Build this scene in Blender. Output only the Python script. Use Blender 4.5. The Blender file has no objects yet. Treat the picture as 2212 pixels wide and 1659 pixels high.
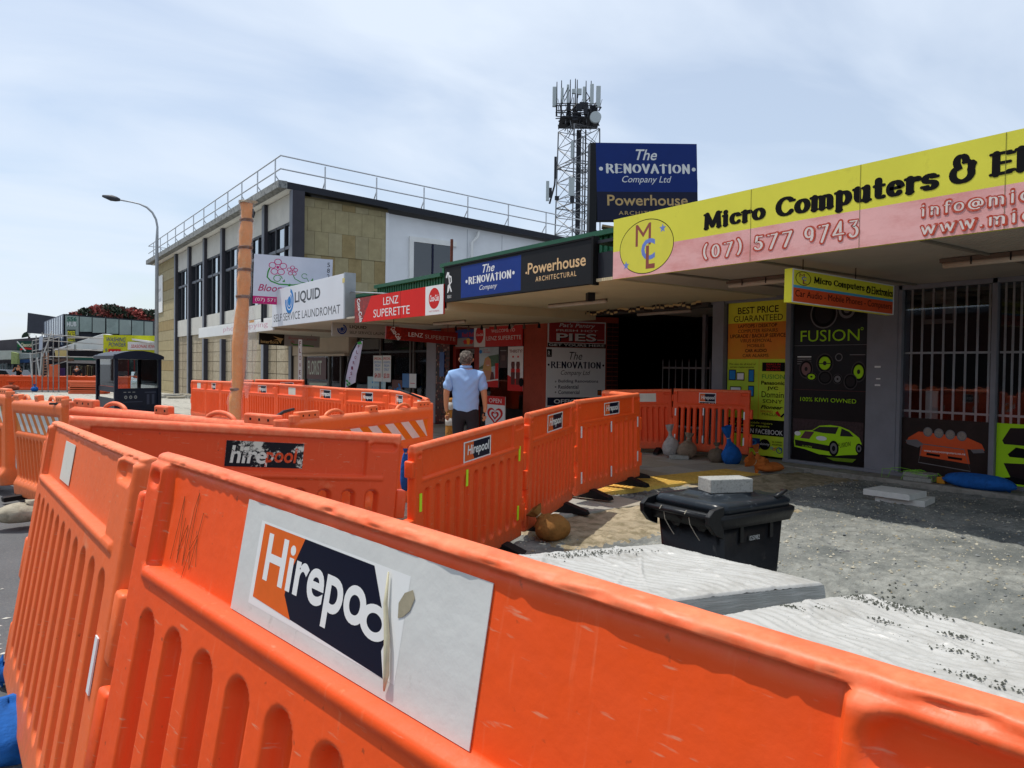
import bpy, bmesh, math, random
import numpy as np
from mathutils import Vector, Matrix
random.seed(7); rng = np.random.default_rng(7)
scene = bpy.context.scene
COL = scene.collection
R = math.radians

# ---------------------------------------------------------------- camera, world, sun, exposure
W_, H_ = 2212.0, 1659.0
FOC, CXP, CYP = 1620.0, 1106.0, 829.5
CAM = np.array([0.0, 0.0, 1.45])
_y, _p, _r = R(35.3), R(-1.22), R(.75)
_f = np.array([math.sin(_y)*math.cos(_p), math.cos(_y)*math.cos(_p), math.sin(_p)])
_h = np.array([math.cos(_y), -math.sin(_y), 0.0])
_u = np.cross(_h, _f)
_R = _h*math.cos(_r)+_u*math.sin(_r)
_U = -_h*math.sin(_r)+_u*math.cos(_r)
cd = bpy.data.cameras.new('camera'); cam = bpy.data.objects.new('camera', cd); COL.objects.link(cam)
cd.sensor_width = 36; cd.lens = 36*FOC/W_; cd.clip_end = 3000; cd.clip_start = .02
cam.matrix_world = Matrix(((_R[0], _U[0], -_f[0], CAM[0]), (_R[1], _U[1], -_f[1], CAM[1]), (_R[2], _U[2], -_f[2], CAM[2]), (0, 0, 0, 1)))
scene.camera = cam
SUN = np.array([-.22, .36, 1.0]); SUN /= np.linalg.norm(SUN)
EL, AZ = math.asin(SUN[2]), math.atan2(SUN[0], SUN[1])
sd = bpy.data.lights.new('sun', 'SUN'); sd.energy = 3.1; sd.angle = R(.6); sd.color = (1, .955, .88)
sun = bpy.data.objects.new('sun', sd); COL.objects.link(sun)
sun.rotation_euler = Vector(SUN).to_track_quat('Z', 'Y').to_euler()
world = bpy.data.worlds.new('World'); scene.world = world; world.use_nodes = True
nt = world.node_tree; nt.nodes.clear()
def wn(t, **k):
    n = nt.nodes.new(t)
    for a, b in k.items(): setattr(n, a, b)
    return n
wo = wn('ShaderNodeOutputWorld'); wb = wn('ShaderNodeBackground'); wb.inputs[1].default_value = .113
sky = wn('ShaderNodeTexSky', sky_type='NISHITA', sun_disc=False); sky.sun_elevation = EL; sky.sun_rotation = AZ
sky.air_density = 1.1; sky.dust_density = 1.0; sky.ozone_density = 1.6
tc = wn('ShaderNodeTexCoord'); sx = wn('ShaderNodeSeparateXYZ'); nt.links.new(tc.outputs['Generated'], sx.inputs[0])
mz = wn('ShaderNodeMath', operation='MAXIMUM'); mz.inputs[1].default_value = .0; nt.links.new(sx.outputs[2], mz.inputs[0])
az_ = wn('ShaderNodeMath', operation='ADD'); az_.inputs[1].default_value = .22; nt.links.new(mz.outputs[0], az_.inputs[0])
dv = wn('ShaderNodeVectorMath', operation='DIVIDE'); nt.links.new(tc.outputs['Generated'], dv.inputs[0])
cb = wn('ShaderNodeCombineXYZ')
for i in range(3): nt.links.new(az_.outputs[0], cb.inputs[i])
nt.links.new(cb.outputs[0], dv.inputs[1])
mp = wn('ShaderNodeMapping'); mp.inputs['Rotation'].default_value = (0, 0, R(38)); mp.inputs['Scale'].default_value = (.75, 1.5, .01)
mp.inputs['Location'].default_value = (1.7, .4, 0)
nt.links.new(dv.outputs[0], mp.inputs[0])
nz = wn('ShaderNodeTexNoise'); nz.inputs['Scale'].default_value = 1.5; nz.inputs['Detail'].default_value = 7; nz.inputs['Roughness'].default_value = .5; nz.inputs['Distortion'].default_value = .5
nt.links.new(mp.outputs[0], nz.inputs['Vector'])
cr = wn('ShaderNodeMapRange'); cr.inputs[1].default_value = .36; cr.inputs[2].default_value = .66; cr.inputs[3].default_value = .5; cr.inputs[4].default_value = .97
nt.links.new(nz.outputs[0], cr.inputs[0])
mxw = wn('ShaderNodeMixRGB'); mxw.inputs[2].default_value = (5.7, 6.4, 7.4, 1)
nt.links.new(cr.outputs[0], mxw.inputs[0]); nt.links.new(sky.outputs[0], mxw.inputs[1])
nt.links.new(mxw.outputs[0], wb.inputs[0]); nt.links.new(wb.outputs[0], wo.inputs[0])
scene.view_settings.view_transform = 'Standard'; scene.view_settings.look = 'None'
scene.view_settings.exposure = 0.3; scene.view_settings.gamma = 1; scene.view_settings.use_curve_mapping = False
scene.render.engine = 'CYCLES'
scene.cycles.max_bounces = 8; scene.cycles.transparent_max_bounces = 12

# ---------------------------------------------------------------- geometry of the view (photo units 2212 x 1659) -> world points
def ray(x, y): return _f+_R*(x-CXP)/FOC-_U*(y-CYP)/FOC
def dep(x, y, d): return CAM+ray(x, y)*d
def onx(x, y, X=10.1): d = ray(x, y); return CAM+d*X/d[0]
def ony(x, y, Y): d = ray(x, y); return CAM+d*Y/d[1]
def onz(x, y, z=0): d = ray(x, y); return CAM+d*(z-1.45)/d[2]
def FY(px, X=10.1): return float(onx(px, 780, X)[1])
def FZ(px, py, X=10.1): return float(onx(px, py, X)[2])
def sm(t): t = min(1, max(0, t)); return t*t*(3-2*t)
def G(x, y):
    z = -.012*max(0, min(y, 60)-8)
    z += .2*sm((1.9-x)/1.2)*sm((5.4-y)/2.2)
    z -= .3*math.exp(-(((x-3.7)/1.3)**2+((y-2.2)/1.6)**2)**2)
    return z

# ---------------------------------------------------------------- materials
MATS = {}
def lin(h):
    if isinstance(h, str):
        c = [int(h[i:i+2], 16)/255 for i in (0, 2, 4)]
        return tuple(v/12.92 if v <= .04045 else ((v+.055)/1.055)**2.4 for v in c)
    return tuple(h)
def mat(name, col, rough=.6, var=.12, scale=3., bump=0., bscale=60., metal=0., spec=.22, col2=None, fac=(.45, .6), scale2=8., coat=0., emit=0., stretch=None):
    if name in MATS: return MATS[name]
    m = bpy.data.materials.new(name); m.use_nodes = True; n = m.node_tree; b = n.nodes['Principled BSDF']
    c = lin(col)
    b.inputs['Roughness'].default_value = rough; b.inputs['Metallic'].default_value = metal
    b.inputs['Specular IOR Level'].default_value = spec; b.inputs['Coat Weight'].default_value = coat
    t = n.nodes.new('ShaderNodeTexCoord'); vec = t.outputs['Object']
    if stretch:
        mp = n.nodes.new('ShaderNodeMapping'); mp.inputs['Scale'].default_value = stretch; n.links.new(vec, mp.inputs[0]); vec = mp.outputs[0]
    out = None
    if var > 0 or col2:
        nz = n.nodes.new('ShaderNodeTexNoise'); nz.inputs['Scale'].default_value = scale; nz.inputs['Detail'].default_value = 6; nz.inputs['Roughness'].default_value = .65
        n.links.new(vec, nz.inputs['Vector'])
        mr = n.nodes.new('ShaderNodeMapRange'); mr.inputs[1].default_value = .3; mr.inputs[2].default_value = .7
        mr.inputs[3].default_value = 1-var; mr.inputs[4].default_value = 1+var; n.links.new(nz.outputs[0], mr.inputs[0])
        mx = n.nodes.new('ShaderNodeMixRGB'); mx.blend_type = 'MULTIPLY'; mx.inputs[0].default_value = 1
        mx.inputs[1].default_value = (*c, 1); n.links.new(mr.outputs[0], mx.inputs[2]); out = mx.outputs[0]
        if col2:
            n2 = n.nodes.new('ShaderNodeTexNoise'); n2.inputs['Scale'].default_value = scale2; n2.inputs['Detail'].default_value = 8; n2.inputs['Roughness'].default_value = .7
            n.links.new(vec, n2.inputs['Vector'])
            m2 = n.nodes.new('ShaderNodeMapRange'); m2.inputs[1].default_value = fac[0]; m2.inputs[2].default_value = fac[1]; n.links.new(n2.outputs[0], m2.inputs[0])
            x2 = n.nodes.new('ShaderNodeMixRGB'); n.links.new(m2.outputs[0], x2.inputs[0]); n.links.new(out, x2.inputs[1]); x2.inputs[2].default_value = (*lin(col2), 1); out = x2.outputs[0]
        n.links.new(out, b.inputs['Base Color'])
    else: b.inputs['Base Color'].default_value = (*c, 1)
    if bump > 0:
        nb = n.nodes.new('ShaderNodeTexNoise'); nb.inputs['Scale'].default_value = bscale; nb.inputs['Detail'].default_value = 5
        n.links.new(vec, nb.inputs['Vector'])
        bp = n.nodes.new('ShaderNodeBump'); bp.inputs['Strength'].default_value = bump; bp.inputs['Distance'].default_value = .01
        n.links.new(nb.outputs[0], bp.inputs['Height']); n.links.new(bp.outputs[0], b.inputs['Normal'])
    if emit: b.inputs['Emission Color'].default_value = (*c, 1); b.inputs['Emission Strength'].default_value = emit
    MATS[name] = m; return m
def wave_bump(m, axis, scale, strength=.6, dist=.01):
    n = m.node_tree; b = n.nodes['Principled BSDF']
    t = n.nodes.new('ShaderNodeTexCoord'); w = n.nodes.new('ShaderNodeTexWave'); w.bands_direction = axis; w.inputs['Scale'].default_value = scale
    n.links.new(t.outputs['Object'], w.inputs['Vector'])
    bp = n.nodes.new('ShaderNodeBump'); bp.inputs['Strength'].default_value = strength; bp.inputs['Distance'].default_value = dist
    n.links.new(w.outputs[0], bp.inputs['Height']); n.links.new(bp.outputs[0], b.inputs['Normal']); return m
def glass(name, tint=(.9, .95, .95), refl=.0, dark=.15):
    if name in MATS: return MATS[name]
    m = bpy.data.materials.new(name); m.use_nodes = True; n = m.node_tree; n.nodes.clear()
    o = n.nodes.new('ShaderNodeOutputMaterial'); mx = n.nodes.new('ShaderNodeMixShader'); tr = n.nodes.new('ShaderNodeBsdfTransparent'); gl = n.nodes.new('ShaderNodeBsdfGlossy')
    fr = n.nodes.new('ShaderNodeFresnel'); fr.inputs[0].default_value = 1.5; gl.inputs['Roughness'].default_value = .02
    ad = n.nodes.new('ShaderNodeMath'); ad.operation = 'ADD'; ad.inputs[1].default_value = refl; n.links.new(fr.outputs[0], ad.inputs[0])
    tr.inputs[0].default_value = (*[v*(1-dark) for v in tint], 1); gl.inputs[0].default_value = (.9, .95, 1, 1)
    n.links.new(ad.outputs[0], mx.inputs[0]); n.links.new(tr.outputs[0], mx.inputs[1]); n.links.new(gl.outputs[0], mx.inputs[2]); n.links.new(mx.outputs[0], o.inputs[0])
    MATS[name] = m; return m

# ---------------------------------------------------------------- objects
def tag(o, label=None, cat=None, group=None, kind=None):
    if label: o['label'] = label
    if cat: o['category'] = cat
    if group: o['group'] = group
    if kind: o['kind'] = kind
    return o
def empty(name, loc=(0, 0, 0), label=None, cat=None, group=None):
    o = bpy.data.objects.new(name, None); COL.objects.link(o); o.location = [float(v) for v in loc]; o.empty_display_size = .1
    return tag(o, label, cat, group)
def root(o):
    while o.parent: o = o.parent
    return o
def link(name, me, m, parent=None):
    o = bpy.data.objects.new(name, me); COL.objects.link(o)
    if m and not me.materials: me.materials.append(m)
    if parent: o.parent = parent
    return o
class MB:
    def __init__(s): s.v = []; s.f = []
    def add(s, vs, fs):
        k = len(s.v); s.v += [tuple(float(c) for c in v) for v in vs]; s.f += [tuple(i+k for i in f) for f in fs]; return s
    def box(s, x0, x1, y0, y1, z0, z1):
        return s.add([(x0, y0, z0), (x1, y0, z0), (x1, y1, z0), (x0, y1, z0), (x0, y0, z1), (x1, y0, z1), (x1, y1, z1), (x0, y1, z1)],
                     [(0, 3, 2, 1), (4, 5, 6, 7), (0, 1, 5, 4), (1, 2, 6, 5), (2, 3, 7, 6), (3, 0, 4, 7)])
    def obox(s, o, ux, uy, uz, a, b, c):
        "box from corner o along three vectors scaled a,b,c"
        o = np.array(o, float); A = np.array(ux)*a; B = np.array(uy)*b; Cc = np.array(uz)*c
        return s.add([o, o+A, o+A+B, o+B, o+Cc, o+A+Cc, o+A+B+Cc, o+B+Cc],
                     [(0, 3, 2, 1), (4, 5, 6, 7), (0, 1, 5, 4), (1, 2, 6, 5), (2, 3, 7, 6), (3, 0, 4, 7)])
    def quad(s, a, b, c, d): return s.add([a, b, c, d], [(0, 1, 2, 3)])
    def tube(s, pts, r, n=8, cap=True, ry=None):
        pts = [np.array(p, dtype=float) for p in pts]; rs = r if hasattr(r, '__len__') else [r]*len(pts)
        k = len(s.v); prev = None
        for i, p in enumerate(pts):
            t = pts[min(i+1, len(pts)-1)]-pts[max(i-1, 0)]; t = t/(np.linalg.norm(t)+1e-9)
            if prev is None:
                a = np.array([0, 0, 1.]) if abs(t[2]) < .9 else np.array([1., 0, 0])
                e1 = np.cross(t, a)
            else: e1 = prev-t*(prev@t)
            e1 /= np.linalg.norm(e1)+1e-9; prev = e1; e2 = np.cross(t, e1)
            for j in range(n):
                A = 2*math.pi*j/n; q = p+rs[i]*(e1*math.cos(A)+e2*math.sin(A)); s.v.append(tuple(float(c) for c in q))
        for i in range(len(pts)-1):
            for j in range(n):
                a = k+i*n+j; b = k+i*n+(j+1) % n; s.f.append((a, b, b+n, a+n))
        if cap:
            s.f.append(tuple(k+j for j in range(n))[::-1]); s.f.append(tuple(k+(len(pts)-1)*n+j for j in range(n)))
        return s
    def lathe(s, c, prof, n=16, ax=(1, 1)):
        k = len(s.v)
        for r, z in prof:
            for j in range(n):
                A = 2*math.pi*j/n; s.v.append((c[0]+r*math.cos(A)*ax[0], c[1]+r*math.sin(A)*ax[1], c[2]+z))
        for i in range(len(prof)-1):
            for j in range(n):
                a = k+i*n+j; b = k+i*n+(j+1) % n; s.f.append((a, b, b+n, a+n))
        s.f.append(tuple(k+j for j in range(n))[::-1]); s.f.append(tuple(k+(len(prof)-1)*n+j for j in range(n)))
        return s
    def prism(s, pts, vec):
        "polygon (3d pts) swept by vec"
        n = len(pts); vec = np.array(vec, float); a = [np.array(p, float) for p in pts]; b = [p+vec for p in a]
        return s.add(a+b, [tuple(range(n))[::-1], tuple(range(n, 2*n))]+[(i, (i+1) % n, n+(i+1) % n, n+i) for i in range(n)])
    def mesh(s, name, off=(0, 0, 0)):
        me = bpy.data.meshes.new(name); off = np.array(off)
        me.from_pydata([tuple(np.array(v)-off) for v in s.v], [], s.f); me.update(); return me
    def build(s, name, m, parent=None, smooth=False, bevel=0, local=False, fix=True):
        off = (0, 0, 0) if (parent is None or local) else tuple(root(parent).location)
        me = s.mesh(name, off)
        if fix or bevel:
            bm = bmesh.new(); bm.from_mesh(me); bmesh.ops.recalc_face_normals(bm, faces=bm.faces)
            if bevel:
                ed = [e for e in bm.edges if len(e.link_faces) == 2 and e.calc_face_angle(0) > .6]
                bmesh.ops.bevel(bm, geom=ed, offset=bevel, segments=2, profile=.5, affect='EDGES')
            bm.to_mesh(me); bm.free()
        if smooth: me.polygons.foreach_set('use_smooth', [True]*len(me.polygons))
        return link(name, me, m, parent)
def box(name, m, x0, x1, y0, y1, z0, z1, parent=None, bevel=0): return MB().box(x0, x1, y0, y1, z0, z1).build(name, m, parent, bevel=bevel)
def struct(o): o['kind'] = 'structure'; return o
def copy_tree(o, parent=None):
    c = o.copy(); COL.objects.link(c); c.parent = parent
    for ch in list(o.children): copy_tree(ch, c)
    return c

# ---------------------------------------------------------------- lettering
_tc = {}
def text_mesh(s, bold=0., shear=0., spacing=1., res=4):
    bold = 0 if (s == 'M' or len(s) > 2 and ('M' in s or 'W' in s or 'N' in s)) else min(bold, .014 if len(s) > 9 else .022 if len(s) > 2 else .03); key = (s, bold, shear, spacing)
    if key in _tc: return _tc[key]
    cu = bpy.data.curves.new('t', 'FONT'); cu.body = s; cu.resolution_u = res; cu.offset = bold; cu.shear = shear; cu.space_character = spacing; cu.size = 1
    o = bpy.data.objects.new('t', cu); COL.objects.link(o)
    dg = bpy.context.evaluated_depsgraph_get(); me = bpy.data.meshes.new_from_object(o.evaluated_get(dg))
    V = np.array([v.co[:2] for v in me.vertices]) if len(me.vertices) else np.zeros((0, 2)); Fc = [tuple(p.vertices) for p in me.polygons]
    bpy.data.objects.remove(o); bpy.data.curves.remove(cu); bpy.data.meshes.remove(me)
    _tc[key] = (V, Fc); return V, Fc
# skeleton letters drawn with a broad pen: upright strokes thick, level strokes thin, little bracket serifs
def arc(cx, cy, rx, ry, a0, a1, n=14): return [(cx+rx*math.cos(R(a0+(a1-a0)*i/n)), cy+ry*math.sin(R(a0+(a1-a0)*i/n))) for i in range(n+1)]
SK = {
 'M': (1.12, [[(.16, 0), (.2, 1)], [(.2, 1), (.55, .12)], [(.55, .12), (.9, 1)], [(.9, 1), (.96, 0)]], [(.16, 0), (.96, 0), (.14, 1), (.98, 1)]),
 'C': (.92, [arc(.5, .5, .38, .48, 45, 318)], [(.82, .78)]),
 'E': (.85, [[(.2, 0), (.2, 1)], [(.2, 1), (.72, 1)], [(.2, .52), (.58, .52)], [(.2, 0), (.74, 0)]], [(.12, 0), (.12, 1), (.74, .93), (.76, .08), (.6, .52)]),
 'R': (.92, [[(.2, 0), (.2, 1)], [(.2, 1), (.45, 1)]+arc(.45, .76, .22, .24, 90, -90)+[(.2, .52)], [(.48, .52), (.8, 0)]], [(.2, 0), (.14, 1), (.82, 0)]),
 'N': (.95, [[(.2, 0), (.2, 1)], [(.2, 1), (.75, 0)], [(.75, 0), (.75, 1)]], [(.2, 0), (.14, 1), (.75, 1)]),
 'O': (.95, [arc(.47, .5, .35, .48, 0, 360, 24)], []),
 'V': (.9, [[(.14, 1), (.45, 0)], [(.45, 0), (.76, 1)]], [(.14, 1), (.76, 1)]),
 'A': (.9, [[(.12, 0), (.44, 1)], [(.44, 1), (.78, 0)], [(.26, .33), (.64, .33)]], [(.12, 0), (.78, 0)]),
 'T': (.85, [[(.42, 0), (.42, 1)], [(.1, .97), (.74, .97)]], [(.42, 0), (.1, .9), (.74, .9)]),
 'I': (.45, [[(.22, 0), (.22, 1)]], [(.22, 0), (.22, 1)]),
 'l': (.42, [[(.2, 0), (.2, 1.02)]], [(.2, 0), (.14, 1.02)]),
 'i': (.42, [[(.2, 0), (.2, .68)], [(.2, .9), (.2, .93)]], [(.2, 0), (.14, .68)]),
 'c': (.64, [arc(.36, .34, .25, .33, 50, 315)], [(.54, .52)]),
 'r': (.6, [[(.2, 0), (.2, .68)], [(.2, .45)]+arc(.4, .5, .14, .17, 150, 40)], [(.2, 0), (.14, .68), (.5, .56)]),
 'o': (.7, [arc(.35, .34, .25, .33, 0, 360, 22)], []),
 'm': (1.08, [[(.18, 0), (.18, .68)], arc(.36, .45, .18, .21, 180, 0, 10)+[(.54, 0)], arc(.72, .45, .18, .21, 180, 0, 10)+[(.9, 0)]], [(.18, 0), (.12, .68), (.54, 0), (.9, 0)]),
 'n': (.76, [[(.18, 0), (.18, .68)], arc(.37, .44, .19, .22, 180, 0, 10)+[(.56, 0)]], [(.18, 0), (.12, .68), (.56, 0)]),
 'p': (.74, [[(.18, -.28), (.18, .68)], arc(.38, .34, .22, .32, 150, -150, 18)], [(.18, -.28), (.12, .68)]),
 'u': (.78, [[(.18, .68), (.18, .25)]+arc(.37, .25, .19, .23, 180, 360, 10), [(.57, .68), (.57, 0)]], [(.13, .68), (.52, .68), (.62, 0)]),
 't': (.5, [[(.22, .92), (.22, .2)]+arc(.36, .16, .14, .14, 180, 300, 6), [(.06, .64), (.44, .64)]], []),
 'e': (.66, [[(.12, .36), (.56, .36)]+arc(.35, .34, .22, .33, 8, 315, 18)], []),
 's': (.58, [arc(.29, .5, .17, .17, 40, 235, 9)+arc(.29, .17, .19, .17, 60, -140, 9)], [(.46, .56), (.11, .12)]),
 'f': (.46, [[(.2, 0), (.2, .75)]+arc(.34, .8, .14, .18, 180, 40, 6), [(.06, .64), (.4, .64)]], [(.2, 0)]),
 'w': (1.0, [[(.1, .68), (.28, 0)], [(.28, 0), (.48, .66)], [(.48, .66), (.68, 0)], [(.68, 0), (.88, .68)]], [(.1, .68), (.48, .68), (.88, .68)]),
 '@': (1.0, [arc(.5, .35, .17, .2, 0, 360, 14), [(.67, .5), (.67, .22)]+arc(.5, .35, .4, .42, -25, 300, 22)[0:]], []),
 '&': (1.0, [[(.88, .62)]+arc(.5, .3, .36, .3, 20, -225, 16)+[(.38, .55), (.3, .68)]+arc(.46, .78, .18, .2, 190, 10, 9)], [(.88, .62), (.66, .74)]),
 '.': (.3, [[(.14, .06), (.14, .08)]], []),
 '(': (.45, [arc(.6, .45, .42, .62, 130, 230)], []), ')': (.45, [arc(-.12, .45, .42, .62, 50, -50)], []),
 '0': (.7, [arc(.34, .4, .2, .38, 0, 360, 20)], []),
 '1': (.45, [[(.2, 0), (.2, .8)], [(.08, .66), (.2, .8)]], [(.2, 0)]),
 '3': (.62, [[(.1, .8), (.46, .8), (.28, .5)]+arc(.28, .24, .2, .26, 80, -150, 10)], []),
 '4': (.68, [[(.44, -.05), (.44, .85)], [(.44, .85), (.08, .22)], [(.08, .22), (.62, .22)]], []),
 '5': (.62, [[(.5, .8), (.18, .8)], [(.2, .8), (.16, .45)]+arc(.28, .24, .2, .24, 120, -150, 10)], []),
 '7': (.62, [[(.08, .8), (.52, .8)], [(.52, .8), (.22, -.05)]], [(.08, .78)]),
 '9': (.66, [arc(.3, .55, .2, .26, 0, 360, 14), [(.5, .58)]+arc(.2, .4, .3, .42, 15, -40, 6)]),
}
def pen_mesh(s, thick=.2, thin=.1, serif=.1, track=.02):
    V = []; Fc = []; L = []; x = 0; lay = 0
    for ch in s:
        if ch == ' ': x += .42; continue
        g = SK.get(ch) or SK.get(ch.lower()) or SK['o']
        adv, strokes = g[0], g[1]; ser = g[2] if len(g) > 2 else []
        segs = [(st, None) for st in strokes]+[([(a-serif, b), (a+serif, b)], thin*.95) for a, b in ser if serif > 0]
        for st, fw in segs:
            st = [np.array(p) for p in st]; k = len(V); n = len(st); closed = np.allclose(st[0], st[-1])
            if n < 2: continue
            lay += 1
            def wd(t): return fw or (thin+(thick-thin)*abs(t[1]))
            for i, p in enumerate(st):
                t = st[min(i+1, n-1)]-st[max(i-1, 0)]; t = t/(np.linalg.norm(t)+1e-9); w = wd(t)/2; nn = np.array([-t[1], t[0]])
                if closed and i in (0, n-1): t = st[1]-st[-2]; t = t/np.linalg.norm(t); w = wd(t)/2; nn = np.array([-t[1], t[0]])
                for q in (p+nn*w, p-nn*w): V.append((q[0]+x, q[1])); L.append(lay % 23)
            Fc += [(k+2*i, k+2*i+1, k+2*i+3, k+2*i+2) for i in range(n-1)]
            for e, d in (() if closed else ((0, 1), (n-1, -1))):
                t = (st[1]-st[0]) if e == 0 else (st[-1]-st[-2]); t = t/(np.linalg.norm(t)+1e-9); w = wd(t)/2; a0 = math.atan2(t[1], t[0])+(math.pi/2 if e == 0 else -math.pi/2)
                kk = len(V); lay += 1
                for j in range(7): V.append((st[e][0]+x+w*math.cos(a0+math.pi*j/6)*1., st[e][1]+w*math.sin(a0+math.pi*j/6))); L.append(lay % 23)
                Fc.append(tuple(range(kk, kk+7)))
        x += adv+track
    return np.array(V), Fc, np.array(L)
class Panel:
    "flat printed board: origin O at its lower left corner, u right, v up, normal towards the reader; layers step out 1 mm"
    def __init__(s, name, label, cat, O, ux, uy, w, h, m, depth=.03, group=None, parent=None, bevel=0, part='board'):
        s.O = np.array(O, float); s.ux = np.array(ux, float); s.ux = s.ux/np.linalg.norm(s.ux); s.uy = np.array(uy, float); s.uy = s.uy/np.linalg.norm(s.uy); s.n = np.cross(s.ux, s.uy)
        s.w, s.h = w, h; s.k = 0; s.step = .0002
        if parent is None: s.root = empty(name, s.O, label, cat, group); s.par = s.root
        else: s.root = parent; s.par = parent
        s.board = MB().obox(s.O-s.n*depth, s.ux, s.uy, s.n, w, h, depth).build(part, m, s.par, bevel=bevel)
        s.par = s.board
        if s.root.parent: s.par = s.root
    def pt(s, a, b, z): return s.O+s.ux*a*s.w+s.uy*b*s.h+s.n*z
    def z(s): s.k += 1; return s.k*s.step
    def poly(s, pts, m, name='print', abs_=False):
        z = s.z(); return MB().add([s.pt(a, b, z) for a, b in pts], [tuple(range(len(pts)))]).build(name, m, s.par, fix=False)
    def rect(s, a0, b0, a1, b1, m, name='print'): return s.poly([(a0, b0), (a1, b0), (a1, b1), (a0, b1)], m, name)
    def oval(s, a, b, ra, rb, m, name='print', n=24, rot=0, inner=0):
        c, q = math.cos(rot), math.sin(rot)
        P = lambda A, k: (a+(ra*k*math.cos(A)*c-rb*k*math.sin(A)*q*s.h/s.w), b+(ra*k*math.cos(A)*q*s.w/s.h+rb*k*math.sin(A)*c))
        if not inner: return s.poly([P(2*math.pi*i/n, 1) for i in range(n)], m, name)
        z = s.z(); vs = [s.pt(*P(2*math.pi*i/n, k), z) for i in range(n) for k in (1, inner)]
        return MB().add(vs, [(2*i, 2*((i+1) % n), 2*((i+1) % n)+1, 2*i+1) for i in range(n)]).build(name, m, s.par, fix=False)
    def line(s, pts, wd, m, name='print'):
        z = s.z(); P = [s.pt(a, b, z) for a, b in pts]; mb = MB(); n = len(P); vs = []
        for i, p in enumerate(P):
            t = P[min(i+1, n-1)]-P[max(i-1, 0)]; t = t/(np.linalg.norm(t)+1e-9); q = np.cross(s.n, t)*wd/2; vs += [p+q, p-q]
        return mb.add(vs, [(2*i, 2*i+1, 2*i+3, 2*i+2) for i in range(n-1)]).build(name, m, s.par, fix=False)
    def text(s, t, a0, b0, a1, b1, m, bold=0., shear=0., spacing=1., pen=None, name='lettering', slope=0., res=3):
        L = None
        if pen: V, Fc, L = pen_mesh(t, **pen)
        else: V, Fc = text_mesh(t, bold, shear, spacing, res)
        if len(V) == 0: return
        lo, hi = V.min(0), V.max(0); z = s.z(); sp = hi-lo
        U = (V-lo)/sp
        co = [s.pt(a0+(a1-a0)*u, b0+(b1-b0)*v+slope*u, z+(.00005*L[i] if L is not None else 0)) for i, (u, v) in enumerate(U)]
        return MB().add(co, Fc).build(name, m, s.par, fix=False)

ZUP = (0, 0, 1)
white = mat('white_paint', 'e6e6e2', .5, .06, 2, col2='c4c2ba', fac=(.62, .8), scale2=3)
signwhite = mat('sign_white', 'dfe0de', .6, .03)
black = mat('black_print', '0c0c0e', .7, .1, spec=.2); navy = mat('navy_print', '0b1130', .5, .08, spec=.25); redp = mat('red_print', 'c4201c', .65, .06); bluep = mat('blue_print', '12357a', .65, .06)
yellowp = mat('yellow_print', 'e0dc3c', .65, .05); orangep = mat('orange_print', 'd86a20', .65, .08); limep = mat('lime_print', 'a8dc1c', .65, .06); goldp = mat('gold_print', 'c0a06c', .65, .05); greyp = mat('grey_print', '8a8a88', .5, .08)
pinkp = mat('pink_print', 'c02a72', .65, .05); skyp = mat('light_blue_print', '1f78bd', .65, .05); greenp = mat('green_print', '2f8a32', .65, .05); darkp = mat('dark_print', '1a1316', .35, .3, 5)
darkgrey = mat('dark_paint', '24262c', .45, .1); steel = mat('galvanised_steel', '9a9ea2', .4, .1, metal=.6); greypaint = mat('grey_trim_paint', '7c7d84', .5, .1, bump=.1)
rubber = mat('black_rubber', '141416', .6, .25, 8, bump=.3)
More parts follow.
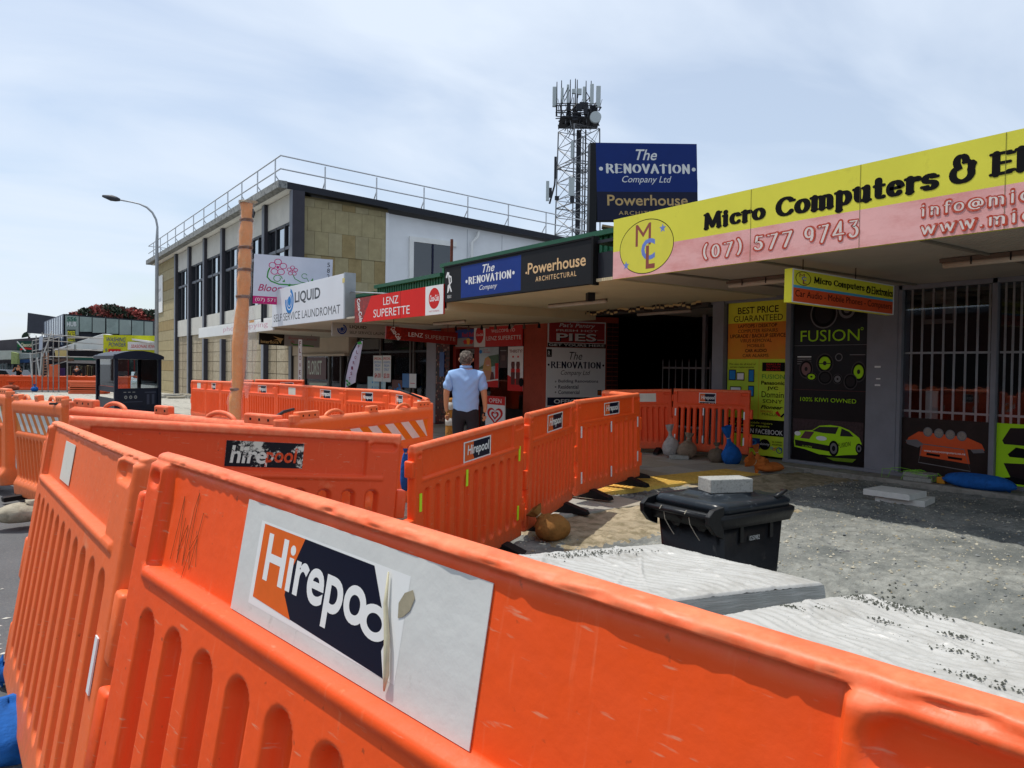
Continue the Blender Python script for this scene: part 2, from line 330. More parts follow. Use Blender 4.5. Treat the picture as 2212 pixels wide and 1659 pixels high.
# ---------------------------------------------------------------- orange plastic barriers
def plastic(name, h, fade='f08a5c', rough=.42):
    m = mat(name, h, rough, .07, 1.5, col2=fade, fac=(.64, .86), scale2=5, bump=.12, bscale=35, spec=.35)
    n = m.node_tree; b = n.nodes['Principled BSDF']; src = b.inputs['Base Color'].links[0].from_socket
    t = n.nodes.new('ShaderNodeTexCoord'); mp = n.nodes.new('ShaderNodeMapping'); mp.inputs['Scale'].default_value = (14, 14, 90); mp.inputs['Rotation'].default_value = (.3, .9, .4)
    z = n.nodes.new('ShaderNodeTexNoise'); z.inputs['Scale'].default_value = 1.6; z.inputs['Detail'].default_value = 3
    r = n.nodes.new('ShaderNodeMapRange'); r.inputs[1].default_value = .66; r.inputs[2].default_value = .74; r.inputs[4].default_value = .5
    x = n.nodes.new('ShaderNodeMixRGB'); x.inputs[2].default_value = (*lin('d9a080'), 1)
    n.links.new(t.outputs['Object'], mp.inputs[0]); n.links.new(mp.outputs[0], z.inputs['Vector']); n.links.new(z.outputs[0], r.inputs[0])
    n.links.new(r.outputs[0], x.inputs[0]); n.links.new(src, x.inputs[1])
    # grime specks
    z2 = n.nodes.new('ShaderNodeTexNoise'); z2.inputs['Scale'].default_value = 55; z2.inputs['Detail'].default_value = 4; n.links.new(t.outputs['Object'], z2.inputs['Vector'])
    r2 = n.nodes.new('ShaderNodeMapRange'); r2.inputs[1].default_value = .69; r2.inputs[2].default_value = .76; r2.inputs[4].default_value = .6; n.links.new(z2.outputs[0], r2.inputs[0])
    x2 = n.nodes.new('ShaderNodeMixRGB'); x2.inputs[2].default_value = (*lin('6b3a22'), 1); n.links.new(r2.outputs[0], x2.inputs[0]); n.links.new(x.outputs[0], x2.inputs[1])
    # chalky, knocked-about top rail and muddy foot
    sp = n.nodes.new('ShaderNodeSeparateXYZ'); n.links.new(t.outputs['Object'], sp.inputs[0])
    z3 = n.nodes.new('ShaderNodeTexNoise'); z3.inputs['Scale'].default_value = 22; z3.inputs['Detail'].default_value = 7; z3.inputs['Roughness'].default_value = .7; n.links.new(t.outputs['Object'], z3.inputs['Vector'])
    r3 = n.nodes.new('ShaderNodeMapRange'); r3.inputs[1].default_value = .945; r3.inputs[2].default_value = .965; r3.inputs[4].default_value = 1.0; n.links.new(sp.outputs[2], r3.inputs[0])
    r4 = n.nodes.new('ShaderNodeMapRange'); r4.inputs[1].default_value = .38; r4.inputs[2].default_value = .66; r4.inputs[3].default_value = .25; r4.inputs[4].default_value = .8; n.links.new(z3.outputs[0], r4.inputs[0])
    mu = n.nodes.new('ShaderNodeMath'); mu.operation = 'MULTIPLY'; n.links.new(r3.outputs[0], mu.inputs[0]); n.links.new(r4.outputs[0], mu.inputs[1])
    x3 = n.nodes.new('ShaderNodeMixRGB'); x3.inputs[2].default_value = (*lin('f08a60'), 1); n.links.new(mu.outputs[0], x3.inputs[0]); n.links.new(x2.outputs[0], x3.inputs[1])
    r5 = n.nodes.new('ShaderNodeMapRange'); r5.inputs[1].default_value = .22; r5.inputs[2].default_value = .0; r5.inputs[4].default_value = .8; n.links.new(sp.outputs[2], r5.inputs[0])
    m5 = n.nodes.new('ShaderNodeMath'); m5.operation = 'MULTIPLY'; n.links.new(r5.outputs[0], m5.inputs[0]); n.links.new(r4.outputs[0], m5.inputs[1])
    x5 = n.nodes.new('ShaderNodeMixRGB'); x5.inputs[2].default_value = (*lin('8c6a50'), 1); n.links.new(m5.outputs[0], x5.inputs[0]); n.links.new(x3.outputs[0], x5.inputs[1])
    # fine drag scratches, large soft sun-fade blotches
    mp6 = n.nodes.new('ShaderNodeMapping'); mp6.inputs['Scale'].default_value = (60, 60, 6); mp6.inputs['Rotation'].default_value = (.5, .2, .9); n.links.new(t.outputs['Object'], mp6.inputs[0])
    z6 = n.nodes.new('ShaderNodeTexNoise'); z6.inputs['Scale'].default_value = 1.3; z6.inputs['Detail'].default_value = 5; n.links.new(mp6.outputs[0], z6.inputs['Vector'])
    r6 = n.nodes.new('ShaderNodeMapRange'); r6.inputs[1].default_value = .62; r6.inputs[2].default_value = .78; r6.inputs[4].default_value = .28; n.links.new(z6.outputs[0], r6.inputs[0])
    x6 = n.nodes.new('ShaderNodeMixRGB'); x6.inputs[2].default_value = (*lin('f49468'), 1); n.links.new(r6.outputs[0], x6.inputs[0]); n.links.new(x5.outputs[0], x6.inputs[1])
    n.links.new(x6.outputs[0], b.inputs['Base Color'])
    rr_ = n.nodes.new('ShaderNodeMapRange'); rr_.inputs[1].default_value = .3; rr_.inputs[2].default_value = .7; rr_.inputs[3].default_value = rough-.06; rr_.inputs[4].default_value = rough+.2; n.links.new(z3.outputs[0], rr_.inputs[0]); n.links.new(rr_.outputs[0], b.inputs['Roughness'])
    return m
ORA = plastic('orange_barrier_plastic', 'f0551a'); ORB = plastic('faded_orange_plastic', 'ea7034', 'ea9a6c'); ORR = plastic('red_orange_plastic', 'ea5020'); ORX = plastic('worn_orange_plastic', 'e86830', 'dda07c', .5)
BL = 1.5
def sstep(a, b, x): t = np.clip((x-a)/(b-a), 0, 1); return t*t*(3-2*t)
def ribbed_arrays(res, through, hi):
    nx = int(round(BL/res)); nzz = int(round(1.0/res)); xs = np.linspace(0, BL, nx+1); zs = np.linspace(0, 1, nzz+1)
    X, Z = np.meshgrid(xs, zs, indexing='ij'); e = max(.006, res*.9)
    t = np.full_like(X, .034)
    # lower ribbed zone
    cx = np.array([.135+.1225*i for i in range(11)])
    d = np.full_like(X, 9.)
    for c in cx:
        z0, z1, hw = .115, .70, .032
        dz = np.where(Z < z0+hw, z0+hw-Z, np.where(Z > z1-hw, Z-(z1-hw), 0)); dd = np.sqrt((X-c)**2+dz**2)-hw; d = np.minimum(d, dd)
    blind = .004 if not through else .0012
    t = t-(t-blind)*sstep(e, -e*1.6, d)*(sstep(.10, .165, Z) if not through else 1)
    # plain upper band
    bx0, bx1, bz0, bz1 = .085, 1.315, .772, .957
    db = np.maximum(np.maximum(bx0-X, X-bx1), np.maximum(bz0-Z, Z-bz1))
    t = t-(.034-.014)*sstep(e*.6, -e*.6, db)*np.where(Z > .74, 1, 0)
    # ledge below band, rail above
    t = t+.007*sstep(.745, .755, Z)*sstep(.775, .768, Z)*sstep(.06, .09, X)*sstep(1.42, 1.40, X)
    t = t-.004*sstep(.948, .958, Z)
    # oval hand pockets at the ends of the band
    for a, b_, c_ in ((.02, .075, .925), (1.335, 1.47, .928)):
        dx = np.where(X < a+.02, a+.02-X, np.where(X > b_-.02, X-(b_-.02), 0)); hz = .012 if a < 1 else .022
        dd = np.sqrt(dx**2+(Z-c_)**2)-hz; t = t-.016*sstep(.006, -.008, dd)
    # roundings
    top = np.clip((Z-.972)/.028, 0, 1); t = t*np.sqrt(np.clip(1-top**2, .0, 1))
    en = np.clip(1-np.minimum(X, BL-X)/.02, 0, 1); t = t*np.sqrt(1-.75*en**2)
    bo = np.clip(1-Z/.02, 0, 1); t = t*np.sqrt(1-.7*bo**2)
    t = np.where(d < 9, t, t)
    bend = .0007*np.sin(X*4.1)+.0004*np.sin(X*9.7+1)
    if hi:
        rr = np.random.default_rng(3)
        k = rr.normal(size=(nx//3+3, 6)); jx = np.interp(np.arange(nx+1), np.arange(0, (nx//3+3)*3, 3), k[:, 0])
        t = t*(1-.22*sstep(.95, .958, Z))+.0003*jx[:, None]*sstep(.93, .96, Z)*sstep(1., .985, Z)
        for _ in range(70):
            xc, zc, sx_, sz_, am = rr.uniform(.1, 1.5), rr.uniform(.958, .985), rr.uniform(.004, .018), rr.uniform(.006, .016), rr.uniform(.0006, .0028)
            t = t-am*np.exp(-((X-xc)/sx_)**2-((Z-zc)/sz_)**2)
        t = np.maximum(t, .0008)
        Z = np.where(Z > .957, .963+(Z-.957)*(.016/.043), Z*.963/.957)
    drop = .012*sstep(1.30, 1.34, X)*np.clip((Z-.9)/.1, 0, 1)*0
    keep = None
    if through: keep = (d > -e*1.2)
    F = np.stack([X, -t+bend, Z-drop], -1); B = np.stack([X, t+bend, Z-drop], -1)
    return F, B, keep
def grid_mesh(name, F, B, keep):
    nx, nz = F.shape[:2]; V = np.concatenate([F.reshape(-1, 3), B.reshape(-1, 3)]); N = nx*nz
    I, J = np.meshgrid(np.arange(nx-1), np.arange(nz-1), indexing='ij'); a = (I*nz+J).ravel(); q = np.stack([a, a+nz, a+nz+1, a+1], 1)
    if keep is not None:
        kk = keep[:-1, :-1] | keep[1:, :-1] | keep[:-1, 1:] | keep[1:, 1:]; q = q[kk.ravel()]
    qb = q[:, ::-1]+N
    ed = []
    for i in range(nx-1): a = i*nz; b = (i+1)*nz; ed.append((b, a, a+N, b+N)); a += nz-1; b += nz-1; ed.append((a, b, b+N, a+N))
    for j in range(nz-1): a = j; b = j+1; ed.append((a, b, b+N, a+N)); a = (nx-1)*nz+j; b = a+1; ed.append((b, a, a+N, b+N))
    Q = np.concatenate([q, qb, np.array(ed)]).astype(np.int32)
    me = bpy.data.meshes.new(name); me.vertices.add(len(V)); me.vertices.foreach_set('co', V.astype(np.float32).ravel())
    me.loops.add(Q.size); me.loops.foreach_set('vertex_index', Q.ravel()); me.polygons.add(len(Q)); me.polygons.foreach_set('loop_start', np.arange(0, Q.size, 4, dtype=np.int32))
    me.polygons.foreach_set('use_smooth', np.ones(len(Q), bool)); me.update(calc_edges=True); me.validate(); return me
RM = {}
def ribbed_mesh(kind, m):
    k = (kind, m.name)
    if k not in RM:
        F, B, keep = ribbed_arrays(.005 if kind in ('hi', 'mid', 'midthrough') else .0125, 'through' in kind, kind == 'hi')
        if kind == 'dent':
            pass
        RM[k] = grid_mesh('ribbed_body', F, B, keep); RM[k].materials.append(m)
    return RM[k]
def place(o, PL, PR, H, L, lean=0.):
    "stand barrier o so that its top corners sit at PL and PR; lean in degrees away from the viewer"
    PL, PR = np.array(PL, float), np.array(PR, float); ex = PR-PL; ln = np.linalg.norm(ex); ex = ex/ln
    n = np.cross(ex, [0, 0, 1.]); n = n/np.linalg.norm(n); up0 = np.cross(n, ex); n = -n   # n points to local +y (away)
    ly = np.cross(up0, ex); up = up0*math.cos(R(lean))+ly*math.sin(R(lean)); ly = np.cross(up, ex)
    s = ln/L; org = PL-up*H
    o.matrix_world = Matrix(((ex[0]*s, ly[0], up[0], org[0]), (ex[1]*s, ly[1], up[1], org[1]), (ex[2]*s, ly[2], up[2], org[2]), (0, 0, 0, 1)))
    return o
def sticker(par, x0, x1, z0, z1, kind, y=-.0168, slant=0):
    m = signwhite if kind not in ('blank',) else mat('worn_white_sticker', 'd2d0c6', .55, .06, 6, col2='a8a498', fac=(.6, .8), scale2=30)
    q = Panel('', '', '', (x0, y, z0), (1, 0, slant), (0, 0, 1), x1-x0, z1-z0, m, .0015, parent=par, part='sticker'); q.n = np.array([0, -1., 0]); q.step = .0003
    if kind == 'blank': return q
    if kind in ('logo', 'logo2', 'torn'):
        z0_ = .38 if kind == 'logo2' else .07
        q.rect(.04, z0_, .96, .94, mat('sticker_navy', '10142c', .35, .1, 8, col2='e8e8e4', fac=(.72, .78) if kind != 'torn' else (.55, .6), scale2=25))
        q.poly([(.04, z0_), (.38, z0_), (.33, z0_+.25), (.35, .94), (.04, .94)], mat('sticker_orange', 'd8602a', .4, .1, 8, col2='d8c8bc', fac=(.66, .78), scale2=20))
        q.text('Hirepool', .13, z0_+.13*(1-z0_), .93, .8, signwhite, bold=.035, shear=.12)
        if kind == 'logo2': q.rect(.04, .04, .96, .33, black); q.text('1 15 15 15', .2, .1, .88, .28, signwhite, bold=.02)
    if kind == 'worn':
        wn_ = mat('worn_print', '17151c', .6, .2, 8, col2='d8d4c6', fac=(.52, .57), scale2=14)
        q.rect(0, 0, 1, 1, wn_); q.text('hire', .06, .13, .52, .82, mat('worn_letter_white', 'ddd9cd', .6, .05, 8, col2='2a262a', fac=(.58, .62), scale2=30), bold=.05, shear=.1)
        q.text('pool', .5, .02, .92, .8, mat('worn_letter_red', 'd84a22', .6, .05, 8, col2='ddd4c8', fac=(.56, .62), scale2=22), bold=.05, shear=.1)
    return q
def ribbed_barrier(label, PL, PR, mesh='mid', m=None, stick=None, tabs=None, lean=0., group='orange plastic barriers with ribbed panels', feet=True, lugs=True):
    m = m or ORA
    o = empty('plastic_barrier', (0, 0, 0), label, 'barrier', group)
    link('panel', ribbed_mesh(mesh, m), m, o)
    if lugs:
        for a, b, c, d in ((-.05, .005, .36, .52), (-.028, .005, .79, .9), (BL-.005, BL+.05, .55, .70), (BL-.005, BL+.05, .12, .28), (-.03, .005, .05, .2)):
            MB().box(a, b, -.034, .034, c, d).build('hinge_lug', m, o, bevel=.010, smooth=True)
        for x_, zz in ((-.02, .36), (BL+.02, .28)):
            MB().lathe((x_, 0, zz), [(.026, 0), (.026, .045), (.017, .045), (.015, .0)], 14).build('hinge_socket', m, o, smooth=False)
    if stick:
        for s_ in stick: sticker(o, *s_)
    for x, z, c in (tabs or []): MB().box(x-.013, x+.013, -.0385, -.035, z-.06, z+.06).build('reflector', c, o)
    if feet:
        for x in (.3, 1.2): MB().prism([(x-.05, -.28, -.065), (x-.05, .28, -.065), (x-.05, .26, -.03), (x-.05, .06, .03), (x-.05, -.06, .03), (x-.05, -.26, -.03)], (.1, 0, 0)).build('foot', rubber, o, bevel=.006)
    place(o, PL, PR, 1.0, BL, lean); return o
def D(x, y, d): return dep(x, y, d)
wt = mat('white_reflector', 'e4e4e6', .3, .03); yt = mat('yellow_green_reflector', 'c8f02a', .4, .03, emit=0)
# ---- the two near ones
b = ribbed_barrier('large near barrier crossing the bottom of the view with a big torn white sticker', (0, 0, 1), (1, 0, 1), 'hi', ORA, feet=False)
bx = [c for c in b.children if c.name.startswith('panel')][0]
big = Panel('', '', '', (.403, -.0168, .781), (1, 0, 0), (0, 0, 1), .557, .167, mat('white_vinyl', 'cfd0cc', .5, .05, 4, col2='9a9a92', fac=(.6, .82), scale2=26, bump=.25, bscale=14), .0012, parent=b, part='sticker'); big.n = np.array([0, -1., 0]); big.step = .00015
big.rect(.095, .13, .76, .86, signwhite); big.poly([(.115, .20), (.72, .13), (.70, .3), (.715, .42), (.685, .55), (.63, .84), (.115, .84)], mat('sticker_navy_deep', '0e1226', .3, .06)); big.poly([(.115, .20), (.32, .175), (.275, .34), (.28, .5), (.33, .84), (.115, .84)], mat('sticker_orange_near', 'dc6420', .4, .08, 20, col2='e0d0c0', fac=(.68, .76), scale2=60))
big.text('Hirepo', .15, .25, .625, .78, signwhite, bold=.03, res=6); big.oval(.662, .46, .055, .125, signwhite, inner=.52, n=28)
# the peeled curl of the torn edge and its grimy residue
SX0, SW = .403, .557
curl = MB().tube([(SX0+SW*.69, -.020, .787+.160*.84), (SX0+SW*.70, -.0215, .787+.160*.62), (SX0+SW*.725, -.0225, .787+.160*.4), (SX0+SW*.742, -.0225, .787+.160*.15), (SX0+SW*.735, -.019, .787+.160*.03)], [.001, .0025, .0035, .0035, .001], 8).build('peeled_edge', mat('peeled_vinyl', 'c8c2a4', .5, .15, 30), b, smooth=True)
big.poly([(.735, .66), (.75, .74), (.775, .78), (.785, .73), (.775, .64), (.755, .58), (.74, .56)], mat('glue_residue', '9a927c', .6, .2, 40), 'residue')
tagm = mat('faded_scribble', '8a6238', .6, .25, 40)
for pts in ([(.14, .80), (.15, .87), (.155, .915), (.165, .85), (.17, .80), (.175, .88)], [(.165, .82), (.19, .87), (.195, .80), (.205, .9), (.215, .93), (.212, .83), (.235, .86), (.25, .81)], [(.20, .78), (.215, .83), (.225, .80), (.245, .90), (.26, .9)]):
    MB().tube([(a, -.0152, c) for a, c in pts], .00045, 4).build('scribble', tagm, b)
place(b, (.3014, 1.5799, 1.2982), (.3014+.1550*1.5, 1.5799-.9877*1.5, 1.2982-.0197*1.5), 1.0, BL, 9.5)
b = ribbed_barrier('near left barrier seen end-on with a blank white sticker and dented band', (0, 0, 1), (1, 0, 1), 'hi', ORX, stick=[(.40, .60, .80, .93, 'blank')], tabs=[(1.43, .52, wt)], feet=False)
place(b, D(128, 898, 2.95), D(338, 968, 1.62), 1.0, BL, 9)
ribbed_barrier('barrier with a scratched black and white rental sticker behind the near ones', D(150, 897, 3.3), D(866, 938, 4.05), 'midthrough', ORR, stick=[(.64, 1.0, .80, .925, 'worn')], feet=False, tabs=[(1.40, .5, mat('amber_reflector', 'e0a030', .4, .05))])
ribbed_barrier('barrier with big rental sticker and yellow-green tabs, nearest of the middle row', D(888, 962, 4.75), D(1127, 899, 6.1), 'mid', ORA, stick=[(.60, .98, .775, .925, 'logo')], tabs=[(.06, .62, yt), (.62, .67, yt), (1.41, .71, yt), (1.41, .22, yt)], lean=-3)
ribbed_barrier('barrier with tall rental sticker, second of the middle row by the brown sandbag', D(1139, 891, 6.2), D(1239, 867, 7.55), 'mid', ORA, stick=[(.55, 1.05, .775, .935, 'logo')], lean=-2)
ribbed_barrier('barrier with torn sticker and white tabs, last of the middle row on the pavers', D(1241, 864, 7.75), D(1378, 848, 8.95), 'mid', ORA, stick=[(.62, .98, .79, .93, 'torn')], tabs=[(.08, .66, wt), (.08, .18, wt), (.75, .66, wt), (.75, .16, wt), (1.42, .66, wt), (1.42, .25, wt)])
ribbed_barrier('barrier seen almost end-on at the corner of the walled-off shopfront', D(1304, 843, 10.5), D(1376, 850, 9.05), 'mid', ORA, feet=True)
ribbed_barrier('shaded barrier with a blank cream sticker beside the alley', D(1303, 842, 12.9), D(1452, 840, 12.4), 'mid', ORR, stick=[(.8, 1.16, .79, .93, 'blank')])
ribbed_barrier('shaded barrier with open slots and numbered sticker before the price poster', D(1456, 839, 12.25), D(1622, 843, 11.6), 'midthrough', ORR, stick=[(.52, .85, .72, .94, 'logo2')], tabs=[(.06, .62, wt), (.06, .2, wt), (.62, .64, wt), (.62, .2, wt), (1.4, .6, wt), (1.4, .2, wt)], lean=3)
# ---- row by the florist and laundromat
row = [(415, 821, 20.8), (447, 822, 19.6), (478, 823, 18.7), (537, 825.5, 17.5), (600, 828, 16.2), (665, 832, 15.0), (746, 838, 13.9), (842, 842, 12.95), (891, 849, 12.1), (925, 860, 11.3)]
rl = [('far left end barrier of the back row with a small white sticker', 'blank'), ('back row barrier with dark sticker left of the wrapped pole', 'logo'), ('back row barrier half hidden behind the wrapped pole', None), ('back row barrier just right of the wrapped pole', 'logo'),
      ('back row barrier with square blank white sticker', 'blank'), ('back row barrier in front of the florist door flag', 'logo'), ('back row barrier with numbered sticker before the laundromat', 'logo2'), ('short turning barrier with sticker near the striped barrier', 'torn'), ('last back row barrier turning towards the street', 'blank')]
for i in range(9):
    st = rl[i][1]; sp = {'logo': (.55, .98, .76, .94, 'logo'), 'blank': (.6, .95, .78, .93, 'blank'), 'logo2': (.6, .98, .68, .94, 'logo2'), 'torn': (.5, .95, .76, .94, 'torn')}.get(st)
    ribbed_barrier(rl[i][0], D(*row[i]), D(*row[i+1]), 'low', ORA, stick=[sp] if sp else None, group='orange barriers along the shops')
ribbed_barrier('deep red-orange barrier behind the back row under the florist sign', D(552, 819.5, 19.5), D(657, 820.5, 18.6), 'low', ORR, stick=[(.8, 1.2, .76, .93, 'torn')], group='orange barriers along the shops')
ribbed_barrier('deep red-orange barrier end showing behind the wrapped pole', D(500, 820, 21.0), D(548, 820.5, 19.9), 'low', ORR, group='orange barriers along the shops')

# ---- water-filled barriers with loop handles
TL_ = 2.1
def loop_mesh():
    res = .0125; nx, nzz = int(TL_/res), 80; xs = np.linspace(0, TL_, nx+1); zs = np.linspace(0, 1, nzz+1); X, Z = np.meshgrid(xs, zs, indexing='ij')
    t = .05+.045*sstep(.2, .1, Z)
    d = np.full_like(X, 9.)
    for i in range(13):
        c = .19+.1433*i; hw = .038; z0, z1 = .16, .60; dz = np.where(Z < z0+hw, z0+hw-Z, np.where(Z > z1-hw, Z-(z1-hw), 0)); d = np.minimum(d, np.sqrt((X-c)**2+dz**2)-hw)
    t = t-(t-.006)*sstep(.012, -.012, d)
    db = np.maximum(np.maximum(.11-X, X-(TL_-.11)), np.maximum(.66-Z, Z-.87)); t = t-.014*sstep(.012, -.012, db)
    top = np.clip((Z-.94)/.06, 0, 1); t = t*np.sqrt(np.clip(1-.9*top**2, 0, 1))
    en = np.clip(1-np.minimum(X, TL_-X)/.03, 0, 1); t = t*np.sqrt(1-.8*en**2)
    Zd = Z-.03*sstep(.12, .2, X)*sstep(TL_-.12, TL_-.2, X)*0
    return grid_mesh('loop_body', np.stack([X, -t, Zd], -1), np.stack([X, t, Zd], -1), None)
_lm = {}
def half_ring(cx, r0=.105, w=.017):
    return MB().tube([(cx+r0*math.cos(a)*1.15, 0, .975+r0*.62*math.sin(a)) for a in np.linspace(-.25, math.pi+.25, 15)], w, 8)
hz_w = mat('reflective_white', 'dcdcd8', .35, .08, 10, col2='a8a49a', fac=(.66, .8), scale2=14); hz_o = mat('reflective_amber', 'e07a1e', .35, .1, 10, col2='c8600e', fac=(.6, .75), scale2=10)
def loop_barrier(label, PL, PR, m=None, flip=False, stripes=True, lean=0, group='orange barriers with loop handles', strap=None, detail=True, phase=0, cone=False):
    m = m or ORB
    if m.name not in _lm: _lm[m.name] = loop_mesh(); _lm[m.name].materials.append(m)
    o = empty('handled_barrier', (0, 0, 0), label, 'barrier', group); link('panel', _lm[m.name], m, o)
    for cx in (.52, 1.58): half_ring(cx).build('handle_loop', m, o, smooth=True)
    for cx, w in ((.17, .13), (1.05, .07), (1.93, .13)):
        MB().box(cx-w, cx+w, -.03, .03, .985, 1.055).build('connector_block', m, o, bevel=.012)
        if detail:
            for k in ((-1, 0, 1) if w > .1 else (-.6, .6)): MB().box(cx+k*.07-.007, cx+k*.07+.007, -.0305, .0305, 1.012, 1.028).build('bolt_hole', black, o)
    for cx in (.03, TL_-.03): MB().lathe((cx, 0, .97), [(.045, 0), (.045, .05), (.04, .06)], 12).build('end_knuckle', m, o, smooth=False)
    if stripes:
        p = Panel('', '', '', (.12, -.0375, .675), (1, 0, 0), (0, 0, 1), TL_-.24, .185, hz_o, .001, parent=o, part='striped_panel'); p.n = np.array([0, -1., 0])
        n = 7; p.step = 0.0; 
        for i in range(n):
            a = (i+.12)/n; s_ = -.115 if not flip else .06; p.k = 0
            pts = [(a, 1), (a+.075, 1), (a+.075-s_, 0), (a-s_, 0)]; pts = [(min(max(q[0], 0), 1), q[1]) for q in pts]
            MB().add([(.12+u*(TL_-.24), -.0385, .675+v*.185) for u, v in pts], [(0, 1, 2, 3)]).build('stripe', hz_w, p.board, fix=False)
    if detail:
        for x in (.35, 1.75): MB().box(x-.06, x+.06, -.26, .26, -.03, .02).build('foot', rubber, o, bevel=.01)
    place(o, PL, PR, 1.0, TL_, lean); return o
loop_barrier('faded striped barrier cut by the left edge of the view', D(-95, 838, 10.0), D(24, 851, 8.2))
loop_barrier('faded striped barrier with white and amber stripes at far left', D(34, 862, 8.0), D(146, 869, 6.75), lean=-4)
loop_barrier('handled barrier running behind the near ones, top edge with loops showing', D(158, 874, 6.3), D(616, 917, 4.75), ORR, stripes=False)
loop_barrier('striped barrier with broad white stripes in the middle of the footpath', D(630, 905, 6.2), D(930, 876, 8.35), ORB, lean=0)
# black straps tying the tops together
strapm = mat('black_strap', '121214', .45, .1)
for lab, pts in (('black strap tied across the barrier tops at left', [D(108, 872, 6.9), D(150, 872, 6.8), D(195, 874, 6.2)]), ('black strap slanting over the middle barrier tops', [D(583, 909, 4.8), D(612, 890, 5.4), D(634, 884, 6.1)]), ('black strap hanging on the last striped barrier end', [D(862, 842, 8.4), D(885, 850, 8.2), D(912, 861, 8.2)]), ('short black tie round the far left barrier', [D(27, 855, 8.1), D(42, 856, 7.9)])):
    tag(MB().tube(pts, .012, 6).build('strap', strapm), lab, 'strap')
# far row across the intersection
fx = [(-60, 810), (10, 811), (83, 812), (153, 812.5), (220, 813), (289, 813.5), (345, 814)]
fl = ['far barrier at the left edge of the view', 'far barrier with bottles of water seen through its slots', 'far barrier below the orange board', 'far barrier behind the flat stack', 'far barrier seen through the kiosk glass', 'far barrier at the right end of the far row']
for i in range(6): loop_barrier(fl[i], D(*fx[i], 52), D(*fx[i+1], 52), ORA, stripes=False, detail=False, group='far barriers across the intersection')
for i in range(7):
    z = -.55+.13*i; o = empty('stacked_barrier', (0, 0, 0), ['lowest', 'second lowest', 'third', 'fourth', 'fifth', 'sixth', 'topmost'][i]+' barrier in the flat stack by the kiosk', 'barrier', 'orange barriers laid flat in a stack')
    me = _lm[ORA.name]; link('panel', me, ORA, o); P = dep(150+random.uniform(-4, 4), 842, 46); Q = dep(222, 842, 46); ex = Q-P; ex[2] = 0; ex /= np.linalg.norm(ex); yv = np.cross([0, 0, 1.], ex)
    s = .98; org = P; o.matrix_world = Matrix(((ex[0]*s, 0, yv[0], org[0]), (ex[1]*s, 0, yv[1], org[1]), (0, -1, 0, z), (0, 0, 0, 1)))
# ---------------------------------------------------------------- ground
def sheet(name, xs, ys, fz, m, smooth=True):
    xs, ys = np.array(xs), np.array(ys); V = [(x, y, fz(x, y)) for x in xs for y in ys]; n = len(ys)
    Fc = [(i*n+j, (i+1)*n+j, (i+1)*n+j+1, i*n+j+1) for i in range(len(xs)-1) for j in range(n-1)]
    me = bpy.data.meshes.new(name); me.from_pydata(V, [], Fc); me.polygons.foreach_set('use_smooth', [smooth]*len(Fc)); me.update(); return struct(link(name, me, m))
asphalt = mat('asphalt', '5d5e60', .85, .16, 1.2, col2='7a7872', fac=(.5, .72), scale2=60, bump=.8, bscale=160)
sheet('road', [-500, -150, -60, -30]+list(np.arange(-16, 12.6, .4))+[20, 60, 150, 500], [-300, -60, -20]+list(np.arange(-8, 64, .5))+[80, 120, 200, 500, 900], G, asphalt)
gravel = mat('crushed_gravel', '83847e', .95, .34, 14, col2='626562', fac=(.44, .6), scale2=1.3, bump=1., bscale=45)
ngr = gravel.node_tree; 
def gn(x, y):
    h = .012*math.sin(x*3.1+y*1.7)*math.sin(y*2.3-x)+.006*math.sin(x*11+y*7)*math.sin(y*13-x*4)
    h -= .05*math.exp(-((x-6.2)**2/.5+(y-1.2)**2/2.5))*-1
    return h
GR = rng.normal(size=(400, 600))*.005
def gz(x, y): return G(x, y)+.014+gn(x, y)+GR[int(x*28) % 400, int(y*28+600) % 600]
sheet('gravel_bed', np.arange(1.75, 9.62, .036), np.arange(-3, 6.9, .04), gz, gravel)
# loose stones on the gravel
V = []; Fc = []
cols = [mat('pale_stone', 'b0aa98', .9, .2, 20), mat('grey_stone', '7c7e7c', .9, .2, 20), mat('tan_stone', '968c74', .9, .2, 20)]
for ci, m in enumerate(cols):
    N = (9000, 9000, 3500)[ci]; X = rng.uniform(2.0, 9.5, N); Y = rng.uniform(-1.5, 6.7, N); S = rng.lognormal(-5.0, .5, N).clip(.003, .026)
    base = np.array([(1, 0, 0), (0, 1, 0), (-1, 0, 0), (0, -1, 0), (0, 0, .7), (0, 0, -.4)])
    A = rng.uniform(0, 6.28, N); jit = rng.uniform(.6, 1.3, (N, 6, 1)); B = base[None]*jit
    c, s = np.cos(A), np.sin(A); Bx = B[..., 0]*c[:, None]-B[..., 1]*s[:, None]; By = B[..., 0]*s[:, None]+B[..., 1]*c[:, None]
    Z = np.array([gz(x, y) for x, y in zip(X, Y)])
    P = np.stack([Bx*S[:, None]+X[:, None], By*S[:, None]+Y[:, None], B[..., 2]*S[:, None]+Z[:, None]], -1).reshape(-1, 3)
    T = np.array([(0, 1, 4), (1, 2, 4), (2, 3, 4), (3, 0, 4), (1, 0, 5), (2, 1, 5), (3, 2, 5), (0, 3, 5)])[None]+6*np.arange(N)[:, None, None]
    me = bpy.data.meshes.new('loose_stones'); me.from_pydata(P.tolist(), [], T.reshape(-1, 3).tolist()); o = link('loose_stones', me, m); o['kind'] = 'stuff'
    tag(o, ['pale', 'grey', 'tan'][ci]+' loose stones scattered over the gravel bed', 'stones')
dirt = mat('sandy_dirt', '9e927a', .95, .25, 3, col2='7a7058', fac=(.45, .6), scale2=7, bump=1, bscale=50)
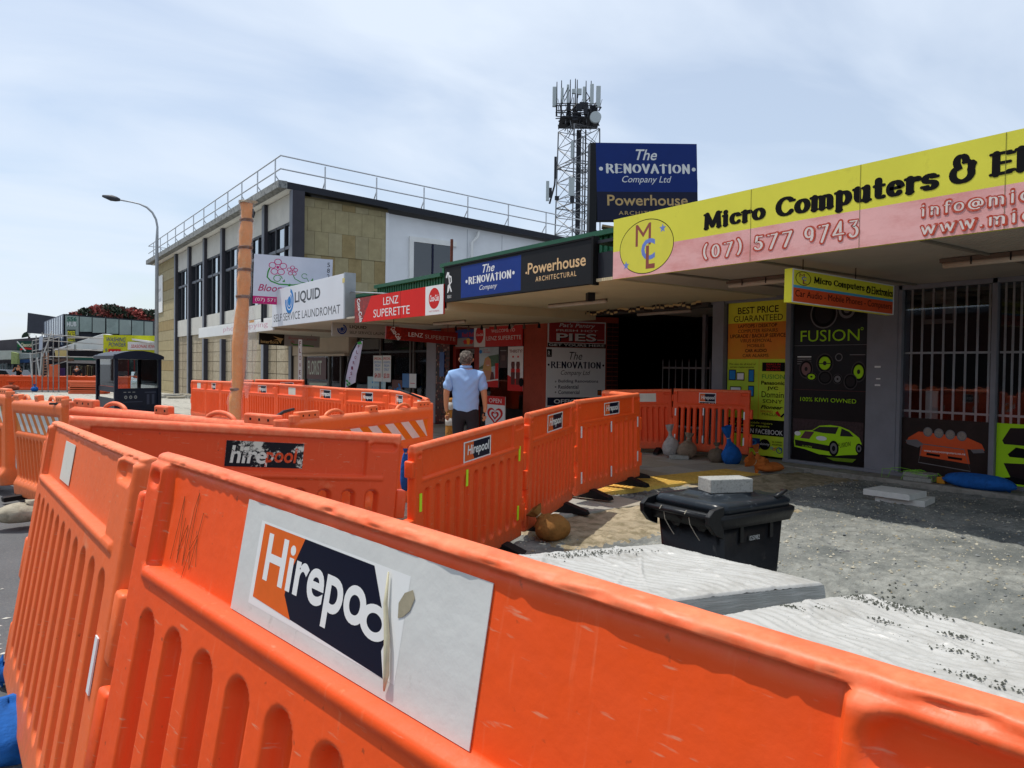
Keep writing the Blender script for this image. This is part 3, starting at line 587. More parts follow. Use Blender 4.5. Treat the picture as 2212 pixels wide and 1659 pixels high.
sheet('sand_patch', np.arange(3.6, 7.1, .06), np.arange(4.35, 5.95, .06), lambda x, y: gz(x, y)+.008+.02*math.exp(-((x-5.3)/1.4)**2-((y-5.2)/.5)**2)-.03*(1-sm(min(x-3.6, 7.1-x, y-4.35, 5.95-y)/.3)), dirt)
sheet('dirt_strip', np.arange(6.9, 9.72, .06), np.arange(5.3, 6.75, .06), lambda x, y: gz(x, y)+.01-.03*(1-sm(min(x-6.9, 9.72-x, y-5.3, 6.75-y)/.25))+.05*math.exp(-((x-8.6)/.5)**2-((y-6.1)/.2)**2), dirt)
# dark wet lumps of grit on the right
V = MB()
lump = mat('dark_grit', '565850', .95, .3, 20, bump=1, bscale=90)
N = 1500
for i in range(N):
    y = random.uniform(.6, 2.7); x = 4.82+.1*math.sin(y*5)+random.gauss(0, .13); s = random.uniform(.004, .014); z = gz(min(max(x, 1.8), 9.5), y)
    V.add([(x+s, y, z), (x, y+s, z), (x-s, y, z), (x, y-s, z), (x+random.uniform(-.3, .3)*s, y, z+s*.8)], [(0, 1, 4), (1, 2, 4), (2, 3, 4), (3, 0, 4)])
tag(V.build('grit_ridge', lump, fix=False), 'low ridge of dark grit beside the wrapped pallets', 'grit')['kind'] = 'stuff'
# concrete apron along the computer shop
conc = mat('old_concrete', '928f87', .9, .16, 2.5, col2='5f5c55', fac=(.48, .7), scale2=5, bump=.5, bscale=60)
struct(box('apron_step', conc, 9.62, 10.2, -3, 8.6, -.2, .075, bevel=.012))
# pavers
pav = [mat('paver_'+n_, c, .85, .1, 5, col2=c2, fac=(.5, .7), scale2=40, bump=.3, bscale=120) for n_, c, c2 in (('light', 'a9a69c', '95928a'), ('mid', '9a978e', '858279'), ('warm', 'a39c8c', '8c8678'))]
tact = mat('tactile_yellow', 'd8b45c', .8, .1, 5, col2='c09c48', fac=(.5, .7), scale2=30, bump=.2)
fp = struct(box('footpath', conc, 1.95, 10.12, 6.9, 18, -.5, -.12)); fp.location = (0, 0, 0)
fp2 = fp
pm = {}
def paver(x, y, w, l, t, m, zt, par=None, tip=0):
    k = (w, l, t, m.name)
    if k not in pm: pm[k] = MB().box(0, w, 0, l, -t, 0).build('paver', m, par, bevel=.004); o = pm[k]
    else: o = pm[k].copy(); COL.objects.link(o); o.parent = par
    o.location = (x, y, zt); return o
ex = np.array([.96, .28]);
cnt = 0
# main paving of large slabs
for j in range(18):
    y = 6.95+j*.6
    for i in range(13):
        x = 2.0+i*.62+(.31 if j % 2 else 0)
        if x > 9.45: continue
        if y < 7.5 and x < 6.0: continue
        cnt += 1; paver(x, y, .612, .592, .09, pav[(i*7+j*5) % 3], G(x, y)+.055+random.uniform(-.002, .002), fp)
# row of yellow ribbed tactile tiles and the grey lip in front of it
def tactile_mesh():
    mb = MB().box(0, .296, 0, .296, -.06, 0)
    for k in range(5): mb.box(.02, .276, .028+k*.055, .058+k*.055, 0, .006)
    return mb
tm = None
for i in range(12):
    for j in range(2):
        x, y = 5.05+i*.3+j*.0, 6.33+j*.3+(i*.0)
        if tm is None: tm = tactile_mesh().build('tactile_paver', tact, fp); o = tm
        else: o = tm.copy(); COL.objects.link(o); o.parent = fp
        o.location = (x, y, G(x, y)+.055)
for i in range(3): paver(4.25+i*.5, 5.55, .49, .74, .09, pav[i], .05+G(4.5, 6), fp)
for i in range(4): paver(2.4+i*.5, 6.3, .49, .6, .09, pav[(i+1) % 3], .05, fp)
for i in range(2): paver(8.66+i*.5, 6.33, .49, .6, .09, pav[i], .055, fp)
farpav = mat('far_paving', 'b2afa4', .85, .1, 1, col2='8f8c84', fac=(.5, .7), scale2=3)
sheet('far_footpath', [2.0, 4, 6, 8, 10.1], list(np.arange(17.7, 58, 2)), lambda x, y: G(x, y)+.05, farpav)
mb = MB()
for y in np.arange(18, 56, .9): mb.box(2.0, 10, y, y+.02, G(5, y)+.051, G(5, y)+.053)
for x in np.arange(2.6, 10, 1.2):
    for y in np.arange(18, 56, 2): mb.box(x, x+.02, y, y+2, G(5, y+1)+.0515, G(5, y+1)+.0532)
o = mb.build('paving_joint', mat('joint_dark', '6c6a64', .9, .1)); o['kind'] = 'structure'
[struct(MB().prism([(1.82, a, G(2, a)-.3), (1.82, a+3.99, G(2, a+4)-.3), (1.82, a+3.99, G(2, a+4)+.09), (1.82, a, G(2, a)+.09)], (.16, 0, 0)).build('kerb', conc, bevel=.008)) for a in np.arange(17.7, 56, 4)]
# pale crossing area and darker road of the intersection
sheet('pale_crossing', [-14, -6, 2], [30, 33, 36], lambda x, y: G(x, y)+.006, farpav)
# rough white edge line near the left barriers
mb = MB()
for i in range(2600):
    y = random.uniform(1.2, 12); x = -.04+random.gauss(0, .055)-.012*(y-3); s = random.uniform(.008, .02); z = G(x, y)+.004
    mb.add([(x+s*1.3, y, z), (x, y+s*.6, z), (x-s*1.3, y, z), (x, y-s*.6, z), (x, y, z+.006)], [(0, 1, 4), (1, 2, 4), (2, 3, 4), (3, 0, 4)])
o = mb.build('edge_line', mat('road_paint_white', 'cfccc0', .8, .12, 30), fix=False); o['kind'] = 'stuff'; tag(o, 'rough dotted white road edge line on the asphalt', 'road marking')
gm = mat('chalk_green', '9ab04a', .9, .2, 30)
for y in (3.5, 3.75, 4.6): tag(MB().box(-.75, -.35, y, y+.008, G(-.5, y)+.003, G(-.5, y)+.006).build('survey_mark', gm), {3.5: 'nearest', 3.75: 'middle', 4.6: 'farthest'}[y]+' of the three thin yellow-green survey lines on the asphalt', 'paint mark', 'survey lines sprayed on the road')

# ---------------------------------------------------------------- computer shop on the right
FX = 10.1
def slab(o_name, m, px0, px1, z0, z1, par, x0=FX, t=.08, bevel=0): 
    y0, y1 = FY(px1), FY(px0); return box(o_name, m, x0, x0+t, y0, y1, z0, z1, par, bevel)
soffit = wave_bump(mat('ribbed_soffit', 'a49a88', .85, .08, 1.5), 'Y', 9, .8, .012)
soffit2 = wave_bump(mat('ribbed_soffit_dark', 'aca294', .85, .12, 1.0), 'Y', 9, .8, .012)
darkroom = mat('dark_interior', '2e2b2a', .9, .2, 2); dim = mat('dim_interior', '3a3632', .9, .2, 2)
gls = glass('shop_glass', (.92, .94, .95), .0, .08); glb = glass('blue_glass', (.5, .6, .7), .12, .5)
shop = empty('computer_shop', (10.1, 5, 0), 'grey single-storey computer shop with wide yellow and pink fascia', 'shop')
box('side_wall', greypaint, 10.12, 10.4, -3.0, 2.0, 0, 2.62, shop)
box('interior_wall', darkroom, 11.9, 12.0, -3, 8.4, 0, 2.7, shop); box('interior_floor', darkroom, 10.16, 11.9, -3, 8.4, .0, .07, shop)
box('pillar', greypaint, 10.02, 10.35, FY(1944), FY(1878), .07, 2.62, shop, .008)
box('jamb', greypaint, 10.0, 10.3, FY(1570), FY(1546), .07, 2.62, shop, .006)
box('frame', greypaint, 10.03, 10.12, FY(1712), FY(1702), .1, 2.62, shop, .004)
for px in (2150, 2212+40): box('mullion', greypaint, 10.03, 10.12, FY(px+7), FY(px-5), .1, 2.62, shop, .004)
box('mullion', greypaint, 10.03, 10.12, FY(1952), FY(1944), .1, 2.62, shop, .004)
box('sill', greypaint, 10.0, 10.14, 1.5, FY(1702), .075, .12, shop, .006)
box('lintel', greypaint, 10.03, 10.4, -3.0, 8.4, 2.56, 2.62, shop)
for k, (a, b_) in enumerate(((1570, 1702), (1712, 1876), (1953, 2145), (2158, 2240))): box('window_pane', gls, 10.09, 10.096, FY(b_), FY(a), .12, 2.56, shop)
# security bars of the right windows
barm = mat('white_bar', 'e0dcda', .5, .05)
for a, b_ in ((1953, 2145), (2158, 2300)):
    ya, yb = FY(b_), FY(a); n = 8
    for i in range(n): y = ya+(yb-ya)*(i+.45)/n; box('security_bar', barm, 10.13, 10.142, y-.012, y+.012, .85, 2.56, shop)
    for z in (.95, 1.72): box('cross_rail', barm, 10.122, 10.131, ya, yb, z-.014, z+.014, shop)
# things seen behind the barred glass
tag(box('white_panel_board', mat('white_board', 'c8c8c4', .5, .05), 10.3, 10.33, FY(2010), FY(1985), .85, 1.22), 'white upright board leaning behind the barred window', 'board')
p = Panel('product_poster', 'pale product poster hanging high behind the barred window', 'poster', (10.2, FY(1985), 2.1), (0, -1, 0), ZUP, .38, .42, mat('dull_paper', '8e8680', .8, .05), .004)
p.rect(.05, .15, .62, .62, darkp); p.rect(.7, .1, .95, .3, dim); p.text('PRODUCT', .55, .82, .92, .9, dim)
# fascia
fas = Panel('fascia_sign', 'long yellow and faded pink shop fascia of the computer shop', 'sign', (6.6, 7.12, 2.6), (0, -1, 0), ZUP, 7.6, .76, mat('fascia_yellow', 'dcd848', .5, .05, 1.2, col2='b8b23c', fac=(.6, .8), scale2=3), .05)
fas.n = np.array([-1., 0, 0]); FW = 7.6
def fa(m): return m/FW
fas.rect(0, 0, 1, .455, mat('fascia_faded_red', 'e6b0ac', .7, .06, 1.0, col2='d48c86', fac=(.45, .7), scale2=1.6, stretch=(1, 1, 3)))
y2 = mat('yellow_disc', 'd8d24a', .5, .05); blk = mat('sign_black', '0e0e10', .75, .1, 10, spec=.12)
fas.oval(fa(.575), .46, fa(.455), .435, blk, n=48); fas.oval(fa(.575), .46, fa(.445), .422, y2, n=48)
mred = mat('maroon_letter', '8e4c40', .5, .1); lblue = mat('periwinkle', '6d83c8', .5, .08)
fas.text('M', fa(.40), .48, fa(.66), .83, mred, bold=.06); fas.text('C', fa(.50), .24, fa(.73), .58, lblue, bold=.06); fas.text('L', fa(.58), .10, fa(.73), .47, mred, bold=.05)
def star(p, a, b, r, m):
    p.poly([(a+r/FW*(1 if i % 2 == 0 else .42)*math.sin(i*math.pi/5), b+r/.76*(1 if i % 2 == 0 else .42)*math.cos(i*math.pi/5)) for i in range(10)], m)
star(fas, fa(.85), .70, .055, lblue); star(fas, fa(.24), .20, .055, lblue)
pen = dict(thick=.31, thin=.16, serif=.11, track=.05)
# letter widths follow the photograph: Micro 1.14..1.95 m, Computers 2.05..3.60 m, & 3.72..3.98 m, El... from 4.08 m
def pos(px, py): q = onx(px, py, 6.6); return (7.12-q[1])/FW, (q[2]-2.6)/.76
def ftext(t, x0, x1, b0, b1, m, **k): fas.text(t, pos(x0, 450)[0], b0, pos(x1, 400)[0], b1, m, **k)
ftext('Micro', 1520, 1656, .54, .80, blk, pen=pen); ftext('Computers', 1675, 2030, .46, .80, blk, pen=pen); ftext('&', 2048, 2110, .55, .87, blk, pen=pen); ftext('Electro', 2134, 2450, .55, .83, blk, pen=pen)
fr = mat('faded_red_outline', 'b4432e', .6, .15, 12, col2='c8766a', fac=(.5, .7), scale2=20); fw = mat('faded_white_letter', 'dcd0c8', .6, .06)
for t, x0, x1, b0, b1 in (('(07)', 1520, 1606, .10, .36), ('577', 1630, 1715, .12, .35), ('9743', 1738, 1858, .11, .37), ('info@micr', 1990, 2260, .24, .40), ('www.micr', 1990, 2268, .04, .19)):
    e = .004
    ftext(t, x0-2, x1+2, b0-.012, b1+.012, fr, pen=dict(thick=.26, thin=.17, serif=.06, track=.06)); ftext(t, x0+1, x1-1, b0+.01, b1-.01, fw, pen=dict(thick=.14, thin=.07, serif=.03, track=.17))
for i in range(1, 7):
    box('board_joint', mat('joint_line', '6e6a38', .7, .1), 6.5965, 6.598, 7.12-i*1.2-.9, 7.12-i*1.2-.897, 2.6, 3.36, fas.root)
sc = mat('screw_head', '8c7a50', .5, .2)
for i in range(14):
    for z in (2.66, 2.91, 3.00, 3.30): MB().lathe((0, 0, 0), [(.009, 0), (.006, .004)], 6).build('screw', sc, fas.root).matrix_local = Matrix.Translation((-.0035, -.3-i*.5+.02*math.sin(i*5), z-2.6))@Matrix.Rotation(-math.pi/2, 4, 'Y')
aw = empty('shop_awning', (6.6, 5, 2.62), 'flat grey awning roof of the computer shop over the footpath', 'awning')
box('soffit', soffit2, 6.6, 11.4, -2.0, 7.12, 2.622, 2.66, aw); box('roof_sheet', darkgrey, 6.62, 12, -2, 7.5, 3.1, 3.14, aw)
box('soffit', soffit2, 9.9, 12.9, 7.125, 11.2, 2.622, 2.66, aw)
for px0, y0 in ((1620, 6.3), (1980, 5.0), (2130, 3.3)): box('soffit_batten', mat('batten', '7c7468', .8, .1), 6.7, 10.0, y0-.02, y0+.02, 2.600, 2.623, aw)
for k, (x, y, l) in enumerate(((7.9, 5.75, 1.2), (8.0, 3.1, 1.3))):
    t = empty('tube_light', (x, y, 2.58), ['unlit fluorescent tube light under the computer shop awning left of its hanging sign', 'unlit fluorescent tube light at the right edge of the awning'][k], 'light', 'fluorescent lights under the awnings')
    box('housing', mat('light_housing', '6c5c50', .6, .1), x-.03, x+.03, y-l/2, y+l/2, 2.575, 2.615, t); MB().tube([(x, y-l/2+.03, 2.55), (x, y+l/2-.03, 2.55)], .032, 10).build('diffuser', mat('tube_cover', 'c4b8a8', .5, .1, 5), t, smooth=True)
    for q in (-.35, 0, .35): box('clip', rubber, x-.036, x+.036, y+q-.006, y+q+.006, 2.535, 2.61, t)
# hanging sign
def hang(name, label, pTL, pTR, pBL, dL, dR, m, th=.05, frame=None):
    A, B, Cc = D(pTL[0], pTL[1], dL), D(pTR[0], pTR[1], dR), D(pBL[0], pBL[1], dL); ux = B-A; w = np.linalg.norm(ux); ux /= w; h = A[2]-Cc[2]; uy = np.array([0, 0, 1.]); uy = uy-ux*(uy@ux); uy /= np.linalg.norm(uy)
    return Panel(name, label, 'sign', A-uy*h, ux, uy, w, h, m, th), w, h
hs, w, h = hang('hanging_sign', 'double-sided yellow and orange box sign hanging under the awning', (1712, 579), (1932, 617), (1708, 652), 7.65, 8.8, yellowp, .09)
hs.rect(0, 0, 1, .46, mat('sign_orange_red', 'd8542a', .45, .06)); hs.rect(0, .44, 1, .52, mat('sign_sky', '4fa8d0', .4, .05))
for a in ((0, 0, 1, .03), (0, .97, 1, 1), (0, 0, .012, 1), (.988, 0, 1, 1)): hs.rect(*a, signwhite, 'edge_trim')
hs.text('Micro Computers', .19, .60, .68, .86, blk, pen=dict(thick=.25, thin=.13, serif=.08, track=.0)); hs.text('&', .695, .60, .745, .84, blk, pen=pen); hs.text('Electronics', .75, .585, .985, .86, blk, pen=dict(thick=.25, thin=.13, serif=.08, track=0))
hs.text('Car Audio - Mobile Phones - Computers', .03, .12, .975, .38, blk, bold=.035)
hs.oval(.095, .74, .068, .21, blk, inner=.92, n=30); hs.text('M', .06, .77, .105, .88, mred, bold=.04); hs.text('C', .08, .68, .12, .80, lblue, bold=.05); hs.text('L', .09, .58, .125, .70, mred, bold=.04)
for a in (.12, .62):
    q = hs.pt(a, 1, -.04); MB().tube([q, q+np.array([0, 0, 2.62-q[2]])], .006, 5).build('chain', mat('rusty_chain', '3c2a20', .8, .3, 40), hs.root)
# price poster
def post(name, label, pxL, pxR, z0, z1, m, X=10.086, cat='poster', th=.004): return Panel(name, label, cat, (X, FY(pxL), z0), (0, -1, 0), ZUP, FY(pxL)-FY(pxR), z1-z0, m, th)
orr = mat('poster_orange', 'dd7d22', .5, .18, 1.2, col2='d4961e', fac=(.4, .7), scale2=1.4)
p = post('price_poster', 'tall lime, orange and black price poster filling the left shop window', 1573, 1700, .12, 2.56, mat('poster_lime', 'b4d838', .5, .14, 1.0, col2='d4d62c', fac=(.4, .7), scale2=1.3))
P_ = lambda y: 1-(y-345)/1245.
p.rect(0, P_(515), 1, 1, yellowp); p.rect(0, P_(812), 1, P_(515), orr); p.rect(0, P_(1428), 1, P_(1300), blk); p.rect(.553, P_(1300), .558, P_(812), orangep)
ck = dict(thick=.26, thin=.14, serif=.08, track=.02)
for t, a0, a1, y0, y1 in (('BEST PRICE', .17, .86, 440, 385), ('GUARANTEED', .10, .93, 505, 455)): p.text(t, a0, P_(y0), a1, P_(y1), blk, bold=.05, spacing=1.0)
for t, a0, a1, y0, y1 in (('LAPTOPS / DESKTOP', .18, .84, 555, 527), ('COMPUTER REPAIRS', .18, .85, 596, 568), ('UPGRADE / BACKUP SERVICE', .04, .98, 638, 607), ('VIRUS REMOVAL', .22, .76, 676, 648), ('MOBILES', .35, .64, 716, 690), ('CAR AUDIO', .31, .68, 757, 730), ('CAR ALARMS', .27, .71, 797, 770)): p.text(t, a0, P_(y0), a1, P_(y1), blk, bold=.04)
p.text('We also do all kind of', .03, P_(862), .5, P_(845), blk, bold=.03); p.text('screen replacements', .05, P_(888), .47, P_(872), blk, bold=.03)
p.rect(.61, P_(910), .98, P_(840), blk)
for t, y0, y1 in (('DEALS IN', 862, 848), ('ALL MAJOR', 883, 869), ('BRANDS', 905, 890)): p.text(t, .68, P_(y0), .91, P_(y1), redp, bold=.04)
p.text('FUSION', .61, P_(970), .98, P_(935), greenp, bold=.03); p.text('Panasonic', .60, P_(1018), .98, P_(988), blk, bold=.04); p.text('JVC', .70, P_(1065), .88, P_(1032), blk, bold=.05)
p.text('Domain', .61, P_(1120), .97, P_(1072), blk); p.text('SONY', .63, P_(1165), .95, P_(1135), blk, bold=.02); p.text('Pioneer', .60, P_(1212), .96, P_(1182), blk, bold=.04, shear=.3); p.text('SOUND', .59, P_(1242), .80, P_(1224), redp, bold=.05, shear=.2); p.text('MAGUS', .62, P_(1266), .88, P_(1246), blk, bold=.05, shear=.2)
p.poly([(.84, P_(1240)), (.88, P_(1222)), (.94, P_(1266)), (.90, P_(1268))], redp); p.poly([(.92, P_(1268)), (.97, P_(1240)), (1, P_(1242)), (.95, P_(1275))], blk)
for a, y, w_, h_ in ((.03, 990, .13, 90), (.17, 990, .14, 68), (.38, 1000, .1, 104), (.38, 1120, .1, 90), (.06, 1120, .2, 80)):
    p.rect(a, P_(y), a+w_, P_(y-h_), darkp); p.rect(a+.012, P_(y-8), a+w_-.012, P_(y-h_+8), skyp if w_ < .14 else signwhite)
p.text('We also do mobile repairs', .05, P_(1342), .80, P_(1320), mat('lime_text', 'c8d840', .5, 0.02), bold=.02); p.text('and computer repairs', .06, P_(1366), .75, P_(1345), MATS['lime_text'], bold=.02); p.text('LIKE US ON FACEBOOK', .05, P_(1415), .97, P_(1378), signwhite, bold=.04)
p.rect(.42, P_(1540), .60, P_(1455), bluep); p.text('2', .45, P_(1530), .56, P_(1465), skyp, bold=.06); p.oval(.68, P_(1500), .09, .035, blk); p.text('skinny', .60, P_(1512), .76, P_(1485), signwhite); p.text('Q CARD', .80, P_(1478), .96, P_(1465), blk, bold=.04); p.text('ACCEPTED', .80, P_(1498), .96, P_(1487), blk, bold=.04)
for i, c in enumerate((skyp, pinkp, orangep, limep, skyp)): p.oval(.80+.035*i, P_(1522+8*(i % 2)), .022, .009, c, inner=.6)
p.oval(.92, P_(1535), .05, .02, bluep, inner=.75)
# black audio poster with speakers and the lime car
def speaker(p, a, b, r, asp, cone, rot=0):
    p.oval(a, b, r, r*asp, mat('speaker_ring', '3c3638', .4, .2, 10), rot=rot); p.oval(a, b, r*.86, r*.86*asp, blk, rot=rot); p.oval(a, b, r*.66, r*.66*asp, cone, rot=rot); p.oval(a, b, r*.22, r*.22*asp, darkp, rot=rot)
p = post('audio_poster', 'black car audio poster with speakers and a lime green sports car', 1715, 1874, .12, 2.5, mat('poster_black', '141114', .3, .3, 3))
asp = p.w/p.h; Q = lambda y: 1-(y-40)/1100.
silver = mat('silver_print', '6c6a6c', .4, .1)
speaker(p, .42, Q(130), .19, asp*1.0, darkp); p.oval(.42, Q(130), .185, .185*asp, silver, inner=.93); p.oval(.73, Q(110), .11, .11*asp, silver, inner=.7); p.oval(.73, Q(110), .045, .045*asp, silver)
p.text('FUSION', .10, Q(317), .90, Q(240), limep, bold=.036); p.oval(.93, Q(240), .018, .018*asp, limep, inner=.7)
p.rect(.0, Q(345), 1, Q(342), silver); p.rect(.0, Q(650), 1, Q(646), mat('maroon_line', '4a2426', .5, .1))
for k in range(4): p.rect(.06, Q(425+k*16), .26, Q(417+k*16), silver if k else signwhite)
p.rect(.78, Q(475), .98, Q(405), darkp); p.rect(.78, Q(412), .98, Q(406), silver)
speaker(p, .19, Q(505), .10, asp*1.25, mat('cone_copper', '7c5a58', .4, .1)); speaker(p, .45, Q(465), .12, asp*1.05, limep); p.rect(.34, Q(470), .56, Q(464), darkp); p.oval(.64, Q(425), .05, .05*asp, silver, inner=.75); speaker(p, .90, Q(520), .095, asp*1.35, limep)
speaker(p, .27, Q(558), .08, asp*.7, limep); speaker(p, .46, Q(562), .1, asp*.9, darkp); speaker(p, .63, Q(570), .065, asp, silver); speaker(p, .80, Q(585), .09, asp*1.1, darkp)
p.text('100% KIWI OWNED', .12, Q(728), .88, Q(700), limep, bold=.02, spacing=1.02)
wood = mat('poster_trees', '3a2a2c', .5, .4, 30)
p.rect(.02, Q(1000), .98, Q(850), wood)
car = [(.04, 1010), (.05, 965), (.12, 935), (.30, 925), (.40, 890), (.55, 880), (.68, 885), (.80, 905), (.93, 950), (.96, 985), (.95, 1040), (.90, 1062), (.74, 1072), (.62, 1085), (.40, 1085), (.20, 1060), (.05, 1050)]
p.poly([(a, Q(y)) for a, y in car], limep); p.poly([(.30, Q(930)), (.40, Q(897)), (.66, Q(890)), (.62, Q(938)), (.45, Q(938))], mat('car_glass_print', '26222a', .3, .1)); p.poly([(.70, Q(897)), (.80, Q(915)), (.86, Q(945)), (.68, Q(950))], MATS['car_glass_print'])
p.poly([(.13, Q(985)), (.20, Q(935)), (.33, Q(935)), (.26, Q(988))], mat('maroon_stripe', '5e3840', .4, .1)); p.poly([(.05, Q(1000)), (.60, Q(1022)), (.58, Q(1060)), (.06, Q(1042))], darkp); p.oval(.09, Q(955), .045, .014, signwhite); p.oval(.43, Q(975), .075, .014, signwhite)
for a, y, r in ((.60, 1035, .085), (.93, 1020, .055)): p.oval(a, Q(y), r*.8, r*asp*1.15, blk); p.oval(a, Q(y), r*.55, r*asp*.8, silver, inner=.5)
p.text('FUSION', .16, Q(1048), .30, Q(1034), limep, bold=.03, shear=.1); p.text('FUSION', .66, Q(1030), .82, Q(1000), darkp, bold=.03, slope=.02); p.poly([(.5, Q(1100)), (.9, Q(1090)), (.85, Q(1115)), (.6, Q(1118))], mat('lime_reflection', '6c8c20', .3, .1))
# orange car poster
p = post('rally_car_poster', 'dark window poster showing the orange nose of a rally car', 1953, 2144, .12, .86, mat('poster_brown', '261c1a', .4, .4, 4))
A_ = lambda x, y: ((x-1010)/590., 1-(y-810)/420.)
ocar = mat('orange_car_print', 'd4542a', .35, .12)
p.poly([A_(*q) for q in ((1060, 960), (1130, 910), (1450, 925), (1550, 965), (1570, 1010), (1480, 1010), (1040, 1000))], ocar); p.poly([A_(*q) for q in ((1150, 1000), (1460, 1010), (1480, 1115), (1140, 1090))], ocar)
for i in range(4): a, b_ = A_(1195+i*76, 908+i*4); p.oval(a, b_, .055, .085, silver); p.oval(a, b_, .044, .068, mat('lamp_glass', '8a8078', .4, .3, 60))
p.poly([A_(*q) for q in ((1040, 980), (1120, 970), (1165, 1000), (1130, 1030), (1050, 1010))], silver); p.poly([A_(*q) for q in ((1480, 1010), (1560, 1000), (1570, 1025), (1500, 1035))], silver)
p.line([A_(*q) for q in ((1160, 1000), (1440, 1015), (1485, 1165), (1135, 1140), (1160, 1000))], .012, silver); p.text('www.microcomputers.co.nz', *A_(1170, 1060), *A_(1450, 1040), signwhite, bold=.02)
p.poly([A_(*q) for q in ((1190, 1062), (1285, 1068), (1280, 1085), (1190, 1080))], blk); p.poly([A_(*q) for q in ((1335, 1072), (1430, 1078), (1428, 1094), (1338, 1090))], blk)
p = post('laptop_poster', 'lime poster with black laptop shapes cut by the right edge', 2158, 2245, .12, .86, limep)
p.poly([(.15, .72), (.35, .93), (1, .95), (1, .66), (.2, .66)], darkp); p.poly([(.3, .5), (.5, .62), (.9, .6), (1, .5), (.9, .46), (.35, .46)], blk); p.poly([(.2, .35), (1, .38), (1, .06), (.45, .05)], darkp); p.poly([(.1, .1), (.45, .14), (1, .1), (1, .03), (.2, .03)], blk)
for k, (z, s_) in enumerate(((1.52, .05), (1.36, .035), (1.27, .045))): MB().box(10.0165, 10.0185, 5.45, 5.45+s_*1.7, z, z+s_*.5).build('paint_scrape', signwhite, shop)

# ---------------------------------------------------------------- alley and the red side wall
brickred = mat('red_brown_wall', '9c4632', .8, .12, 3, col2='7c3424', fac=(.55, .75), scale2=9, bump=.4, bscale=40)
al = empty('alley', (12, 10, 0), 'dark covered passage between the computer shop and the superette', 'passage')
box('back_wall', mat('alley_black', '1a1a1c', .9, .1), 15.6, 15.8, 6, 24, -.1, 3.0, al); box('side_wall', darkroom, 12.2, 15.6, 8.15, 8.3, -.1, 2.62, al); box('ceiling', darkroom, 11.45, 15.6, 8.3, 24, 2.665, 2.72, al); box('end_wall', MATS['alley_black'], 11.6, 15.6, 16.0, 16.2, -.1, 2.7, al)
box('roof_beam', mat('grey_beam', '4a4642', .8, .1), 9.95, 10.15, 8.4, 12.9, 2.52, 2.62, al); box('floor', conc, 10.1, 15.6, 8.3, 12.9, -.06, .03, al)
MB().box(10.3, 10.38, FY(1548), FY(1540), 0.1, 2.5).build('brick_edge', mat('orange_brick', 'a44a2c', .8, .15, 5), al)
g = empty('alley_gate', (12.2, 9, 0), 'grey steel gate with spiked uprights inside the dark passage', 'gate')
gx = 12.2; ga = onx(1432, 780, gx)[1]; gb = onx(1534, 780, gx)[1]
for i in range(8): y = ga+(gb-ga)*i/7; MB().tube([(gx, y, .1), (gx, y, 1.62), (gx, y, 1.70)], [.012, .012, .002], 6).build('upright', mat('gate_steel', '8c8c90', .5, .1), g)
for z in (.25, 1.5): box('rail', MATS['gate_steel'], gx-.015, gx+.015, gb, ga, z-.02, z+.02, g)
MB().box(gx-.04, gx+.04, onx(1522, 780, gx)[1]-.04, onx(1522, 780, gx)[1]+.04, 0, 2.6).build('gate_post', MATS['gate_steel'], g)
ss = empty('superette', (10.1, 15, 0), 'red-painted corner superette with posters in the window', 'shop')
pc = np.array([10.1, FY(1180), 0]); wd = np.array([.96, -.28, 0])
box('corner_pier', brickred, 10.1, 10.5, pc[1], FY(1131), -.2, 2.62, ss)
MB().obox(pc+np.array([0, 0, -.2]), wd, (.28, .96, 0), (0, 0, 1), 1.75, .25, 2.82).build('side_wall', brickred, ss)
dbrick = mat('dark_brick', '38191a', .85, .15, 3)
bk = None
for i in range(24):
    for j in range(2):
        q = pc+wd*(1.46+.145*j); o = MB().obox(q+np.array([0, 0, .1+i*.1])-np.array([.28, .96, 0])*.012, wd, (.28, .96, 0), (0, 0, 1), .135, .012, .088)
        if bk is None: bk = o.build('brick', dbrick, ss); b0 = i
        else:
            c = bk.copy(); COL.objects.link(c); c.parent = ss; c.location = tuple(wd*(.145*j)+np.array([0, 0, .1*i]))
def pside(name, label, t0, t1, z0, z1, m, dp=.02): return Panel(name, label, 'sign', pc+wd*t0+np.array([0, 0, z0])-np.array([.28, .96, 0])*.02, wd, ZUP, t1-t0, z1-z0, m, .015)
pe = pside('pie_sign', 'red pie advertising board high on the superette side wall', .02, 1.42, 1.93, 2.50, signwhite)
pe.rect(.02, .17, .98, .95, mat('sign_dark_red', 'a02a28', .4, .05)); pe.text("Pat's Pantry", .19, .72, .81, .92, signwhite, bold=.05, shear=.25); pe.text('FRESH HOT', .14, .60, .86, .68, signwhite, bold=.02); pe.text('PIES', .165, .21, .855, .50, blk, bold=.036); pe.text('PIES', .145, .235, .835, .53, signwhite, bold=.036); pe.rect(.85, .28, .97, .31, signwhite)
pe.rect(0, 0, 1, .145, blk); pe.text('GET YOURS HERE', .02, .03, .98, .12, signwhite, bold=.04)
pr = pside('office_sign', 'white renovation company office board with arrows on the side wall', .0, 1.42, .60, 1.915, signwhite)
navy2 = mat('sign_navy', '0f1430', .4, .05)
pr.text('The', .38, .80, .60, .93, blk, shear=.3); pr.text('RENOVATION', .07, .65, .92, .77, navy2, pen=dict(thick=.26, thin=.07, serif=.09, track=.04)); pr.oval(.035, .71, .017, .017*1.08, navy2); pr.oval(.965, .71, .017, .018, navy2); pr.text('Company Ltd', .24, .52, .74, .62, blk, shear=.3)
for t, a1, b_ in (('Building Renovations', .88, .40), ('Residential', .54, .31), ('Commercial', .56, .22)): pr.text(t, .20, b_, a1, b_+.065, navy2, bold=.02); pr.oval(.155, b_+.03, .014, .015, greyp)
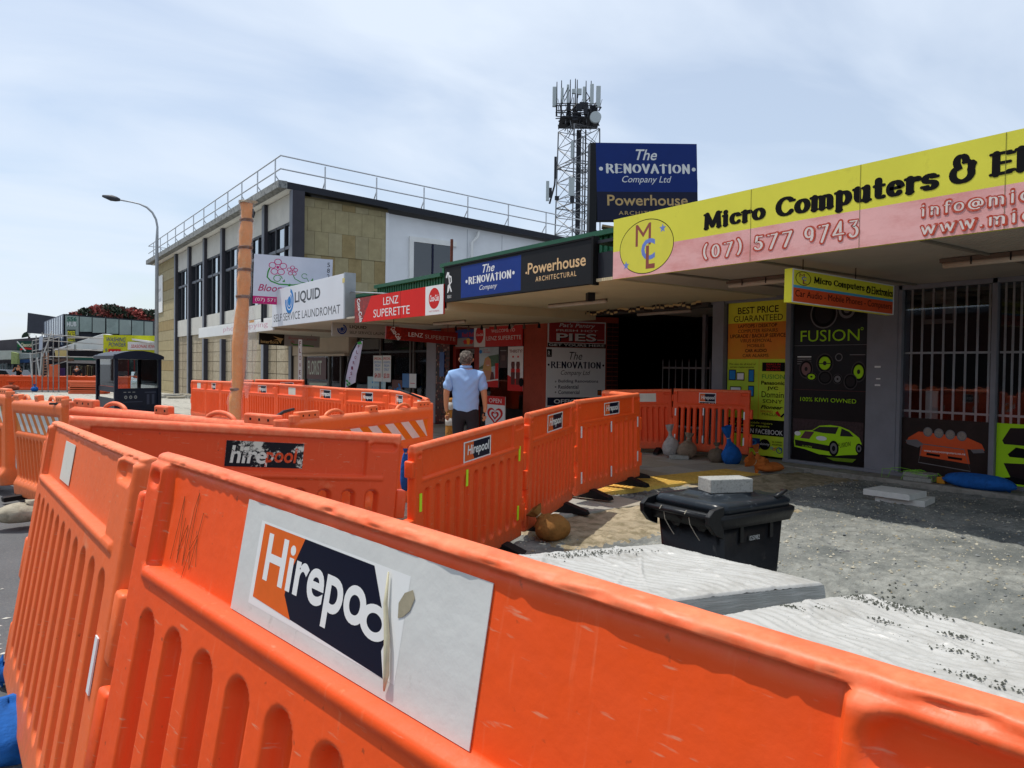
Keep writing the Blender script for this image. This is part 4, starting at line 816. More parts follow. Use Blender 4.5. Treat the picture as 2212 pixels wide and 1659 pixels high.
pr.rect(.02, .03, .98, .165, navy2); pr.text('OFFICE', .13, .06, .56, .135, signwhite, bold=.02)
for k in range(3): pr.poly([(.67+.08*k, .055), (.67+.08*k, .14), (.73+.08*k, .098)], signwhite)
pr.rect(.87, .20, .94, .29, blk); pr.text('m', .88, .21, .93, .27, orangep, bold=.03); pr.rect(0, .84, .085, .97, blk); pr.text('R', .02, .86, .06, .94, signwhite)
pm2 = pside('small_yellow_sign', 'yellow computer shop board low on the superette side wall', .0, 1.40, .18, .56, yellowp); pm2.text('Micro', .03, .45, .35, .9, blk, bold=.08); pm2.text('Computers', .38, .45, .95, .9, blk, bold=.08)
# superette front
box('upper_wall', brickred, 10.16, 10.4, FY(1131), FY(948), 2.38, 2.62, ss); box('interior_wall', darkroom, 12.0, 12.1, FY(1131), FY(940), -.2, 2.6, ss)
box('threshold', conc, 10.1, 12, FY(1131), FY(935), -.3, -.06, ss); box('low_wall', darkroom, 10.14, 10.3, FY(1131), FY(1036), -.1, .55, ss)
box('window_pane', gls, 10.09, 10.095, FY(1131), FY(1036), .5, 2.4, ss)
w_ = post('welcome_sign', 'red and white welcome board over the superette window', 1027, 1131, 1.96, 2.50, mat('sign_red', 'c02622', .35, .04), X=10.05, cat='sign', th=.03)
w_.rect(0, 0, .25, 1, signwhite); w_.oval(.125, .56, .09, .09*w_.w/w_.h*1.15, redp, n=30); w_.text('Coca-Cola', .05, .50, .2, .62, signwhite, shear=.3, bold=.03); w_.text('TASTE THE FEELING', .07, .2, .18, .23, redp); w_.text('WELCOME TO', .38, .62, .86, .76, signwhite); w_.text('LENZ SUPERETTE', .28, .28, .98, .46, signwhite, bold=.03)
sky_p = mat('poster_sky', 'b8cbd0', .5, .1, 3, col2='8a9aa0', fac=(.4, .7), scale2=2); skin_p = mat('poster_skin', 'c88a68', .5, .1); hair_p = mat('poster_hair', 'c89a58', .5, .2, 30)
p = post('beach_poster', 'summer poster of a smiling blonde woman in the superette window', 1031, 1078, .98, 1.95, sky_p, X=10.086)
p.poly([(0, .45), (.3, .55), (.55, .78), (1, .82), (1, .55), (0, .42)], mat('poster_trees_green', '4c6a50', .5, .3, 20)); p.poly([(.28, .22), (.3, .5), (.38, .72), (.52, .77), (.64, .7), (.68, .5), (.72, .22)], hair_p); p.oval(.52, .6, .12, .09, skin_p); p.poly([(.05, .17), (.1, .35), (.35, .42), (.7, .40), (.85, .18)], skin_p); p.rect(.47, .54, .58, .555, signwhite)
p.poly([(.62, .17), (.68, .38), (.78, .38), (.84, .17)], mat('cola_brown', '5c1c14', .3, .2)); p.rect(.85, .2, 1, .6, redp); p.rect(0, 0, 1, .17, redp); p.line([(0, .18), (.4, .14), (1, .2)], .03, signwhite); p.oval(.18, .89, .07, .05, skyp); p.text('cold', .3, .92, .5, .96, redp); p.text('refreshment', .3, .86, .62, .9, redp)
p = post('chocolate_poster', 'narrow dark brown poster between the two window posters', 1080, 1096, 1.45, 1.95, mat('choc', '3a1c18', .4, .1), X=10.086); p.rect(.25, .35, .75, .6, mat('choc_light', '5c4038', .4, .1)); p.rect(.1, .8, .9, .84, greyp)
p = post('cola_poster', 'white and red thirst poster with two cola bottles', 1098, 1131, .92, 1.95, signwhite, X=10.086)
p.rect(0, 0, 1, .28, redp); p.poly([(0, .36), (.5, .26), (1, .3), (1, .1), (0, .1)], redp); p.text('THIRSTY?', .1, .86, .95, .93, mat('brown_text', '6c241c', .5, .05), bold=.03)
for a in (.35, .68): p.poly([(a-.12, .14), (a-.14, .4), (a-.1, .5), (a-.13, .6), (a-.1, .66), (a+.1, .66), (a+.13, .6), (a+.1, .5), (a+.14, .4), (a+.12, .14)], MATS['cola_brown']); p.rect(a-.13, .42, a+.13, .5, redp); p.rect(a-.05, .75, a+.05, .79, redp)
p.oval(.9, .2, .15, .1, blk)
p = post('open_sign', 'open sign above a red and white ice cream heart by the door', 1088, 1131, .05, .80, signwhite, X=9.6, cat='sign', th=.02); 
p.rect(0, .74, 1, 1, redp); p.text('OPEN', .18, .80, .82, .93, signwhite, bold=.03)
def heart(p, a, b, s_, m): p.poly([(a+s_*16*math.sin(t)**3/16, b+s_*.75*(13*math.cos(t)-5*math.cos(2*t)-2*math.cos(3*t)-math.cos(4*t))/16) for t in np.linspace(0, 2*math.pi, 28, endpoint=False)], m)
heart(p, .5, .42, .40, redp); heart(p, .5, .42, .29, signwhite); heart(p, .5, .42, .20, redp); heart(p, .5, .42, .10, signwhite)
rb = post('energy_drink_sign', 'blue and grey energy drink board over the superette door', 985, 1026, 1.98, 2.42, mat('rb_blue', '1c3c86', .4, .05), X=10.08, cat='sign', th=.02); rb.poly([(0, 0), (1, 0), (1, .3), (.6, .52), (0, .5)], greyp); rb.text('Red Bull', .35, .56, .98, .82, redp, bold=.02); rb.oval(.68, .3, .12, .19, mat('rb_gold', 'e0a828', .4, .05)); rb.poly([(.4, .32), (.5, .4), (.6, .36), (.62, .16), (.48, .14)], redp); rb.poly([(.96, .32), (.86, .4), (.76, .36), (.74, .16), (.88, .14)], redp)
box('door_frame', mat('door_red', '8c2c22', .6, .1), 10.08, 10.2, FY(1036)-.0, FY(1026), -.1, 2.0, ss); box('door_frame', MATS['door_red'], 10.08, 10.2, FY(986), FY(980), -.1, 2.0, ss); box('door_head', MATS['door_red'], 10.08, 10.2, FY(1026), FY(986), 1.93, 2.0, ss)
p = Panel('chiller_poster', 'navy drinks poster in the dark superette doorway', 'poster', (10.9, onx(985, 800, 10.9)[1], 1.1), (0, -1, 0), ZUP, 1.4, .8, mat('navy_dark', '10172e', .4, .1), .01)
for i, t in enumerate(('CHILLY', 'FIZZY', 'FUN')): p.text(t, .05, .72-.3*i, .35, .92-.3*i, greyp)
p = post('number_plate', 'small white street number plate over the superette door', 990, 1015, 1.80, 1.93, greyp, X=10.3); p.text('586c', .2, .2, .8, .8, blk)
# mosaic pier
tiles = [mat('mosaic_'+n_, c, .4, .1) for n_, c in (('dark', '2c1614'), ('maroon', '5e1f18'), ('tan', '9a7460'))]
mpz = empty('mosaic_pier', (10.0, FY(966), 0), 'pier covered in small red, brown and tan mosaic tiles', 'pier')
ya, yb = FY(980), FY(950); box('core', tiles[0], 9.98, 10.3, ya, yb, -.2, 2.3, mpz)
sets = [MB() for _ in tiles]; 
for i in range(int((yb-ya)/.055)):
    for j in range(int(2.4/.055)):
        y = ya+i*.055; z = -.1+j*.055; sets[random.choices((0, 1, 2), (.45, .4, .15))[0]].box(9.974, 9.98, y+.003, y+.052, z+.003, z+.052)
for s_, m in zip(sets, tiles): s_.build('mosaic_tile', m, mpz, fix=False)['kind'] = 'stuff'
MB().box(9.95, 9.972, ya+.25, yb-.25, 1.2, 1.85).build('drink_ad', mat('can_blue', '3a5a94', .4, .2, 6), mpz)
# laundromat
lm = empty('laundromat', (10.1, 20, 0), 'grey laundromat shopfront with dark windows', 'shop')
grw = mat('grey_pier_paint', '8e8d92', .7, .08, 3, bump=.2)
box('pier', grw, 10.0, 10.3, FY(948), FY(928), -.3, 2.45, lm, .005); box('transom', darkgrey, 10.05, 10.15, FY(928), FY(765), 1.86, 1.92, lm)
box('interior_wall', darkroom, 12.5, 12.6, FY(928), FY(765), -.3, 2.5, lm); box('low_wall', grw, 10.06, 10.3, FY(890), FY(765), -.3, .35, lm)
for a, b_ in ((770, 823), (826, 888), (898, 926)): box('window_pane', gls, 10.1, 10.105, FY(b_), FY(a), .3 if b_ < 890 else -.2, 2.45, lm)
for a in (824, 889, 896): box('mullion', mat('bronze_frame', '4c4440', .5, .1), 10.04, 10.14, FY(a+2), FY(a-1), -.3, 2.45, lm)
box('grille', mat('mesh_grille', '55504a', .6, .4, 60), 10.03, 10.04, FY(822), FY(785), 1.98, 2.3, lm)
for k, (a, b_, t2, pr_) in enumerate(((811, 830, 'DRYING', '$4.00'), (831, 849, 'WASHING', '$3.00'))):
    p = post('price_notice', 'white notice for special %s in the laundromat window' % t2.lower(), a, b_, .98, 1.78, signwhite, X=10.03); p.text('SPECIAL', .06, .84, .94, .93, redp, bold=.04); p.text(t2, .08, .70, .92, .79, skyp, bold=.03); p.text('FROM', .2, .56, .8, .66, skyp, bold=.03); p.text('ONLY', .2, .42, .8, .52, skyp, bold=.03); p.text(pr_, .15, .12, .85, .32, redp, bold=.05)
p = post('service_list', 'pale blue service list panel in the laundromat window', 797, 836, .2, 1.12, mat('frosted_blue', 'a8c4cc', .4, .06), X=10.06)
for i, t in enumerate(('LARGE & SMALL', 'FAST DRYING', 'SELF SERVICE', 'ALL TYPES')): p.text(t, .38, .78-.17*i, .85, .84-.17*i, skyp); p.oval(.28, .81-.17*i, .035, .03, skyp)
def swirl(p, a, b, r, asp, m):
    z = p.z(); 
    for r0, r1, a0, a1 in ((.72, 1.0, -190, 75), (.0, .38, 0, 360), (.45, .62, -200, 60)):
        n = 18; vs = [p.pt(a+r*q*math.cos(R(a0+(a1-a0)*i/n)), b+r*asp*q*math.sin(R(a0+(a1-a0)*i/n)), z) for i in range(n+1) for q in (r0, r1)]
        MB().add(vs, [(2*i, 2*i+1, 2*i+3, 2*i+2) for i in range(n)]).build('emblem', m, p.par, fix=False)
p = post('emblem_sticker', 'blue swirl emblem stuck on the laundromat glass', 850, 872, .3, 1.05, mat('red_brown_screen', '5a2c24', .5, .2, 3), X=10.06); swirl(p, .55, .6, .33, p.w/p.h, skyp); p.text('LIQUID', .2, .12, .85, .2, skyp)
p = post('small_notice', 'small blue and white notices beside the laundromat door', 875, 905, .85, 1.25, mat('notice_blue', '2c6ca8', .4, .1), X=10.02); p.rect(.5, 0, 1, 1, signwhite); p.rect(.58, .3, .9, .34, redp)
# florist
fl_ = empty('florist_shop', (10.1, 25, 0), 'cream florist shopfront with dark window under the awning', 'shop')
cream = mat('cream_paint', 'b8a896', .7, .08, 2, col2='9a8a78', fac=(.6, .8), scale2=4)
box('upper_wall', cream, 9.9, 10.3, FY(765), FY(640), 1.82, 2.5, fl_); box('ledge', cream, 9.75, 10.0, FY(765), FY(660), 1.78, 1.86, fl_, .01)
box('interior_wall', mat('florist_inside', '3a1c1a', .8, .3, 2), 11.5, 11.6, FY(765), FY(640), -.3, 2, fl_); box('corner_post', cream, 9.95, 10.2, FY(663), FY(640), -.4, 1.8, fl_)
box('window_pane', gls, 10.0, 10.005, FY(742), FY(664), .3, 1.8, fl_); box('low_wall', mat('dull_maroon', '4a2622', .7, .1), 9.98, 10.2, FY(742), FY(664), -.4, .35, fl_)
for a in (665, 718, 744, 760): box('mullion', MATS['bronze_frame'], 9.95, 10.05, FY(a+2), FY(a-1), -.4, 1.8, fl_)
p = Panel('florist_lettering', 'white florist lettering on the maroon window panel', 'sign', (9.97, FY(670), .95), (0, -1, 0), ZUP, FY(670)-FY(712), .8, mat('maroon_panel', '4e1c1c', .4, .15), .01); p.text('FLORIST', .06, .2, .78, .85, mat('pale_letter', 'b4bcac', .5, .05), bold=.01)
p = Panel('white_window_shape', 'white slanted card in the lower florist window', 'card', (9.97, FY(674), .45), (0, -1, 0), ZUP, FY(674)-FY(716), .42, mat('grey_glass_print', '55504e', .4, .1), .005); p.poly([(.05, .25), (.05, .85), (.95, .9), (.95, .75)], mat('pale_card', 'a4ac98', .5, .05))
# flowers vertical sign
fs = Panel('flowers_sign', 'tall narrow white sign spelling flowers beside the florist', 'sign', D(644, 822, 21)+np.array([0, 0, -.6]), _R, ZUP, .10, 1.75, signwhite, .03)
for i, c in enumerate('FLOWERS.'): fs.text(c, .25, .9-.115*i, .75, .97-.115*i, mat('brown_red', '7c2a26', .5, .05), bold=.01)
# feather flag
ff = empty('feather_flag', D(762, 835, 15.6), 'white feather banner reading florist with green leaves', 'banner')
o_ = D(762, 834, 15.6); uxf = _R.copy(); F_ = lambda px, py, off=0: D(px, py, 15.6)-_f*off
edge = [(745, 838), (747, 815), (753, 786), (762, 760), (772, 742), (783, 736)]; edge2 = [(768, 826), (770, 808), (776, 785), (779, 765), (782, 750), (784, 738)]
vs = []
for (a, b_), (c, d_) in zip(edge, edge2): vs += [F_(a, b_), F_((a+c)/2, (b_+d_)/2, .02), F_(c, d_)]
MB().add(vs, [(3*i+j, 3*i+j+1, 3*i+j+4, 3*i+j+3) for i in range(5) for j in range(2)]).build('banner', mat('banner_cloth', 'c0bccc', .7, .06), ff, smooth=True)
MB().tube([F_(a-1.5, b_) for a, b_ in edge]+[F_(785, 735)], .018, 6).build('pole', black, ff)
for i, c in enumerate('FLORIST'):
    a, b_ = 776-3.6*i, 749+11.5*i; 
    if i > 4: a += 2
    q = Panel('', '', '', F_(a-2.2, b_+4, .05), _R, ZUP, .042, .075, MATS['banner_cloth'], .001, parent=ff, part='patch'); q.text(c, 0.05, 0.05, .95, .95, mat('maroon_text', '6c2444', .5, .05), bold=.02)
for a, b_ in ((776, 742), (780, 741), (751, 823), (756, 828), (752, 831)): MB().add([F_(a+2.4*math.cos(t)+1.2*math.sin(t), b_+3.2*math.sin(t), .06) for t in np.linspace(0, 6.28, 9)[:-1]], [tuple(range(8))]).build('leaf_print', greenp, ff, fix=False)
# ---------------------------------------------------------------- awnings and fascias further along
aw2 = empty('superette_awning', (6.6, 13, 2.6), 'long awning with ribbed cream soffit over the superette and laundromat', 'awning')
cream_s = wave_bump(mat('cream_soffit', 'cbbc98', .8, .08, 1.2), 'Y', 9, .7, .012)
box('soffit', cream_s, 6.62, 10.1, 7.13, 11.4, 2.60, 2.64, aw2); box('soffit', cream_s, 6.62, 10.1, 11.4, 15.2, 2.44, 2.48, aw2); box('soffit', mat('pale_soffit', 'b8b0a0', .8, .08, 1.2), 6.62, 10.1, 15.2, 21.0, 2.49, 2.53, aw2)
box('soffit', MATS['pale_soffit'], 6.7, 10.1, 21.0, 30, 2.42, 2.46, aw2)
gr_ = mat('green_corrugated', '2c6a4a', .5, .1, 2); grd = mat('green_flashing', '2a5c44', .45, .1, 2)
# corrugated parapet standing back from the fascia
mb = MB(); 
def hz_(y): return 3.32 if y < 12.3 else 3.02 if y > 15.2 else 3.16
for i in range(int((16.5-6.9)/.11)):
    y = 6.9+i*.11; mb.box(7.10, 7.13, y, y+.06, 2.7, hz_(y)); mb.box(7.125, 7.15, y+.06, y+.11, 2.7, hz_(y))
mb.build('parapet_rib', gr_, aw2, fix=False)['kind'] = 'stuff'
box('ridge_flashing', grd, 7.02, 7.6, 6.9, 12.3, 3.31, 3.38, aw2); box('ridge_flashing', grd, 7.02, 7.6, 12.3, 15.2, 3.15, 3.22, aw2); box('ridge_flashing', grd, 7.02, 7.6, 15.2, 18.0, 3.02, 3.09, aw2); box('side_beam', darkgrey, 6.64, 7.0, 7.14, 7.45, 2.62, 2.98, aw2)
rf = Panel('renovation_fascia', 'blue and black renovation and powerhouse fascia with hammer emblem', 'sign', (6.6, 11.4, 2.58), (0, -1, 0), ZUP, 3.92, .60, mat('fascia_black', '131417', .6, .15, 2), .08, bevel=.004)
def rx(px): return (11.4-onx(px, 600, 6.6)[1])/3.92
rblue = mat('fascia_blue', '12327c', .6, .06)
rf.rect(rx(996), .06, rx(1125), .94, rblue)
rf.text('The', rx(1042), .66, rx(1068), .88, signwhite, shear=.3, bold=.01); rf.text('RENOVATION', rx(1012), .40, rx(1104), .62, signwhite, pen=dict(thick=.27, thin=.07, serif=.09, track=.05)); rf.oval(rx(1008), .5, .008, .045, signwhite); rf.oval(rx(1109), .53, .008, .045, signwhite); rf.text('Company', rx(1036), .17, rx(1074), .34, signwhite, shear=.3)
rf.text('Powerhouse', rx(1140), .42, rx(1265), .70, mat('fascia_gold', 'd8b484', .45, .05), bold=.04); rf.text('ARCHITECTURAL', rx(1157), .22, rx(1245), .34, MATS['fascia_gold'], spacing=1.25, bold=.01); rf.oval(rx(1137), .47, .005, .03, MATS['fascia_gold'])
hm = [(.010, .66), (.020, .80), (.030, .86), (.040, .82)]
rf.line([(.018, .70), (.028, .83), (.040, .80)], .05, signwhite); rf.line([(.036, .80), (.046, .50), (.036, .30)], .035, signwhite); rf.line([(.040, .74), (.058, .70), (.060, .56), (.045, .48), (.062, .28)], .035, signwhite); rf.line([(.046, .5), (.034, .46), (.030, .26)], .03, signwhite); rf.text('RENOX', .028, .10, .062, .19, signwhite)
box('edge_trim', black, 6.56, 6.67, 7.46, 7.5, 2.56, 3.20, rf.root); box('edge_trim', black, 6.585, 6.67, 7.5, 11.4, 3.18, 3.205, rf.root)
lz = Panel('superette_fascia', 'red superette fascia sign with cola roundel', 'sign', (6.58, 15.2, 2.38), (0, -1, 0), ZUP, 3.8, .52, mat('lenz_red', 'd21e16', .6, .05), .03)
lz.rect(.83, 0, 1, 1, signwhite); lz.poly([(0, 0), (0, 1), (.22, 1), (.10, 0)], mat('cola_photo', '7c1a14', .4, .35, 12, col2='c43a22', fac=(.5, .7), scale2=14)); lz.oval(.915, .56, .052, .36, redp, n=30); lz.text('Coca-Cola', .872, .46, .958, .68, signwhite, shear=.3, bold=.03); lz.text('TASTE THE FEELING', .865, .10, .965, .15, redp)
lz.text('LENZ', .37, .57, .545, .86, signwhite, bold=.05); lz.text('SUPERETTE', .25, .13, .67, .44, signwhite, bold=.0)
def vtext(p, t, a, b, w, h, m, rot):   # lettering turned by rot
    V, Fc = text_mesh(t, .03, .3); lo, hi = V.min(0), V.max(0); U = (V-lo)/(hi-lo)-.5; z = p.z(); c, s_ = math.cos(rot), math.sin(rot)
    co = [p.O+p.ux*(a*p.w+u*w*c-v*h*s_)+p.uy*(b*p.h+u*w*s_+v*h*c)+p.n*z for u, v in U]; return MB().add(co, Fc).build('lettering', m, p.par, fix=False)
vtext(lz, 'Coca-Cola', .07, .5, .52, .16, signwhite, R(-72))
box('board_joint', mat('joint_red', '7c1410', .5, .1), 6.5785, 6.5795, 15.2-.57*3.8, 15.2-.57*3.8+.012, 2.38, 2.9, lz.root)
lq = Panel('laundromat_fascia', 'raised white laundromat fascia with blue swirl emblem', 'sign', (6.6, 20.9, 2.50), (0, -1, 0), ZUP, 5.1, 1.01, mat('fascia_pale', 'd2d6dc', .35, .04, 1), .22, bevel=.006)
swirl(lq, .28, .62, .065, 5.1/1.01, skyp); gtx = mat('fascia_grey_text', '3c4046', .45, .05); lq.text('LIQUID', .36, .50, .71, .82, gtx, bold=.035); lq.text('SELF SERVICE LAUNDROMAT', .03, .13, .95, .33, gtx, bold=.025)
box('end_cap', steel, 6.585, 6.84, 15.75, 15.83, 2.5, 3.52, lq.root, .004); box('end_clip', mat('cream_clip', 'cfc07c', .5, .1), 6.58, 6.62, 15.77, 15.9, 3.3, 3.4, lq.root); MB().tube([(6.7, 15.8, 3.1), (7.3, 14.0, 2.95)], .015, 5).build('stay_cable', steel, lq.root)
pf = Panel('flower_fascia', 'weathered white fascia with faded pink lettering by the laundromat', 'sign', (6.62, 29.6, 2.42), (0, -1, 0), ZUP, 8.7, .36, signwhite, .05); pf.text('photocopying', .40, .2, .95, .75, mat('faded_pink', 'c89aa8', .6, .1)); pf.rect(0, .82, 1, 1.0, white); pf.rect(.74, .80, .80, 1, mat('rust_yellow', 'c88a2c', .6, .3, 20))
# closing pieces over the awnings
box('soffit_step', MATS['cream_soffit'], 6.66, 10.1, 11.38, 11.42, 2.44, 2.64, aw2); box('soffit_step', MATS['pale_soffit'], 6.66, 10.1, 15.18, 15.22, 2.40, 2.56, aw2); box('roof_sheet', darkgrey, 7.16, 12.5, 7.2, 29.0, 2.85, 2.9, aw2); box('soffit_step', MATS['pale_soffit'], 6.7, 10.1, 20.95, 21.0, 2.42, 2.53, aw2)
# billboards
bs = D(549, 655, 20.3); bm_, w, h = hang('flower_billboard', 'white florist billboard with pink flowers and a magenta phone band', (549, 548), (719, 561), (546, 655), 20.3, 20.9, mat('billboard_white', 'cdd0dc', .4, .04), .06)
bm_.rect(0, 0, 1, .155, pinkp); bm_.text('(07) 571', .03, .035, .28, .12, signwhite)
def flower(p, a, b, r, m, wd):
    asp = p.w/p.h
    for k in range(5): t = math.pi/2+k*2*math.pi/5; ca, cb_ = a+r*.62*math.cos(t), b+r*.62*asp*math.sin(t); p.oval(ca, cb_, r*.42, r*.36*asp, m, inner=1-wd, n=18)
    p.oval(a, b, r*.16, r*.16*asp, m)
flower(bm_, .30, .76, .115, pinkp, .22); flower(bm_, .485, .71, .07, pinkp, .3)
asp_ = bm_.w/bm_.h
bm_.line([(.20, .74)]+[(.20+.0*k, .7) for k in ()]+[(.18, .66), (.17, .55), (.22, .47), (.32, .42), (.5, .42), (.74, .49)], .035, greenp)
bm_.line([(.30+.06*math.cos(R(t))*(1-t/900), .53+.08*math.sin(R(t))*(1-t/900)) for t in range(0, 400, 30)], .02, greenp); bm_.line([(.49, .64), (.52, .55), (.6, .49), (.72, .47)], .02, greenp); bm_.line([(.64+.035*math.cos(R(t)), .62+.05*math.sin(R(t))) for t in range(20, 330, 30)]+[(.70, .5)], .015, greenp)
for a, b_ in ((.36, .47), (.72, .53), (.43, .39)): bm_.poly([(a, b_), (a+.03, b_+.06), (a+.035, b_)], greenp)
bm_.text('Blooms', .06, .26, .45, .40, mat('bloom_pink', 'b43a6a', .4, .05), shear=.3, bold=.01); bm_.text('5', .93, .84, .965, .93, darkgrey); bm_.text('8', .93, .72, .965, .81, darkgrey); bm_.text('2', .93, .60, .965, .69, darkgrey)
for a in (.12, .8): q = bm_.pt(a, 0, -.05); MB().tube([q, q-np.array([0, 0, .5])], .035, 6).build('post', darkgrey, bm_.root)
ps, w, h = hang('pole_sign', 'tall blue and black renovation company sign box above the awnings', (1287, 308), (1505, 311), (1284, 475), 11.2, 11.4, navy, .16)
ps.rect(0, .37, 1, 1, mat('pole_blue', '0f2c70', .6, .07)); ps.text('The', .39, .78, .60, .92, signwhite, shear=.3, bold=.01); ps.text('RENOVATION', .09, .605, .925, .735, signwhite, pen=dict(thick=.27, thin=.07, serif=.09, track=.05)); ps.oval(.045, .665, .02, .025, signwhite); ps.oval(.965, .665, .02, .025, signwhite); ps.text('Company Ltd', .25, .465, .74, .575, signwhite, shear=.3)
ps.text('Powerhouse', .10, .19, .90, .33, goldp, bold=.05); ps.text('ARCHITECTURAL', .21, .07, .85, .12, goldp, spacing=1.2)
q = ps.pt(0, 0, 0); MB().obox(q-ps.n*.17-ps.ux*.125-np.array([0, 0, 1.2]), ps.ux, ps.n, (0, 0, 1), .11, .17, h+1.2).build('support_post', mat('post_dark', '15161a', .5, .1), ps.root, bevel=.004)
MB().tube([ps.pt(1.005, .68, -.05), ps.pt(1.01, .5, -.04), ps.pt(1.006, .3, -.04), ps.pt(1.02, .1, -.04)], .004, 4).build('loose_wire', darkgrey, ps.root)
MB().tube([D(1300, 490, 11.5), D(1340, 497, 11.5)], .04, 5).build('timber_strut', mat('mossy_timber', '6c6048', .9, .3, 8), ps.root); MB().tube([D(1302, 500, 11.5), D(1345, 505, 11.5)], .05, 5).build('timber_strut', MATS['mossy_timber'], ps.root)
# hanging undersigns
u, w, h = hang('hanging_sign', 'black and pale florist sign with pink script hanging under the far awning', (560, 719), (691, 727), (559, 744), 22.8, 23.9, mat('undersign_pale', '9a948e', .5, .06), .05)
u.rect(0, 0, .405, 1, mat('undersign_black', '18130f', .4, .1)); u.text('Interflora', .03, .14, .31, .42, goldp, bold=.02); u.poly([(.22, .8), (.33, .66), (.39, .62), (.36, .4), (.345, .15), (.325, .3), (.30, .48), (.22, .42), (.3, .58)], goldp); u.text('Blooms on Cameron', .47, .60, .95, .84, mat('dull_pink', 'a8465a', .5, .05), shear=.25); flower(u, .54, .34, .035, MATS['dull_pink'], .35); u.line([(.52, .3), (.56, .14), (.7, .16), (.9, .08)], .03, greenp); U1 = u
u, w, h = hang('hanging_sign', 'pale grey laundromat sign with blue swirl hanging under the awning', (718, 694), (862, 702), (717, 726), 18.0, 19.0, mat('undersign_grey', 'aca69c', .5, .05), .05); swirl(u, .14, .5, .07, w/h, bluep); u.text('LIQUID', .25, .56, .50, .80, black, bold=.03); u.text('SELF SERVICE LAUNDROMAT', .25, .22, 1.0, .42, black, bold=.02); U2 = u
u, w, h = hang('hanging_sign', 'dark red superette sign with cola picture hanging under the awning', (835, 704), (989, 719), (834, 732), 15.6, 16.6, mat('undersign_red', '8e241e', .4, .05), .04); u.poly([(0, 0), (0, 1), (.46, .98), (.38, .5), (.27, 0)], MATS['cola_photo']); u.text('LENZ', .30, .35, .50, .68, signwhite, bold=.04); u.text('SUPERETTE', .53, .30, .97, .62, mat('dull_white', 'b8a8a0', .5, .05)); vtext(u, 'Coca-Cola', .13, .5, .30, .11, signwhite, R(-50)); U3 = u
def chains(p, zs):
    for a in (.1, .86): q = p.pt(a, 1, -.02); MB().tube([q, q+np.array([0, 0, zs-q[2]])], .008, 5).build('chain', mat('rusty_chain', '3c2a20', .8, .3, 40), p.root)
# lights under these awnings
for k, (a, b_) in enumerate((((1080, 668, 10.4), (1188, 655, 9.6)), ((880, 686, 12.5), (942, 680, 12.0)), ((1440, 628, 9.0), (1612, 607, 8.2)), ((1390, 678, 12.5), (1500, 688, 12.9)), ((672, 725, 21), (752, 713, 19)))[:2] + (((1390, 676, 12.5), (1500, 686, 12.9)),)):
    A, B = D(*a), D(*b_); A[2] = B[2] = 2.56 if k != 1 else 2.41
    if k == 1: A = np.array([8.2, 14.6, 2.40]); B = np.array([8.2, 13.3, 2.40])
    if k == 0: A = np.array([8.3, 10.6, 2.56]); B = np.array([8.3, 9.1, 2.56])
    if k == 2: A = np.array([10.9, 11.0, 2.57]); B = np.array([10.9, 9.6, 2.57])
    t = empty('tube_light', (A+B)/2, ['unlit tube light under the cream ribbed soffit before the superette', 'unlit tube light right of the superette fascia under the soffit', 'unlit tube light inside the dark passage'][k], 'light', 'fluorescent lights under the awnings')
    MB().tube([A, B], .033, 10).build('diffuser', MATS['tube_cover'], t, smooth=True); MB().tube([A+[0, 0, .03], B+[0, 0, .03]], .028, 4).build('housing', MATS['light_housing'], t)
chains(U1, 2.43); chains(U2, 2.5); chains(U3, 2.45)
# string of small spotlights over the superette
sl = empty('spotlight_rail', (9.2, 14, 2.42), 'black rail of small spotlights under the soffit before the superette', 'light'); MB().tube([(9.0, 15.0, 2.41), (9.6, 12.6, 2.41)], .012, 5).build('rail', black, sl)
for i in range(7): q = np.array([9.0+.6*i/6, 15.0-2.4*i/6, 2.41]); MB().lathe(q+np.array([0, 0, -.11]), [(.035, 0), (.03, .05), (.014, .10)], 8).build('spotlight', MATS['light_housing'] if i % 2 else black, sl)
tag(MB().tube([(9.9, FY(1131)-.1, 2.6), (9.6, FY(1131)-.1, 2.58), (9.55, FY(1131)-.1, 2.5), (9.7, FY(1131)-.12, 2.38)], .06, 10).build('drain_pipe', cream, smooth=True), 'cream elbow pipe end poking from the superette wall', 'pipe')
# ragged checked tape hanging along the soffit edge
tp = empty('checked_tape', (9.8, 10, 2.5), 'ragged twisted black and cream checked tape strung along the soffit edge', 'tape')
for i in range(40):
    y = 12.5-i*.105; x = 9.9+(-.02*i*.3); z = 2.555+.02*math.sin(i*1.3)
    for j in range(2): MB().obox((x, y, z-.04*j), (.3*math.sin(i), -1, .2*math.sin(i*2)), (0, .1, 1), (-1, 0, 0), .09, .035, .006).build('tape_square', [mat('tape_cream', 'c8ac78', .7, .1), mat('tape_dark', '2c221c', .7, .1)][(i+j+(i*7 % 3 == 0)) % 2], tp, fix=False)

